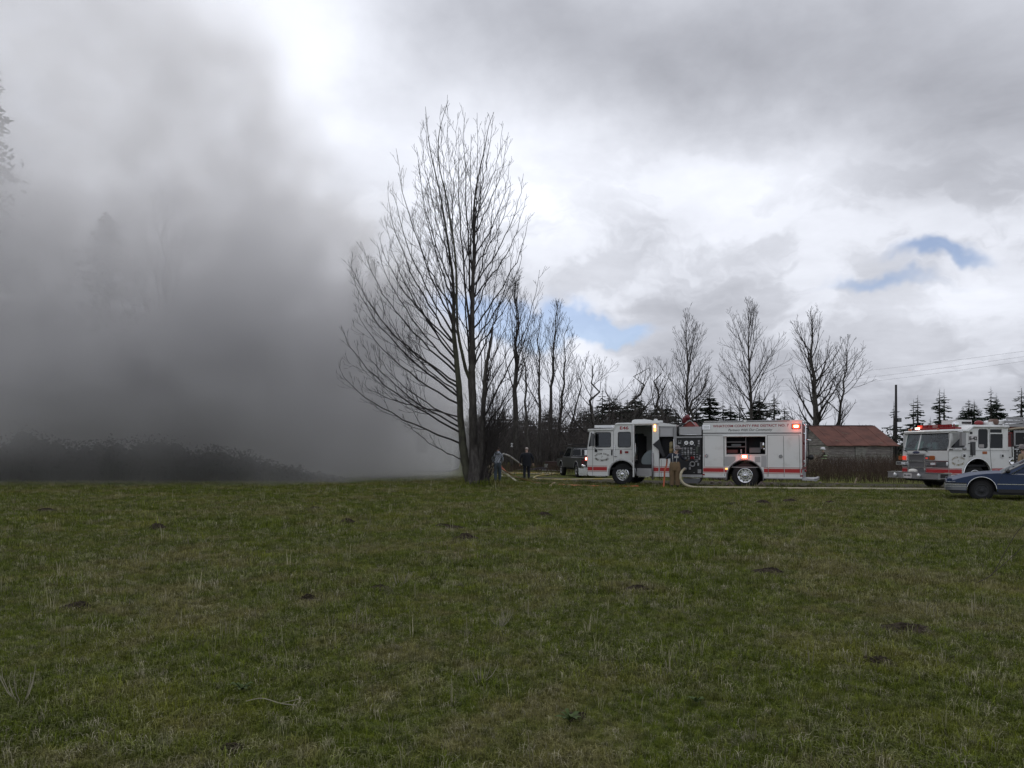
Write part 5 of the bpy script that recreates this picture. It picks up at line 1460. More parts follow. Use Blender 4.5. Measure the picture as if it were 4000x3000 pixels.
mb = M(); mb.add([wsp(.1, 0), wsp(W4 - .1, 0), wsp(W4 - .1, .06), wsp(.1, .06)], [(0, 1, 2, 3)]); mb.add([wsp(.1, .94), wsp(W4 - .1, .94), wsp(W4 - .1, 1.02), wsp(.1, 1.02)], [(0, 1, 2, 3)]); mb.build('windscreen_seal', blackp, en2, fix=False)
for xa, ya, xb_, yb_ in ((270, 605, 375, 600), (575, 600, 700, 590)):
    p = f1(xa, ya); q = f1(xb_, yb_); mb = M()
    y0_ = f1((xa + xb_) / 2 + 100, 0)[0]
    mb.tube([(-.03, y0_ + .0, zws - .05), (.0, (p[0] + q[0]) / 2, zws + .08)], .014, 4); mb.tube([(.0, p[0], zws + .06), (.0, q[0], zws + .12)], .012, 4); mb.build('wiper', black, en2)
# interior
mb = M(); mb.box(.25, ce - .1, .06, W4 - .06, .95, 1.02); mb.box(1.75, 1.8, .06, W4 - .06, 1.0, zl4 - .05); mb.box(ce - .06, ce - .03, .05, W4 - .05, 1.0, zh4); mb.box(.2, .75, .1, W4 - .1, 1.0, zws - .05); mb.build('cab_interior', inside, en2)
mb = M(); mb.obox((.35, f1(490, 0)[0], zws + .2), (.03, .38, .42), Matrix.Rotation(R(25), 3, 'Y')); mb.build('clipboard', mat('paper_green', (.42, .50, .45), .7), en2)
mb = M(); mb.ball((.45, f1(610, 0)[0], zws + .2), .10, .10, .12); mb.box(.5, .7, f1(660, 0)[0] - .1, f1(660, 0)[0] + .1, zws - .1, zws + .35); mb.build('dash_item', mat('pale_grey', (.4, .43, .43), .7), en2, True)
for yy in (.55, 1.95):
    mb = M(); mb.box(1.1, 1.55, yy - .25, yy + .25, 1.15, 1.35); mb.box(1.5, 1.64, yy - .25, yy + .25, 1.25, 2.1); mb.build('seat', greyp, en2)
mb = M(); mb.lathe([(0, .22), (.015, .235), (.03, .22), (.015, .205)], (.72, .55, zws + .08), (-.6, 0, .8), 20, closed=True); mb.build('steering_wheel', black, en2, True)
# bottle green emblem plate, lamps, head lamp bands
mb = M(); p = f1(550, 660); mb.v = []; mb.plate([(p[0] + .19 * math.cos(a_ * .3927), p[1] + .055 * math.sin(a_ * .3927)) for a_ in range(16)], -.012, .0, f=ff); mb.build('emblem', mat('emblem_blue', (.05, .055, .11), .4), en2)
for (xa, mt, w_) in ((322, amber, .12), (372, lit_dim, .09), (725, greyp, .11), (800, amber, .13)):
    p = f1(xa, 745); mb = M(); mb.plate(rrect(p[0] - w_, p[0] + w_, p[1] - .085, p[1] + .085, .04), -.045, 0, f=ff); lm = mb.build('front_lamp', mt, en2)
    if xa == 725:
        mb = M(); mb.plate([(p[0] - .06, p[1] - .03), (p[0] + .06, p[1] - .03), (p[0] + .06, p[1] + .01), (p[0] - .06, p[1] + .01)], -.05, -.046, f=ff); mb.build('bulb', lit_dim, lm)
zt_, zb2_ = f1(700, 795)[1], f1(700, 880)[1]
for ya, yb_ in ((.02, gr - .08), (gl + .05, W4 - .02)):
    mb = M(); mb.plate([(ya, zb2_), (yb_, zb2_), (yb_, zt_), (ya, zt_)], -.012, 0, f=ff); bd = mb.build('headlight_band', mat('band_grey', (.12, .125, .13), .35, metal=.3), en2)
    mb = M(); mb.box(-.02, 0, ya, yb_, zt_, zt_ + .025); mb.box(-.02, 0, ya, yb_, zb2_ - .025, zb2_); mb.build('band_trim', chrome, bd)
    cy_ = f1(785, 0)[0] if ya < .5 else f1(335, 0)[0]
    mb = M(); mb.plate(rrect(cy_ - .31, cy_ + .31, zb2_ + .05, zt_ - .03, .04), -.06, -.01, f=ff); hb = mb.build('headlight', chrome, en2)
    for dx in (-.14, .14):
        mb = M(); mb.plate(rrect(cy_ + dx - .12, cy_ + dx + .12, zb2_ + .08, zt_ - .06, .03), -.07, -.061, f=ff); mb.build('lens', clearl if dx < 0 else greyp, hb)
c = f1(1020, 838); mb = M(); mb.ball((-.02, .06, c[1]), .03, .05, .08); mb.build('corner_marker', clearl, en2, True)
# stripe round front and side
for (y0_, y1_) in ((.0, gr - .08), (gl + .05, W4)):
    for zt2, zb3, mt, nm in ((.84, .68, red, 'red_stripe'), (.88, .855, dkred, 'pinstripe'), (.655, .63, dkred, 'pinstripe')):
        mb = M(); mb.box(-.006, 0, y0_, y1_, zb3, zt2); mb.build(nm, mt, en2)
for (x0_, x1_) in ((.01, fw4 - ar4 - .08), (fw4 + ar4 + .06, ce - .02)):
    for zt2, zb3, mt, nm in ((.84, .68, red, 'red_stripe'), (.88, .855, dkred, 'pinstripe'), (.655, .63, dkred, 'pinstripe')):
        mb = M(); mb.box(x0_, x1_, -.006, 0, zb3, zt2); mb.build(nm, mt, en2)
# bumper with plate
bl = W4 + .12; z1_ = .685; z0_ = .47
mb = M(); mb.box(-.62, -.56, -.12, bl, z0_, z1_); mb.box(-.56, .0, -.12, -.06, z0_, z1_); mb.box(-.56, 0, bl - .06, bl, z0_, z1_); bp = mb.build('bumper', dullmet, en2)
mb = M(); mb.box(-.64, -.0, -.14, bl + .02, z1_, z1_ + .03); mb.box(-.64, -.5, -.14, bl + .02, z0_ - .03, z0_); mb.build('bumper_trim', chrome, bp)
yp = [f1(355, 0, -.62)[0], f1(480, 0, -.62)[0]]
mb = M(); mb.box(-.628, -.621, yp[1], yp[0], z0_ + .0, z1_ - .02); pl4 = mb.build('number_plate', mat('plate_white', (.62, .60, .60), .5), bp)
tm = text_mesh('E-42', 0, 1, z0_ + .07, z1_ - .08, 0, bold=.05)
mb = M(); mb.add([(-.632, yp[0] - .05 - v_[0] * (yp[0] - yp[1] - .1), v_[2]) for v_ in tm.v], tm.f); mb.build('lettering', blackp, pl4, fix=False)
for xa in (243, 608):
    yy = f1(xa, 0, -.62)[0]; mb = M(); mb.cyl((-.70, yy, .58), (-.62, yy, .58), .09, .05, 16); mb.build('fog_lamp', clearl, bp, True)
p = b1(915, 1035, -.12); mb = M(); mb.box(-.5, -.15, -.135, -.12, .51, .66); mb.build('siren_grille', black, bp)
c = f1(500, 965, -.3); mb = M(); mb.ball((-.3, c[0], z1_ + .06), .14, .22, .10); mb.build('bumper_cap', cream, bp, True)
mb = M(); mb.box(-.2, 1.0, .4, W4 - .4, .35, .5); mb.build('chassis', black, en2)
# side fittings
for x_, nm, mt, ww, hh, y_ in ((1083, 'badge', blackp, .17, .05, 621), (1283, 'door_handle', chrome, .17, .16, 712), (1605, 'side_marker', amber, .22, .11, 665), (1873, 'door_handle', chrome, .16, .15, 713), (1395, 'badge', blackp, .12, .10, 360),
                               (1058, 'side_marker', redlens, .05, .14, 1030)):
    c = b1(x_, y_); mb = M(); mb.box(c[0] - ww / 2, c[0] + ww / 2, -.03 if 'handle' in nm else -.012, 0, c[1] - hh / 2, c[1] + hh / 2); ob = mb.build(nm, mt, en2)
    if nm == 'door_handle':
        mb = M(); mb.box(c[0] - ww * .3, c[0] + ww * .3, -.036, -.031, c[1] - hh * .35, c[1] + hh * .35); mb.build('latch', black, ob)
c = b1(1422, 443); mb = M(); mb.box(c[0] - .22, c[0] + .22, -.018, 0, c[1] - .12, c[1] + .12); pl_ = mb.build('number_plate', MATS['plate_white'], en2)
text_mesh('E-42', c[0] - .19, c[0] + .19, c[1] - .075, c[1] + .075, -.022, bold=.05).build('lettering', blackp, pl_, fix=False)
mb = M(); mb.plate(rc(b1, 1380, 498, 1462, 705), -.012, 0); mb.build('vent_panel', mat('vent_dark', (.06, .06, .065), .5, bump=.8, bscale=60), en2)
for (xa, ya, yb_) in ((1372, 520, 725), (1990, 380, 735)):
    p = b1(xa, ya); q = b1(xa + 12, yb_); mb = M(); mb.tube([(p[0] - .06, 0, p[1] + .0), (p[0], -.09, p[1]), (q[0], -.09, q[1]), (q[0] - .06, 0, q[1])], .02, 6); mb.build('grab_rail', black, en2, True)
def seam2(pts, w_=.014, nm='door_seam', parent=None):
    m_ = seam(pts, w_); return m_.build(nm, blackp, en2)
seam2([b1(1062, 1050), b1(1040, 640), b1(1062, 345)]); seam2([b1(1670, 280), b1(1690, 640), b1(1712, 930)], .02); seam2([b1(1048, 628), b1(1985, 630)], .012); seam2([b1(1048, 650), b1(1985, 652)], .006)
seam2([b1(1345, 300), b1(1380, 480)], .008); seam2([b1(1400, 272), b1(1340, 335)], .01)
oval_text(en2, b1(1197, 795)[0], b1(1197, 795)[1], .30, .155, 'WHATCOM COUNTY', 'FIRE DISTRICT', '7', .075, -.005, mat('gold_letters', (.33, .29, .20), .5))
arch_trim(en2, fw4, acz4, ar4, -.012, -8, 188, .05, m_=chrome)
mb = M(); mb.plate([(fw4 - ar4, zb4 - .05)] + arch(fw4, acz4, ar4, 185, -5, 20) + [(fw4 + ar4 + .03, zb4 - .05)] + arch(fw4, acz4, ar4 + .03, -5, 185, 20), .05, .6); mb.build('wheel_well', black, en2)
mb = M(); mb.box(fw4 - ar4, fw4 + ar4, .6, .66, zb4, zb4 + .8); mb.build('wheel_well', black, en2)
wheel(en2, fw4, .12, Rt, Rt, .285, .30, steer=0, dish=.0, hub=.15)
wheel(en2, fw4, W4 - .12, Rt, Rt, .285, .30, out=1, dish=.03)
wheel(en2, fw4 + 4.6, .12, Rt, Rt, .285, .55, dish=.12); wheel(en2, fw4 + 4.6, W4 - .12, Rt, Rt, .285, .55, out=1, dish=.12)
# mirror
c = b1(1185, 440); mb = M(); mb.box(c[0] - .10, c[0] + .10, -.32, -.20, c[1] - .30, c[1] + .22); mb.ball((c[0] + .08, -.26, c[1] - .42), .09, .07, .09); mr = mb.build('mirror', dullmet, en2, False)
mb = M(); mb.tube([(c[0] - .1, .0, zl4), (c[0] - .05, -.26, zl4 - .02), (c[0], -.26, c[1] + .25)], .018, 6); mb.tube([(c[0], -.26, c[1] - .5), (c[0] - .25, 0, zs4 + .12)], .014, 6); mb.build('mirror_arm', chrome, en2, True)
# round spot lamp on the roof corner
c = b1(1130, 270, .3); mb = M(); mb.lathe([(0, .13), (-.03, .13), (-.05, .10), (-.05, 0)], (.55, .25, zl4 + .28), (.5, 1, 0), 20); mb.lathe([(0, .13), (.09, .05), (.09, 0)], (.55, .25, zl4 + .28), (.5, 1, 0), 20); sl = mb.build('spot_lamp', chrome, en2, 'auto')
mb = M(); mb.cyl((.57, .28, zl4 + .08), (.57, .28, zl4 + .2), .02, seg=6); mb.build('bracket', chrome, sl)
# light bar across the front roof
lb = thing('x', None, None); bpy.data.objects.remove(lb)
mb = M(); mb.box(.42, .72, .12, W4 - .15, zl4 + .10, zl4 + .17); lbr = mb.build('light_bar', redlens, en2)
for i in range(7):
    y0_ = .22 + i * (W4 - .55) / 7; mb = M(); mb.box(.45, .68, y0_, y0_ + .26, zl4 + .18, zl4 + .30); mb.build('lens', (redlens, redlens, redlens, mat('pink_lens', (.35, .18, .17), .3), redlens, redlens, lit_dim)[i], lbr)
mb = M(); mb.box(.40, .44, W4 - .5, W4 - .28, zl4 + .13, zl4 + .2); mb.build('lens', lit_white, lbr)
mb = M(); mb.cyl((.3, W4 - .1, zl4 + .06), (.3, W4 - .1, zl4 + .16), .07); mb.cyl((.33, .9, zl4 + .06), (.33, .9, zl4 + .13), .05); mb.build('roof_marker', amber, en2, True)
# roof gear
mb = M(); mb.box(1.25, 2.0, .9, 1.7, zh4 + .12, zh4 + .34); mb.build('roof_box', white, en2)
mb = M(); mb.box(1.5, 1.95, .88, .9, zh4 + .18, zh4 + .26); mb.build('roof_box_label', blackp, en2)
mb = M(); mb.ball((2.05, .6, zh4 + .20), .2, .14, .11); mb.build('red_beacon', redlens, en2, True)
mb = M(); mb.obox((2.6, .5, zh4 + .2), (.8, .5, .14), Matrix.Rotation(R(-6), 3, 'Y')); mb.build('roof_box', white, en2)
mb = M(); mb.tube([(2.9, .4, zh4 + .15), (3.3, .4, zh4 + .28), (3.9, .4, zh4 + .28)], .05, 6); mb.tube([(2.9, .6, zh4 + .28), (3.9, .6, zh4 + .34)], .04, 6); mb.tube([(2.7, .1, zh4 + .12), (3.6, .1, zh4 + .2)], .02, 6); mb.build('roof_pipework', chrome, en2, True)
# pump body behind the cab
L4 = 9.2
mb = M(); mb.box(ce + .35, L4, .05, W4 - .05, .6, 1.55); mb.box(ce + .1, L4, .3, W4 - .3, 1.5, zh4 - .35); mb.build('pump_house', inside, en2)
p = b1(2055, 600)[0]
mb = M(); mb.box(ce + .0, p, -.0, .3, .6, b1(2000, 575)[1]); mb.build('corner_post', white, en2)
c = b1(2018, 805); mb = M(); mb.lathe([(-.01, .12), (-.03, .10), (-.01, .06), (0, 0)], (c[0], 0, c[1]), (0, 1, 0), 20); mb.build('fuel_cap', chrome, en2, 'auto')
mb = M(); mb.box(ce + .05, ce + .35, .05, .5, 1.75, 2.35); mb.build('red_locker', mat('deep_red', (.16, .03, .03), .5), en2)
mb = M(); mb.box(p + .02, L4, -.01, .04, .9, 1.75); p2 = mb.build('pump_panel', black, en2)
r = random.Random(42)
for i in range(44):
    xx = p + .1 + (i % 8) * .13; zz = 1.02 + (i // 8) * .13
    mb = M(); mb.box(xx, xx + r.uniform(.04, .09), -.03, -.01, zz, zz + r.uniform(.03, .08)); mb.build('gauge', r.choice((dullmet, greyp, MATS['panel_tag'])), p2)
mb = M(); mb.tube([(p, -.03, 1.65), (L4, -.03, 1.65)], .02, 6); mb.build('panel_rail', chrome, p2, True)
mb = M(); mb.box(p + .0, L4, -.0, .4, 1.78, 2.35); lk2 = mb.build('upper_locker', inside, en2)
mb = M(); mb.box(p - .02, L4, -.03, .0, 2.33, 2.42); mb.box(p - .02, p + .05, -.03, .0, 1.78, 2.33); mb.box(p, L4, -.03, 0, 1.78, 1.83); mb.build('locker_frame', dullmet, lk2)
mb = M(); mb.cyl((p + .6, -.02, 2.1), (p + .6, .1, 2.1), .12, seg=14); mb.build('coiled_hose', greyp, lk2)
for k, (z_, m_) in enumerate(((2.50, mat('tan_hose', (.38, .32, .24), .8)), (2.56, MATS['faded_red_hose']), (2.46, cream))):
    mb = M(); mb.tube(catmull([(ce + .1, .1 + k * .1, z_ - .04), (ce + .8, .05 + k * .1, z_ + .03), (ce + 2, .1 + k * .1, z_ - .02), (L4, .1, z_)], 4), .045, 7); mb.build('stowed_hose', m_, en2, True)
# ladders racked on the side top
z0_ = zh4 + .02
for k in range(3):
    mb = M(); mb.box(ce - .1 + k * .15, L4 + .4, .05 + k * .1, .09 + k * .1, z0_ + .02 + k * .15, z0_ + .13 + k * .15); mb.build('ladder_rail', dullmet, en2)
for i in range(14):
    mb = M(); mb.cyl((ce + .2 + i * .35, .1, z0_ + .08), (ce + .2 + i * .35, .28, z0_ + .38), .02, seg=6); mb.build('rung', dullmet, en2)
mb = M(); mb.cyl((ce - .35, .2, zh4 + .24), (ce - .35, .5, zh4 + .24), .12, seg=16); mb.build('hose_drum', mat('brown_drum', (.15, .09, .07), .7), en2, True)
mb = M(); mb.box(p + 1.3, L4, .0, W4, .6, 2.3); mb.build('rear_body', white, en2)

# ================================================================== blue saloon car
THC = 29.0
OC = Vector((1702 / F * 24.0, 24.0, 0))
car = thing('parked_car', 'dark blue saloon car cut by the right edge in front of the second engine', 'car', OC, R(-THC))
cc_, sc_ = math.cos(R(THC)), math.sin(R(THC))
def sC(px, py, ly=0.0):
    u_ = (px - HX) / F; ox = OC.x + ly * sc_; oy = OC.y + ly * cc_
    s_ = (u_ * oy - ox) / (cc_ + u_ * sc_); Yd = oy - s_ * sc_
    return s_, EYE + (HY - py) * Yd / F
def d1(x, y, ly=0.0): return sC(3440 + x / 3.95, 1600 + y / 3.95, ly)
blue = mat('dark_blue_paint', (0.017, 0.036, 0.092), 0.4, metal=.2, coat=.12, var=.06, vscale=2)
CW = 1.82; CL = 5.0
cw = d1(1560, 0)[0]; car_r = .335; arc = .40
cwr = cw + 2.75
zsil = .30
belt = d1(1850, 1012)[1]      # base of the side windows
top = [d1(1105, 1090), d1(1160, 1075), d1(1270, 1045), d1(1450, 1010), d1(1640, 990), d1(1830, 982)]
top = [(p[0], p[1]) for p in top]
tail = [(d1(1850, 0)[0] + .4, belt), (3.55, belt + .01), (3.9, belt + .02), (4.6, belt - .0), (4.9, belt - .06), (5.0, .7), (5.0, .42), (4.9, .34)]
arcz = .36
shpc = [(.10, .42), (.12, .34), (cw - arc - .02, zsil)] + arch(cw, arcz, arc, 188, -8, 18)[1:-1] + [(cw + arc + .02, zsil), (cwr - arc, zsil)] + arch(cwr, arcz, arc, 188, -8, 18)[1:-1] + [(cwr + arc, zsil)] + tail[::-1] + top[::-1] + [(.05, .72)]
for y0_, y1_ in ((0, .05), (CW - .05, CW)):
    mb = M(); mb.plate(shpc, y0_, y1_)
    b_ = mb.build('body_side', blue, car)
# hood and boot skins: lofts from one shoulder to the other
def skin(line, crown, nm, m_=None, n=9, inset=.0):
    vs = []; fs = []
    for (x_, z_) in line:
        for k in range(n):
            q = k / (n - 1); vs.append((x_ - .10 * math.sin(math.pi * q) * (x_ < 1), inset + (CW - 2 * inset) * q, z_ + crown * math.sin(math.pi * q) ** .6))
    for i in range(len(line) - 1):
        for k in range(n - 1):
            a_ = i * n + k; fs.append((a_, a_ + 1, a_ + n + 1, a_ + n))
    mb = M(); mb.add(vs, fs); return mb.build(nm, m_ or blue, car, True)
skin([(.05, .50)] + [(.04, top[0][1] - .03)] + top + [(top[-1][0] + .35, belt + .03)], .07, 'bonnet')
skin([(4.55, belt), (4.9, belt - .06), (5.02, .7), (5.0, .4)], .06, 'boot_lid')
# front fascia, head lamp, bumper
mb = M(); mb.box(-.02, .12, .0, CW, .50, .70); mb.build('front_fascia', blue, car)
p = d1(1085, 1180); q = d1(1152, 1085)
for y0_, y1_ in ((-.012, .5), (CW - .5, CW + .012)):
    mb = M(); mb.plate([(-.04, .60), (q[0], .60), (q[0], top[0][1] - .03), (.03, top[0][1] - .05)], y0_, y1_); mb.build('headlight', clearl, car)
mb = M(); mb.box(-.04, .02, .55, CW - .55, .58, .72); mb.build('grille', black, car)
bx = d1(1325, 0)[0]
mb = M(); mb.box(-.06, bx, -.03, .06, .33, .50); mb.box(-.06, .1, -.03, CW + .03, .33, .50); mb.box(-.06, bx, CW - .06, CW + .03, .33, .50); bm_ = mb.build('bumper', mat('bumper_grey', (.19, .20, .22), .35, metal=.5), car)
mb = M(); mb.box(-.07, bx, -.036, .06, .505, .53); mb.box(-.065, bx, -.034, -.031, .44, .455); mb.build('bumper_strip', chrome, bm_)
mb = M(); mb.box(-.05, bx, -.025, CW, .53, .57); mb.build('bumper_gap', black, bm_)
mb = M(); mb.plate([(.0, .33), (.1, .22), (cw - arc, .22), (cw - arc, .33)], .03, CW - .03); mb.build('air_dam', black, car)
for px_ in (cw, cwr):
    P_ = arch(px_, arcz, arc, -5, 185, 20); mb = M(); mb.tube([(a_[0], -.004, a_[1]) for a_ in P_], .014, 5); mb.build('wheel_arch_trim', chrome, car, True)
    mb = M(); mb.plate(arch(px_, arcz, arc, 0, 180) + [(px_ - arc - .02, .3)] + arch(px_, arcz, arc + .015, 180, 0) + [(px_ + arc + .02, .3)], .05, .42); mb.build('wheel_well', black, car)
    mb = M(); mb.box(px_ - arc, px_ + arc, .42, .45, .2, .8); mb.build('wheel_well', black, car)
dk = mat('dark_wheel_cover', (.03, .032, .036), .45, metal=.3)
for px_ in (cw, cwr):
    wheel(car, px_, .08, car_r - .01, car_r, .20, .20, holes=8, hub=.05, rimmat=dk, dish=.0)
    wheel(car, px_, CW - .08, car_r - .01, car_r, .20, .20, holes=0, hub=.05, rimmat=dk, out=1)
mb = M(); mb.box(cw + arc + .02, cwr - arc - .02, -.012, .0, .53, .55); mb.build('side_moulding', chrome, car)
mb = M(); mb.box(cw + arc + .04, cwr - arc - .04, -.006, .02, .27, .38); mb.box(cw + .3, cwr - .3, .1, CW - .1, .2, .3); mb.build('sill', black, car)
def seamc(pts, w_=.01):
    m_ = seam(pts, w_); m_.build('door_seam', blackp, car)
seamc([d1(1810, 1190), d1(1830, 1090), (d1(1880, 0)[0], belt)]); seamc([(cwr - .75, .34), (cwr - .7, belt)]); seamc([(cw + 1.45 + .0, .34), (cw + 1.45, belt)])
# greenhouse
g0 = d1(1850, 1010); g1 = d1(2180, 783)
roofz = 1.37; gx0 = g0[0] + .0; gx1 = g1[0] + .35; gx2 = 3.75; gx3 = 4.35
ins = .12
def gp(x_, z_, side):
    q = (z_ - belt) / (roofz - belt); y_ = .02 + ins * q
    return (x_, y_ if side == 0 else CW - y_, z_)
for sd_ in (0, 1):
    ol = [(gx0, belt), (gx3, belt), (gx2, roofz), (gx1, roofz)]
    h1_ = [(gx0 + .28, belt + .035), (cw + 1.40, belt + .035), (cw + 1.40, roofz - .06), (gx1 + .06, roofz - .06)]
    h2_ = [(cw + 1.50, belt + .035), (gx3 - .38, belt + .035), (gx2 - .12, roofz - .06), (cw + 1.50, roofz - .06)]
    mb = M(); mb.plate(ol, 0, .03, [h1_, h2_], lambda x_, y_, z_, s=sd_: (gp(x_, z_, s)[0], gp(x_, z_, s)[1] + (y_ if s == 0 else -y_), z_)); mb.build('window_frame', blue, car)
    for hh in (h1_, h2_):
        mb = M(); mb.add([(gp(x_, z_, sd_)[0], gp(x_, z_, sd_)[1] + (.012 if sd_ == 0 else -.012), z_) for x_, z_ in hh], [(0, 1, 2, 3)]); mb.build('window', wglass, car, fix=False)
        if sd_ == 0:
            mb = M(); mb.tube([(gp(x_, z_, 0)[0], gp(x_, z_, 0)[1] - .006, z_) for x_, z_ in hh + hh[:1]], .011, 5); mb.build('window_trim', chrome, car, True)
mb = M(); mb.add([(gx0 - .02, .1, belt + .05), (gx0 - .02, CW - .1, belt + .05), (gx1, CW - .02 - ins, roofz - .02), (gx1, .02 + ins, roofz - .02)], [(0, 1, 2, 3)]); mb.build('windscreen', sglass, car, fix=False)
mb = M(); mb.tube([(gx0, .04, belt + .02), (gx1, .02 + ins, roofz)], .028, 6); mb.tube([(gx0, CW - .04, belt + .02), (gx1, CW - .02 - ins, roofz)], .028, 6); mb.build('windscreen_pillar', dullmet, car, True)
mb = M(); mb.add([(gx3, .1, belt), (gx3, CW - .1, belt), (gx2, CW - .02 - ins, roofz - .02), (gx2, .02 + ins, roofz - .02)], [(0, 1, 2, 3)]); mb.build('rear_window', wglass, car, fix=False)
vs = []; fs = []
for x_, z_ in ((gx1 - .02, roofz - .005), (gx1 + .4, roofz + .03), (gx2 - .4, roofz + .03), (gx2, roofz)):
    for k in range(7):
        q = k / 6; vs.append((x_, .02 + ins + (CW - .04 - 2 * ins) * q, z_ + .04 * math.sin(math.pi * q)))
for i in range(3):
    for k in range(6): fs.append((i * 7 + k, i * 7 + k + 1, i * 7 + k + 8, i * 7 + k + 7))
mb = M(); mb.add(vs, fs); mb.build('roof', blue, car, True)
mb = M(); mb.box(gx0 + .1, gx3 - .2, .1, CW - .1, .4, .55); mb.box(gx0 - .0, gx0 + .25, .1, CW - .1, .6, belt); mb.build('car_interior', inside, car)
for yy in (.45, CW - .45):
    for xx in (cw + 1.35, cw + 2.3):
        mb = M(); mb.box(xx, xx + .14, yy - .24, yy + .24, .5, 1.05); mb.box(xx + .02, xx + .1, yy - .12, yy + .12, 1.05, 1.2); mb.build('seat', greyp, car)
mb = M(); mb.lathe([(0, .19), (.015, .2), (.03, .19), (.015, .175)], (gx0 + .55, .45, .92), (-.6, 0, .7), 18, closed=True); mb.build('steering_wheel', black, car, True)
c = d1(1945, 960); mb = M(); mb.ball((c[0] + .02, -.12, c[1] + .02), .07, .12, .075); mb.build('mirror', black, car, True)

# ================================================================== dark pickup seen from behind
OP = Vector((328 / F * 44.0, 43.4, 0)); PT = 12.0
pk = thing('pickup_truck', 'dark old pickup with roof rack partly hidden by the cab of the long engine', 'pickup truck', OP, R(90 + PT))
# local x runs forward, y to the left
pblack = mat('dark_green_paint', (0.012, 0.014, 0.012), 0.45, coat=.1, var=.15, vscale=3)
PW = 1.95; hw = PW / 2
pr, pf = 1.05, 4.35; pa = .47; paz = .50
psh = [(0, .62), (pr - pa, .58)] + arch(pr, paz, pa, 170, 10, 14) + [(pr + pa, .55), (pf - pa, .55)] + arch(pf, paz, pa, 170, 10, 14) + [(pf + pa, .58), (5.3, .62), (5.35, 1.0), (5.2, 1.08), (3.95, 1.16), (0, 1.16)]
for y0_, y1_ in ((-hw, -hw + .05), (hw - .05, hw)):
    mb = M(); mb.plate(psh, y0_, y1_); mb.build('body_side', pblack, pk)
mb = M(); mb.plate([(-hw + .05, .62), (hw - .05, .62), (hw - .05, 1.14), (-hw + .05, 1.14)], 0, .05, f=lambda x_, y_, z_: (y_, x_, z_)); tg = mb.build('tailgate', pblack, pk)
mb = M(); mb.box(-.006, 0, -hw + .3, hw - .3, .80, .84); mb.build('tailgate_trim', chrome, tg)
mb = M(); mb.box(.05, 2.3, -hw + .06, hw - .06, .66, .70); mb.box(2.25, 2.3, -hw + .05, hw - .05, .7, 1.15); mb.build('bed', black, pk)
mb = M(); mb.add([(3.95, -hw + .05, 1.16), (3.95, hw - .05, 1.16), (5.25, hw - .1, 1.08), (5.25, -hw + .1, 1.08), (3.95, 0, 1.22), (5.25, 0, 1.14)], [(0, 4, 5, 3), (4, 1, 2, 5)]); mb.box(5.25, 5.34, -hw + .05, hw - .05, .62, 1.07); mb.build('bonnet', pblack, pk)
# cab
cab = [(2.3, 1.16), (4.05, 1.16), (3.45, 1.80), (2.42, 1.82)]
for sgn in (-1, 1):
    mb = M(); mb.plate(cab, 0, .04, [[(2.5, 1.24), (3.85, 1.24), (3.38, 1.74), (2.55, 1.75)]], lambda x_, y_, z_, s=sgn: (x_, s * (hw - .03 - y_ - .16 * (z_ - 1.16) / .65), z_)); mb.build('cab_side', pblack, pk)
    mb = M(); mb.add([(x_, sgn * (hw - .05 - .16 * (z_ - 1.16) / .65), z_) for x_, z_ in [(2.5, 1.24), (3.85, 1.24), (3.38, 1.74), (2.55, 1.75)]], [(0, 1, 2, 3)]); mb.build('window', wglass, pk, fix=False)
ft = lambda x_, y_, z_: (2.32 + .1 * (z_ - 1.16) / .65 + y_, x_, z_)
mb = M(); mb.plate([(-hw + .05, 1.14), (hw - .05, 1.14), (hw - .2, 1.80), (-hw + .2, 1.80)], 0, .04, [[(-hw + .18, 1.28), (hw - .18, 1.28), (hw - .27, 1.70), (-hw + .27, 1.70)]], ft); mb.build('cab_back', pblack, pk)
mb = M(); mb.plate([(-hw + .18, 1.28), (hw - .18, 1.28), (hw - .27, 1.70), (-hw + .27, 1.70)], .015, .022, f=ft); rwn = mb.build('rear_window', dglass, pk)
mb = M(); mb.tube([ft(a_, -.01, z_) for a_, z_ in ((-hw + .18, 1.28), (hw - .18, 1.28), (hw - .27, 1.70), (-hw + .27, 1.70), (-hw + .18, 1.28))], .014, 5); mb.build('window_trim', chrome, rwn, True)
for yy in (-.25, .25):
    mb = M(); mb.box(2.33, 2.37, yy - .015, yy + .015, 1.29, 1.69); mb.build('slider_bar', chrome, rwn)
mb = M(); mb.add([(4.02, -hw + .08, 1.18), (4.02, hw - .08, 1.18), (3.45, hw - .2, 1.78), (3.45, -hw + .2, 1.78)], [(0, 1, 2, 3)]); mb.build('windscreen', sglass, pk, fix=False)
mb = M(); mb.box(2.42, 3.47, -hw + .18, hw - .18, 1.78, 1.84); mb.build('roof', pblack, pk)
mb = M()
for sgn in (-1, 1): mb.tube([(2.2, sgn * .7, 1.98), (3.7, sgn * .7, 1.98)], .02, 6)
for xx in (2.2, 2.9, 3.7): mb.tube([(xx, -.75, 1.98), (xx, .75, 1.98)], .018, 6)
for xx in (2.3, 3.4):
    for sgn in (-1, 1): mb.tube([(xx, sgn * .7, 1.98), (xx, sgn * .72, 1.8)], .015, 5)
mb.build('roof_rack', black, pk, True)
mb = M()
for sgn in (-1, 1): mb.tube([(.05, sgn * (hw - .03), 1.19), (2.2, sgn * (hw - .03), 1.19)], .02, 6)
mb.tube([(.02, -hw + .05, 1.17), (.02, hw - .05, 1.17)], .018, 6); mb.build('bed_rail', dullmet, pk, True)
mb = M(); mb.box(-.16, .0, -hw, hw, .50, .56); mb.box(-.18, -.14, -hw, hw, .44, .60); mb.build('rear_bumper', chrome, pk)
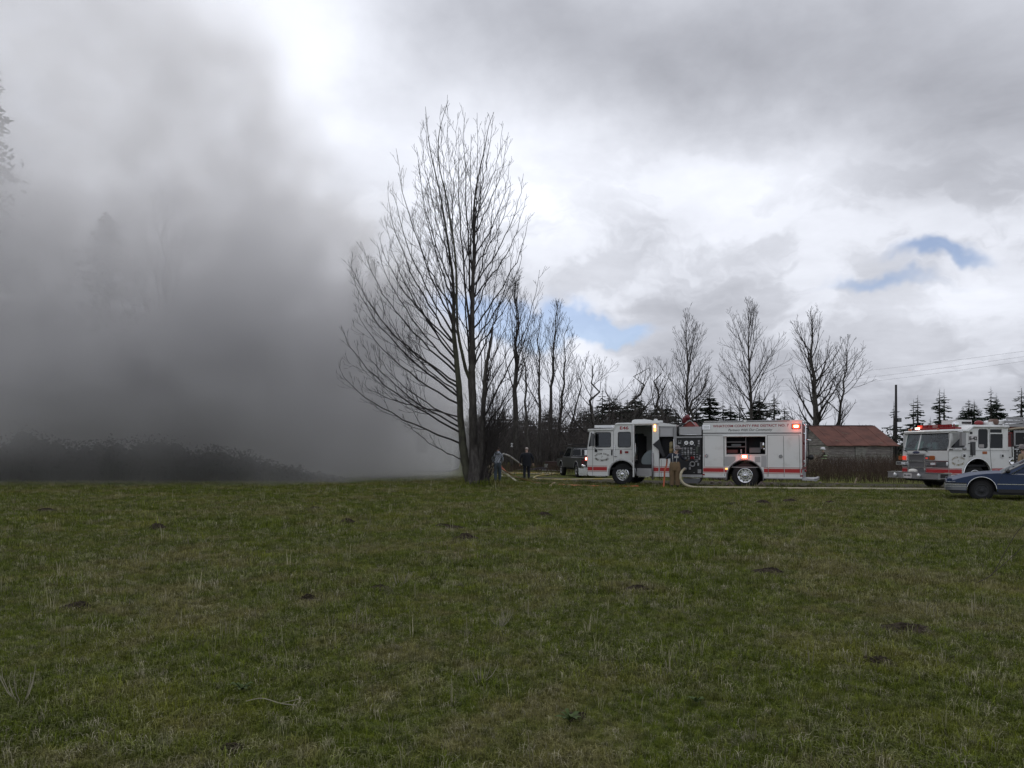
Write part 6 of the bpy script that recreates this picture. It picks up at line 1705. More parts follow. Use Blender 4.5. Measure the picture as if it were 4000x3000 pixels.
for sgn in (-1, 1):
    mb = M(); mb.box(-.015, .03, sgn * (hw - .09) - .07, sgn * (hw - .09) + .07, .72, 1.05); mb.build('tail_light', mat('old_tail_lens', (.10, .012, .015), .4), pk)
mb = M(); mb.box(-.20, -.185, .42, .60, .34, .46); mb.build('reversing_lamp', mat('work_lamp', (1, 1, 1), .3, emit=(1, .97, .93), estr=2.2), pk)
mb = M(); mb.box(-.20, -.185, .05, .33, .34, .44); mb.build('number_plate', redlens, pk)
mb = M(); mb.cyl((-.16, .28, .62), (-.06, .28, .62), .08); mb.cyl((-.16, .05, .63), (-.06, .05, .63), .07); mb.build('spot_lamp', chrome, pk, True)
for px_ in (pr, pf):
    wheel(pk, px_, hw - .02, .40, .40, .22, .26, holes=6, hub=.07, rimmat=dullmet, out=1)
    wheel(pk, px_, -hw + .02, .40, .40, .22, .26, holes=0, hub=.07, rimmat=dullmet, out=-1)
    for sgn in (-1, 1):
        P_ = arch(px_, paz, pa, 5, 175, 14); mb = M(); mb.tube([(a_[0], sgn * hw, a_[1]) for a_ in P_], .02, 5); mb.build('wheel_arch_trim', dullmet, pk, True)
mb = M(); mb.box(.2, 5.1, -.5, .5, .42, .6); mb.box(3.7, 3.75, -hw - .25, -hw, 1.3, 1.55); mb.box(3.7, 3.75, hw, hw + .25, 1.3, 1.55); mb.build('chassis', black, pk)
# ================================================================== barn with rusty roof
weath = mat('weathered_boards', (.135, .120, .112), .9, col2=(.29, .27, .25), vscale=3.0, bump=.5, bscale=20, stretch=(.6, .6, 5), thr=(.35, .7), world=True)
weath2 = mat('weathered_boards_pale', (.15, .15, .135), .9, col2=(.30, .29, .26), vscale=3.0, bump=.5, bscale=20, stretch=(.6, .6, 5), thr=(.3, .7), world=True)
rust = mat('rusty_iron', (.082, .027, .017), .85, col2=(.145, .052, .034), vscale=1.2, bump=.3, bscale=12, thr=(.3, .7), world=True)
BX0, BX1, BY0, BY1 = 23.55, 28.2, 55.0, 62.0
ez, rz_ = 1.95, 3.50; rby = (BY0 + BY1) / 2
barn = thing('barn', 'small weathered board barn with rusty red roof between the two engines', 'barn', (BX0, BY0, 0))
r = random.Random(21)
def P_b(x, y, z): return (x - BX0, y - BY0, z)
mb = M(); mb.box(.03, BX1 - BX0 - .03, .03, BY1 - BY0, 0, ez + .06); mb.build('inner_wall', inside, barn)
mb = M(); mb.box(-.02, BX1 - BX0 + .05, -.06, .04, ez - .06, ez + .01); mb.build('eave_board', weath, barn)
n = 9
for i in range(n):      # long wall boards, the middle a door of upright planks
    z0, z1 = ez * i / n, ez * (i + 1) / n
    for a, b in ((0, 1.95), (2.75, BX1 - BX0)):
        mb = M(); o_ = r.uniform(-.015, .02); mb.box(a + r.uniform(0, .03), b - r.uniform(0, .05), -.02 + o_, .03, z0 + .012, z1); mb.build('siding_board', r.choice((weath, weath, weath2)), barn)
for i in range(5):
    mb = M(); mb.box(1.97 + i * .155, 1.97 + i * .155 + .145, -.05, .02, .05, ez - .05 - r.uniform(0, .05)); mb.build('door_plank', weath2, barn)
mb = M(); mb.box(2.75, 2.85, -.06, .02, .05, ez); mb.box(BX1 - BX0 - .02, BX1 - BX0 + .08, -.05, .05, 0, ez + .05); mb.build('post', weath, barn)
ng_ = 19
for i in range(ng_):    # gable end boards
    z0, z1 = (rz_ - .05) * i / ng_, (rz_ - .05) * (i + 1) / ng_
    q = 0 if z1 < ez else (z1 - ez) / (rz_ - ez); hd = (BY1 - BY0) / 2 * q
    mb = M(); o_ = r.uniform(-.02, .03); mb.add([P_b(BX0 - .02 + o_, BY0 + hd, z0 + .012), P_b(BX0 - .02 + o_, BY1 - hd, z0 + .012), P_b(BX0 - .02 + o_, BY1 - hd, z1), P_b(BX0 - .02 + o_, BY0 + hd, z1),
        P_b(BX0 + .03, BY0 + hd, z0 + .012), P_b(BX0 + .03, BY1 - hd, z0 + .012), P_b(BX0 + .03, BY1 - hd, z1), P_b(BX0 + .03, BY0 + hd, z1)],
        [(0, 3, 2, 1), (4, 5, 6, 7), (0, 1, 5, 4), (2, 3, 7, 6), (1, 2, 6, 5), (0, 4, 7, 3)]); mb.build('siding_board', r.choice((weath, weath, weath2)), barn)
mb = M(); mb.box(-.07, -.03, 2.0, 2.6, .55, 1.25); mb.build('hatch', mat('pale_hatch', (.28, .24, .2), .8), barn)
# roof sheets, alternate ones a little proud
npan = 8; x0_ = -.28; x1_ = BX1 - BX0 + .32
for sd_ in (0, 1):
    for i in range(npan):
        a = x0_ + (x1_ - x0_) * i / npan; b = x0_ + (x1_ - x0_) * (i + 1) / npan + .03; up = .02 * (i % 2) + r.uniform(0, .012)
        e_y = -.25 if sd_ == 0 else BY1 - BY0 + .25; ee = ez - .02
        if i == npan - 1: b += .15
        vs = []
        for (x_, y_, z_) in ((a, e_y, ee), (b, e_y, ee - (.03 if i == npan - 1 else 0)), (b, rby - BY0, rz_), (a, rby - BY0, rz_)):
            vs.append((x_, y_, z_ + up)); 
        vs += [(v_[0], v_[1], v_[2] + .03) for v_ in vs]
        mb = M(); mb.add(vs, [(0, 1, 2, 3), (7, 6, 5, 4), (0, 4, 5, 1), (1, 5, 6, 2), (2, 6, 7, 3), (3, 7, 4, 0)]); mb.build('roof_sheet', rust, barn)
mb = M(); mb.tube([(x0_, rby - BY0, rz_ + .05), (x1_, rby - BY0, rz_ + .05)], .06, 6); mb.build('ridge_cap', mat('dark_ridge', (.05, .03, .03), .8), barn)
for (x_, q, L) in ((1.9, .62, .5), (.75, .22, .4), (3.9, .12, .3)):
    y_ = -.25 + (rby - BY0 + .25) * q; z_ = ez + (rz_ - ez) * q + .09
    mb = M(); mb.tube([(x_, y_, z_), (x_ + L * .6, y_ - L * .7, z_ - L * .28)], .012, 4); mb.build('roof_twig', straw, barn)
# lath fence by the gable
lf = thing('lath_fence', 'short row of pale upright laths beside the barn gable', 'fence', at(3157, 0, 50.5) * 1.0)
lf.location.z = 0
for i in range(15):
    px = 3157 + i * 3.9; b_ = at(px, 1822 - i * 1.5, 50.5 + i * .12) - lf.location; h = .34 - .012 * i + r.uniform(-.04, .05)
    mb = M(); mb.box(b_.x - .018, b_.x + .018, b_.y - .01, b_.y + .01, b_.z - .5, b_.z + h); mb.build('lath', mat('pale_lath', (.33, .28, .21), .8, var=.2, vscale=9), lf)
mb = M(); mb.tube([at(3155, 1823, 50.5) - Vector(lf.location), at(3214, 1800, 52.2) - Vector(lf.location)], .012, 4); mb.build('wire', black, lf)

# ================================================================== the burning house, mostly lost in smoke
siding = mat('pale_siding', (.55, .56, .56), .7, var=.1, vscale=2)
HXr, HY0, HY1, HXl = -4.55, 55.2, 64.0, -20.0
hs = thing('house', 'pale clapboard house almost hidden in the smoke left of the bare tree', 'house', (HXl, HY0, 0))
mb = M(); mb.box(.02, HXr - HXl - .02, .02, HY1 - HY0, .1, 3.0); mb.build('inner_wall', siding, hs)
for i in range(14):
    z0 = .25 + i * .2; L = HXr - HXl
    mb = M(); mb.box(0, L, -.03, .03, z0, z0 + .19); mb.build('siding_board', siding, hs)
    mb = M(); mb.box(L - .03, L + .03, 0.03, HY1 - HY0, z0, z0 + .19); mb.build('siding_board', siding, hs)
mb = M(); mb.box(HXr - HXl - .05, HXr - HXl + .05, -.05, .03, .1, 3.05); mb.build('corner_board', siding, hs)
mb = M(); mb.box(.05, HXr - HXl - .05, 0.05, HY1 - HY0 - .05, 0, .25); mb.build('footing', mat('footing', (.12, .12, .12), .9), hs)
wx = (1650 - 2000) * HY0 / F - HXl
mb = M(); mb.box(wx - .4, wx + .4, -.045, -.03, 1.45, 2.75); wn_ = mb.build('window', dglass, hs)
mb = M(); mb.plate([(wx - .46, 1.39), (wx + .46, 1.39), (wx + .46, 2.81), (wx - .46, 2.81)], -.06, -.03, [[(wx - .4, 1.45), (wx + .4, 1.45), (wx + .4, 2.75), (wx - .4, 2.75)]]); mb.build('frame', siding, wn_)
L = HXr - HXl; dpt = HY1 - HY0
mb = M(); mb.add([(-.4, -.4, 2.9), (L + .4, -.4, 2.9), (L + .4, dpt / 2, 5.2), (-.4, dpt / 2, 5.2), (L + .4, dpt + .4, 2.9), (-.4, dpt + .4, 2.9)], [(0, 1, 2, 3), (3, 2, 4, 5), (1, 4, 2), (0, 3, 5)]); mb.build('roof', mat('house_roof', (.07, .065, .06), .9), hs)

# ================================================================== people
def person(label, loc, rz, joints, edges, cols, ground='pelvis', group=None, head=None, extras=()):
    """joints: name -> (x, y, z, rx, ry); edges: (a, b, colour key); one skinned surface"""
    names = list(joints); idx = {n_: i for i, n_ in enumerate(names)}
    me = bpy.data.meshes.new('tmp'); me.from_pydata([joints[n_][:3] for n_ in names], [(idx[a], idx[b]) for a, b, c in edges], [])
    o = bpy.data.objects.new('tmp', me); COL.objects.link(o)
    md = o.modifiers.new('s', 'SKIN'); md.use_smooth_shade = True
    if not me.skin_vertices: 
        bpy.context.view_layer.objects.active = o
    sk = me.skin_vertices[0].data
    for n_ in names:
        sk[idx[n_]].radius = joints[n_][3:5]; sk[idx[n_]].use_root = (n_ == 'pelvis')
    o.modifiers.new('u', 'SUBSURF').levels = 1
    dg = bpy.context.evaluated_depsgraph_get(); dg.update()
    ev = o.evaluated_get(dg); m2 = bpy.data.meshes.new_from_object(ev)
    bpy.data.objects.remove(o)
    keys = []; 
    for k in cols: keys.append(k); m2.materials.append(cols[k]) if len(m2.materials) < len(keys) or True else None
    while len(m2.materials) > len(keys): m2.materials.pop(index=0)
    segs = [(Vector(joints[a][:3]), Vector(joints[b][:3]), keys.index(c)) for a, b, c in edges]
    for f_ in m2.polygons:
        c = f_.center; best = 1e9; bi = 0
        for a, b, k in segs:
            ab = b - a; t_ = max(0, min(1, (c - a).dot(ab) / max(ab.length_squared, 1e-9))); d = (a + ab * t_ - c).length
            if d < best: best = d; bi = k
        f_.material_index = bi; f_.use_smooth = True
    root = thing('person', label, 'person', loc, rz, group)
    m2.name = 'body'; bo = link('body', m2, root)
    return root


def std(lean=0.0, la=None, ra=None, step=0.0, wide=1.0, hd=(0, .02)):
    """standing figure 1.78 m tall facing +y; la / ra: elbow and wrist of the left (-x) and right (+x) arm; lean tips the trunk forward"""
    j = {'pelvis': (0, 0, .96, .155 * wide, .12), 'waist': (0, .02 + lean * .3, 1.12, .15 * wide, .115), 'chest': (0, .03 + lean * .75, 1.33, .175 * wide, .125),
         'neckb': (0, .03 + lean, 1.47, .075, .07), 'neck': (hd[0] * .5, .05 + lean + hd[1] * .5, 1.54, .055, .058), 'head': (hd[0], .06 + lean + hd[1], 1.63, .080, .095), 'crown': (hd[0], .05 + lean + hd[1], 1.71, .07, .085)}
    e = [('pelvis', 'waist', 'top'), ('waist', 'chest', 'top'), ('chest', 'neckb', 'top'), ('neckb', 'neck', 'skin'), ('neck', 'head', 'head'), ('head', 'crown', 'head')]
    for s_, nm, arm, st in ((-1, 'l', la, -step), (1, 'r', ra, step)):
        j[nm + 'sh'] = (s_ * .185 * wide, .02 + lean * .9, 1.42, .075, .075)
        el = arm[0] if arm else (s_ * .27 * wide, .0 + lean * .6, 1.14); wr = arm[1] if arm else (s_ * .285 * wide, .06 + lean * .7, .90)
        j[nm + 'el'] = (*el, .058, .055); j[nm + 'wr'] = (*wr, .038, .032)
        d = (Vector(wr) - Vector(el)).normalized(); q = d.orthogonal().normalized(); side = d.cross(Vector((0, 1, .2))).normalized()
        p = Vector(wr) + d * .09; j[nm + 'pa'] = (*p, .040, .022)
        e += [('chest', nm + 'sh', 'top'), (nm + 'sh', nm + 'el', 'top'), (nm + 'el', nm + 'wr', 'sleeve'), (nm + 'wr', nm + 'pa', 'hand')]
        for k, (of, L) in enumerate(((-.032, .065), (-.011, .078), (.011, .074), (.030, .058))):
            a = p + side * of + d * .03; b = a + d * L * .55; c = b + (d + Vector((0, .5, -.1))).normalized() * L * .45
            j['%sf%da' % (nm, k)] = (*a, .0095, .009); j['%sf%db' % (nm, k)] = (*c, .008, .008)
            e += [(nm + 'pa', '%sf%da' % (nm, k), 'hand'), ('%sf%da' % (nm, k), '%sf%db' % (nm, k), 'hand')]
        th = Vector(wr) + d * .04 + side * -.045; j[nm + 'tha'] = (*th, .011, .011); j[nm + 'thb'] = (*(th + d * .05 - side * .012), .009, .009)
        e += [(nm + 'wr', nm + 'tha', 'hand'), (nm + 'tha', nm + 'thb', 'hand')]
        j[nm + 'hip'] = (s_ * .095, .0, .88, .115 * wide, .115); j[nm + 'kn'] = (s_ * .11, .03 + st * .45, .50, .092, .092)
        j[nm + 'an'] = (s_ * .115, st * .9 - .02, .10, .070, .070); j[nm + 'he'] = (s_ * .115, st * .9 - .05, .05, .045, .05); j[nm + 'to'] = (s_ * .13, st * .9 + .15, .04, .045, .035)
        e += [('pelvis', nm + 'hip', 'legs'), (nm + 'hip', nm + 'kn', 'legs'), (nm + 'kn', nm + 'an', 'legs'), (nm + 'an', nm + 'he', 'shoe'), (nm + 'he', nm + 'to', 'shoe')]
    return j, e


def head_bits(root, c, hair, skin_, helmet=None):
    c = Vector(c)
    mb = M(); mb.ball(c + Vector((0, .095, -.01)), .014, .022, .022, 6, 5); mb.ball(c + Vector((-.082, .0, -.01)), .012, .02, .03, 6, 5); mb.ball(c + Vector((.082, .0, -.01)), .012, .02, .03, 6, 5)
    mb.build('face', skin_, root, True)
    mb = M(); mb.ball(c + Vector((-.03, .088, .02)), .011, .008, .009, 6, 5); mb.ball(c + Vector((.03, .088, .02)), .011, .008, .009, 6, 5); mb.box(c.x - .022, c.x + .022, c.y + .088, c.y + .098, c.z - .055, c.z - .048); mb.build('eyes_and_mouth', black, root)
    if hair:
        mb = M(); mb.ball(c + Vector((0, -.015, .045)), .092, .105, .085, 14, 9); mb.build('hair', hair, root, True)
    if helmet:
        mb = M(); mb.ball(c + Vector((0, -.01, .05)), .125, .145, .12, 16, 9); mb.lathe([(0, .12), (.0, .19), (.015, .19), (.03, .13)], c + Vector((0, -.02, .02)), (0, -.15, 1), 20); mb.box(c.x - .01, c.x + .01, c.y - .15, c.y + .13, c.z + .10, c.z + .18)
        mb.build('helmet', helmet, root, True)


skin_ = mat('skin', (.42, .27, .21), .6)
c_grey = mat('grey_hoodie', (.34, .37, .42), .9, var=.12, vscale=12); c_jean = mat('blue_jeans', (.055, .075, .095), .9, var=.15, vscale=10)
c_black = mat('black_coat', (.010, .012, .018), .9, var=.15, vscale=8); c_navy = mat('navy_trousers', (.014, .017, .026), .9)
c_tan = mat('tan_turnout', (.17, .115, .065), .9, col2=(.08, .055, .035), vscale=4, thr=(.5, .75)); c_nvy = mat('navy_shirt', (.014, .018, .032), .85)
boot = mat('dark_boots', (.018, .017, .015), .7); hairb = mat('brown_hair', (.05, .035, .028), .8); hairw = mat('pale_hair', (.42, .36, .33), .8)
refl = mat('reflective_band', (.50, .52, .30), .5); glove = mat('work_glove', (.12, .09, .06), .8)

# person in grey hoodie, back to the field, holding hoses
j, e = std(0.02, la=((-.26, .12, 1.16), (-.14, .30, 1.02)), ra=((.27, .10, 1.15), (.20, .30, .98)), step=.10)
g1 = gnd(1944, 1889); g1.y = 36.2; g1 = Vector(((1944 - HX) * 36.2 / F, 36.2, 0))
pp1 = person('person in grey hooded top and blue jeans seen from behind beside the bare tree', g1, R(6), j, e, {'top': c_grey, 'sleeve': c_grey, 'skin': skin_, 'head': skin_, 'hand': skin_, 'legs': c_jean, 'shoe': boot})
head_bits(pp1, (0, .1, 1.66), hairb, skin_)
mb = M(); mb.ball((0, -.06, 1.48), .13, .07, .09, 12, 8); mb.build('hood', c_grey, pp1, True)
# person in black coat walking away
j, e = std(0.0, step=.13, wide=1.3)
pp2 = person('person with pale cropped hair in black coat walking away towards the woods', Vector(((2057 - HX) * 41 / F, 41, 0)), R(-4), j, e, {'top': c_black, 'sleeve': c_black, 'skin': skin_, 'head': skin_, 'hand': skin_, 'legs': c_navy, 'shoe': boot})
head_bits(pp2, (0, .09, 1.66), hairw, skin_)
mb = M(); mb.lathe([(.74, .25), (.95, .245), (1.15, .235), (1.36, .245), (1.45, .20), (1.50, .10)], (0, .01, 0), (0, 0, 1), 18); ct = mb.build('coat', c_black, pp2, True)
for v_ in ct.data.vertices: v_.co.y = .01 + (v_.co.y - .01) * .72
# firefighter bending at the pump panel
j, e = std(.10, la=((-.33, .12, 1.28), (-.36, .34, 1.26)), ra=((.30, .25, 1.26), (.42, .45, 1.20)), step=0.02, wide=1.12, hd=(.10, .04))
fp = Vector(((2636 - HX) * 31.75 / F, 31.75, 0))
ff1 = person('firefighter in navy shirt and tan turnout trousers bending at the pump panel', fp, R(-16), j, e, {'top': c_nvy, 'sleeve': c_nvy, 'skin': skin_, 'head': skin_, 'hand': glove, 'legs': c_tan, 'shoe': boot})
head_bits(ff1, (.10, .20, 1.66), None, skin_, helmet=mat('grey_helmet', (.16, .14, .14), .5))
mb = M(); mb.lathe([(.74, .20), (.86, .235), (1.0, .225), (1.12, .185)], (0, .01, 0), (0, 0, 1), 18); tr_ = mb.build('turnout_trousers', c_tan, ff1, True)
for v_ in tr_.data.vertices: v_.co.y = .01 + (v_.co.y - .01) * .8
for sx_ in (-1, 1):
    mb = M(); mb.lathe([(.12, .10), (.45, .115), (.84, .135)], (sx_ * .115, .01, 0), (0, 0, 1), 12); mb.build('trouser_leg', c_tan, ff1, True)
    for zz in (.22, .32):
        mb = M(); mb.lathe([(zz, .098), (zz + .04, .102)], (sx_ * .115, .01, 0), (0, 0, 1), 12); mb.build('reflective_band', refl, ff1, True)
    mb = M(); mb.tube([(sx_ * .07, -.13, 1.08), (sx_ * .09, -.06, 1.30), (sx_ * .10, .06, 1.46)], .018, 5); mb.build('brace', mat('grey_webbing', (.38, .38, .38), .7), ff1, True)
mb = M(); mb.box(-.02, .16, -.10, -.085, 1.28, 1.36); mb.build('back_print', MATS['grey_webbing'], ff1)
# firefighter by the barn
j, e = std(.05, la=((-.2, .22, 1.2), (-.1, .42, 1.12)), ra=((.22, .2, 1.2), (.1, .42, 1.1)), step=.1)
c_trn = mat('dark_turnout_coat', (.07, .06, .05), .9)
ff2 = person('firefighter with white helmet and lime striped coat standing by the barn corner', Vector(((3222 - HX) * 50 / F, 50, 0)), R(70), j, e, {'top': c_trn, 'sleeve': c_trn, 'skin': skin_, 'head': skin_, 'hand': glove, 'legs': c_trn, 'shoe': boot})
head_bits(ff2, (0, .13, 1.66), None, skin_, helmet=mat('white_helmet', (.62, .62, .62), .4))
for zz in (1.04, 1.22):
    mb = M(); mb.lathe([(zz, .20), (zz + .06, .20)], (0, .05, 0), (0, 0, 1), 16); mb.build('reflective_band', mat('lime_band', (.45, .62, .35), .5), ff2, True)
# firefighter at the far edge beside the second engine's pump
j, e = std(.04)
ff3 = person('firefighter in tan coat at the right edge behind the blue car', Vector(((4006 - HX) * 27.6 / F, 27.6, 0)), R(15), j, e, {'top': mat('tan_coat', (.26, .19, .12), .9), 'sleeve': MATS['tan_coat'], 'skin': skin_, 'head': skin_, 'hand': glove, 'legs': c_tan, 'shoe': boot})
head_bits(ff3, (0, .12, 1.66), None, skin_, helmet=MATS['grey_helmet'])

# ================================================================== hoses
def hose(pts, rad, m_, label, name='fire_hose', n=6, group='fire hoses lying on the ground', seg=8):
    P_ = catmull(pts, n); r_ = random.Random(int(abs(P_[0].x * 100)))
    P_ = [p + Vector((0, r_.uniform(-.012, .012), 0)) for p in P_]
    mb = M(); mb.tube(P_, rad, seg); return tag(mb.build(name, m_, smooth=True), label, 'hose', group)
def G(px, py, z_=.04):
    p = gnd(px, py); p.z = z_; return p
hc = mat('cream_hose', (.42, .38, .27), .75, var=.12, vscale=5); hy = mat('yellow_hose', (.50, .38, .10), .7, col2=(.50, .45, .30), vscale=1.4, thr=(.4, .6), world=True)
ho_ = mat('orange_hose', (.34, .105, .055), .8, var=.15, vscale=6); hw_ = mat('white_hose', (.46, .45, .42), .7); ho2 = mat('bright_orange', (.50, .115, .045), .7)
st_ = w46(ho[0], -.12, ho[1])
q_ = Vector((0, 0, 0))
hose([st_, st_ + Vector((-.06, -.22, .02)), at(2663, 1842, 31.5), at(2658, 1862, 31.35), at(2663, 1880, 31.3), at(2681, 1895, 31.2), at(2712, 1903, 31.1), Vector((at(2760, 0, 31.0).x, 31.0, .05)), G(2900, 1910, .05), G(3050, 1912.5, .05),
      G(3250, 1913, .05), G(3450, 1915, .05), G(3650, 1916, .05), G(3900, 1920, .05), G(4150, 1922, .05)], .052, hc, 'thick cream supply hose curving from the pump panel and along the edge of the drive')
hose([G(1953, 1848), G(2060, 1849), G(2150, 1849.5), G(2168, 1851), G(2150, 1856), G(2110, 1860), G(2086, 1867), G(2092, 1873), G(2125, 1875.5), G(2220, 1876), G(2320, 1874.5), G(2400, 1875)], .045, hy, 'yellow hose doubling back in a sharp bend in front of the pickup')
hose([G(1953, 1852.5), G(2050, 1853), G(2120, 1853.5), G(2165, 1852.5), G(2185, 1852)], .045, hy, 'straight yellow hose lying just below the doubled one')
hose([at(1965, 1772, 36.4), at(1985, 1779, 37.5), at(2005, 1792, 39), at(2025, 1807, 41.5), at(2044, 1821, 44), at(2072, 1832, 62) * 1.0, G(2120, 1838.5), G(2190, 1840)] if False else
     [at(1965, 1773, 36.6), at(1985, 1779, 38), at(2005, 1792, 40), at(2026, 1807, 43), at(2045, 1820, 50), G(2072, 1833), G(2120, 1838.5), G(2190, 1840.5)], .045, hw_, 'white hose sagging from the shoulder of the hooded person down to the drive')
hose([G(2020, 1836), G(2062, 1836.5)], .04, hw_, 'short piece of white hose beyond the person in the black coat')
def flat(pts, wdt, m_, label, n=6, name='flat_hose', th=.012):
    P_ = catmull(pts, n); vs = []; fs = []
    for i, p in enumerate(P_):
        d = (P_[min(i + 1, len(P_) - 1)] - P_[max(i - 1, 0)]).normalized(); s_ = d.cross(Vector((0, -.45, 1))).normalized() * wdt / 2; u_ = s_.cross(d).normalized() * th / 2
        vs += [p - s_ - u_, p + s_ - u_, p + s_ + u_, p - s_ + u_]
    for i in range(len(P_) - 1):
        for k in range(4): fs.append((i * 4 + k, i * 4 + (k + 1) % 4, i * 4 + 4 + (k + 1) % 4, i * 4 + 4 + k))
    fs += [(0, 1, 2, 3), tuple(len(vs) - 4 + k for k in (3, 2, 1, 0))]
    mb = M(); mb.add(vs, fs); return tag(mb.build(name, m_, smooth=False), label, 'hose', 'fire hoses lying on the ground')
flat([at(1953, 1819, 36.55), at(1962, 1829, 36.5), at(1979, 1841, 36.6), at(1999, 1855, 37), at(2032, 1868, 37.6), G(2064, 1879, .02), G(2086, 1885, .02), G(2120, 1890, .02), G(2150, 1891.5, .02), G(2166, 1889, .03)], .16, ho_, 'wide flat brick coloured hose dragged from the hooded person towards the cab')
flat([G(2166, 1888, .06), G(2160, 1893, .04), G(2146, 1902, .02)], .12, mat('pale_orange', (.36, .24, .16), .8), 'short kinked end of pale orange hose in the grass')
flat([at(1956, 1835, 36.8), at(1975, 1848, 36.6), at(1999, 1865, 36.2), at(2020, 1880, 35.2), G(2044, 1884, .03)], .11, mat('dark_cream_hose', (.10, .09, .06), .8, col2=(.35, .33, .22), vscale=2, thr=(.4, .6)), 'dark and cream flat hose just under the brick coloured one')
flat([G(2180, 1894, .02), G(2260, 1898, .02), G(2340, 1901, .02), G(2420, 1902.5, .02), G(2495, 1900.5, .02)], .13, ho2, 'bright orange flat hose on the grass below the front wheel of the long engine')
flat([G(2068, 1888, .02), G(2100, 1891, .02), G(2136, 1893, .02)], .07, hc, 'thin cream hose end beside the brick coloured hose')
hose([G(1898, 1852), G(1912, 1854), G(1950, 1857), G(1962, 1859), G(1955, 1862), G(1975, 1864), G(1995, 1866), G(2003, 1872)], .03, hc, 'thin cream hose with dark couplings behind the hooded person')
lh = fp + Matrix.Rotation(R(-16), 3, 'Z') @ Vector((-.36, .42, 1.22))
flat([lh + Vector((0, -.03, .05)), lh + Vector((-.03, -.06, -.25)), at(2597, 1835, 31.9), at(2595, 1865, 31.85), Vector((at(2592, 0, 31.7).x, 31.7, .04))], .065, mat('worn_orange', (.38, .09, .04), .8), 'orange flat hose hanging from the hand of the bending firefighter')
# stack of split wood behind the tree
sw = mat('split_wood', (.20, .15, .10), .85, col2=(.38, .32, .24), vscale=6)
for k, (px, py, L) in enumerate(((1912, 1822, .55), (1918, 1832, .6), (1910, 1843, .6), (1920, 1845, .5), (1908, 1852, .45))):
    c = at(px, py, 38.6 + k * .12); c.z = max(c.z, .08)
    mb = M(); d = Vector((.85, -.1, .55)).normalized() * L / 2; mb.cyl(-d, d, .06, .055, 7)
    tag(mb.build('wood_billet', sw, loc=c), ('topmost pale wood billet of the small pile behind the bare tree', 'second wood billet from the top of the pile behind the bare tree', 'middle wood billet on the left of the pile behind the bare tree',
        'middle wood billet on the right of the pile behind the bare tree', 'lowest wood billet of the pile behind the bare tree')[k], 'firewood', 'pile of split wood')

# ================================================================== small things at the edge of the woods
lp = thing('lantern_post', 'dark garden post with a white lantern behind the hooded person', 'lantern', Vector(((1999 - HX) * 56 / F, 56, 0)))
mb = M(); mb.cyl((0, 0, 0), (0, 0, 1.2), .12, .09, 8); mb.cyl((0, 0, 1.2), (0, 0, 1.85), .04, .04, 8); mb.build('post', bark, lp)
mb = M(); mb.lathe([(1.86, .08), (1.9, .12), (1.93, .06), (2.05, .05), (2.12, .11), (2.17, .02)], (0, 0, 0), (0, 0, 1), 12); mb.build('lantern', mat('lantern_white', (.5, .5, .5), .5), lp, True)
mb = M(); mb.cyl((0, 0, 0), (0, 0, 1.02), .03, .025, 8); tag(mb.build('marker_post', mat('white_post', (.55, .55, .57), .6), loc=Vector(((2103 - HX) * 64 / F, 64, 0))), 'thin white marker post in the grass left of the pickup', 'post')
tl = thing('flat_trailer', 'low dark red flat trailer standing behind the pickup', 'trailer', Vector(((2130 - HX) * 60 / F, 60, 0)))
mb = M(); mb.box(0, 1.6, 0, 2.2, .62, .70); mb.box(0, 1.6, -.02, .03, .34, .62); mb.build('deck', mat('trailer_red', (.035, .016, .016), .8), tl)
for xx in (.3, .8, 1.3):
    mb = M(); mb.cyl((xx, .1, .22), (xx, .35, .22), .22, seg=14); mb.build('wheel', rubber, tl)
mb = M(); mb.lathe([(0, .11), (.28, .15), (.28, .14), (.02, .10)], (0, 0, 0), (0, 0, 1), 14); tag(mb.build('bucket', mat('bucket_white', (.36, .37, .37), .6), loc=Vector(((2133 - HX) * 58.6 / F, 58.6, .25))), 'pale bucket hanging at the near corner of the flat trailer', 'bucket')
m_ = M(); r = random.Random(31)
vs = []; fs = []
for i in range(9):
    for k in range(5):
        vs.append((i * .22, k * .3, max(0, .26 * math.sin(math.pi * i / 8) * math.sin(math.pi * k / 4) + r.uniform(-.03, .06))))
for i in range(8):
    for k in range(4): fs.append((i * 5 + k, i * 5 + 5 + k, i * 5 + 6 + k, i * 5 + 1 + k))
m_.add(vs, fs); tag(m_.build('tarpaulin', mat('blue_grey_tarp', (.04, .055, .10), .7), smooth=True, loc=Vector(((2072 - HX) * 60 / F, 60, 0))), 'crumpled blue grey tarpaulin on the ground left of the flat trailer', 'tarpaulin')
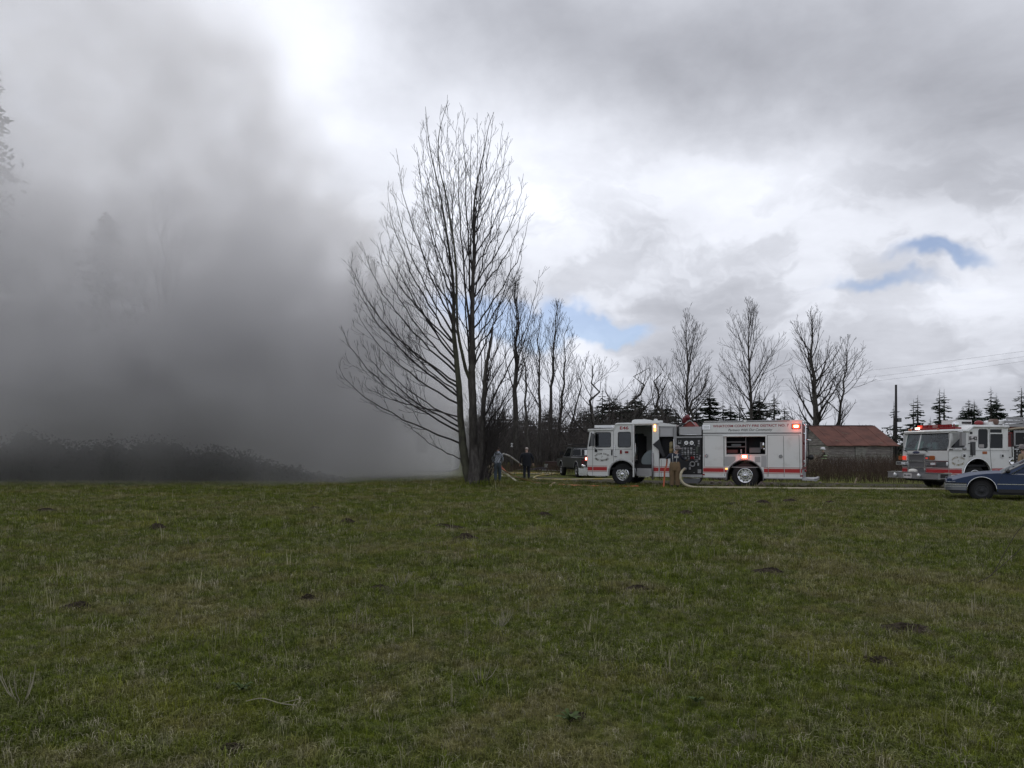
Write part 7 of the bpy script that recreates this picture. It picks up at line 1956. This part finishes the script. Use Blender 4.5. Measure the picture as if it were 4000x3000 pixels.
# rubble behind the long engine
stone = mat('rubble_stone', (.13, .10, .09), .9, col2=(.25, .21, .19), vscale=5)
RB = [(2792, 1873, .17, 'rounded brown block under the long engine, left of a pair'), (2815, 1874, .18, 'rounded brown block under the long engine, right of a pair'), (2838, 1878, .12, 'small stone right of the two brown blocks under the engine'),
      (2782, 1890, .10, 'pale flat stone below the two brown blocks'), (2812, 1888, .09, 'second pale stone below the two brown blocks'), (3015, 1893, .09, 'pale stone behind the rear wheel of the long engine'),
      (3204, 1890, .08, 'white scrap in the weeds by the tail step'), (3270, 1893, .07, 'small stone at the foot of the weeds right of the tail step'), (3060, 1896, .07, 'small dark stone on the drive behind the rear wheel')]
for (px, py, s_, lab) in RB:
    p = gnd(px, py); r = random.Random(px); mb = M(); mb.ball((0, 0, 0), s_, s_ * .8, s_ * .8, 9, 6)
    o = mb.build('stone', stone, smooth=False, loc=Vector((p.x, p.y, s_ * .45)))
    for v_ in o.data.vertices: v_.co *= 1 + .25 * mnoise.noise(v_.co * 5 + Vector((px, 0, 0)))
    tag(o, lab, 'stone', 'stones and rubble behind the long engine')
mb = M(); p = gnd(3338, 1892); mb.cyl((0, 0, .02), (.14, .05, .32), .035, .03, 7); tag(mb.build('broken_stick', sw, loc=p), 'short pale broken stick leaning in the weeds before the barn', 'stick')
mb = M(); p = at(3354, 1855, 42); mb.tube([(0, 0, 0), (.28, 0, -.42)], .015, 5); tag(mb.build('dead_cane', straw, loc=p), 'long pale cane slanting in the weeds before the barn', 'cane')

# power pole and lines
pb = Vector(((3500 - HX) * 66 / F, 66, 0)); ph = at(3500, 1503, 66).z
pw = thing('power_pole', 'tall dark pole standing right of the barn', 'pole', pb)
mb = M(); mb.cyl((0, 0, 0), (0, 0, ph), .13, .09, 10); mb.build('mast', mat('pole_wood', (.022, .020, .022), .9), pw, True)
mb = M(); mb.box(.12, .42, -.15, .15, 4.15, 4.5); mb.box(.05, .15, -.03, .03, 4.3, 4.36); mb.build('meter_box', greyp, pw)
for k, (ya, yb_) in enumerate(((1361, 1499), (1382, 1534), (1400, 1551))):
    a = at(4000, ya, 70); b = at(2500, yb_ + 20, 130); d = a - b; a2_ = a + d * .25
    P_ = [b.lerp(a2_, i / 24) - Vector((0, 0, 1.1 * math.sin(math.pi * i / 24))) + Vector((0, 0, 1.1 * .35)) for i in range(25)]
    mb = M(); mb.tube(P_, .009, 4); tag(mb.build('power_line', blackp), ('topmost', 'middle', 'lowest')[k] + ' of three thin power lines crossing the sky at the right', 'power line', 'power lines')
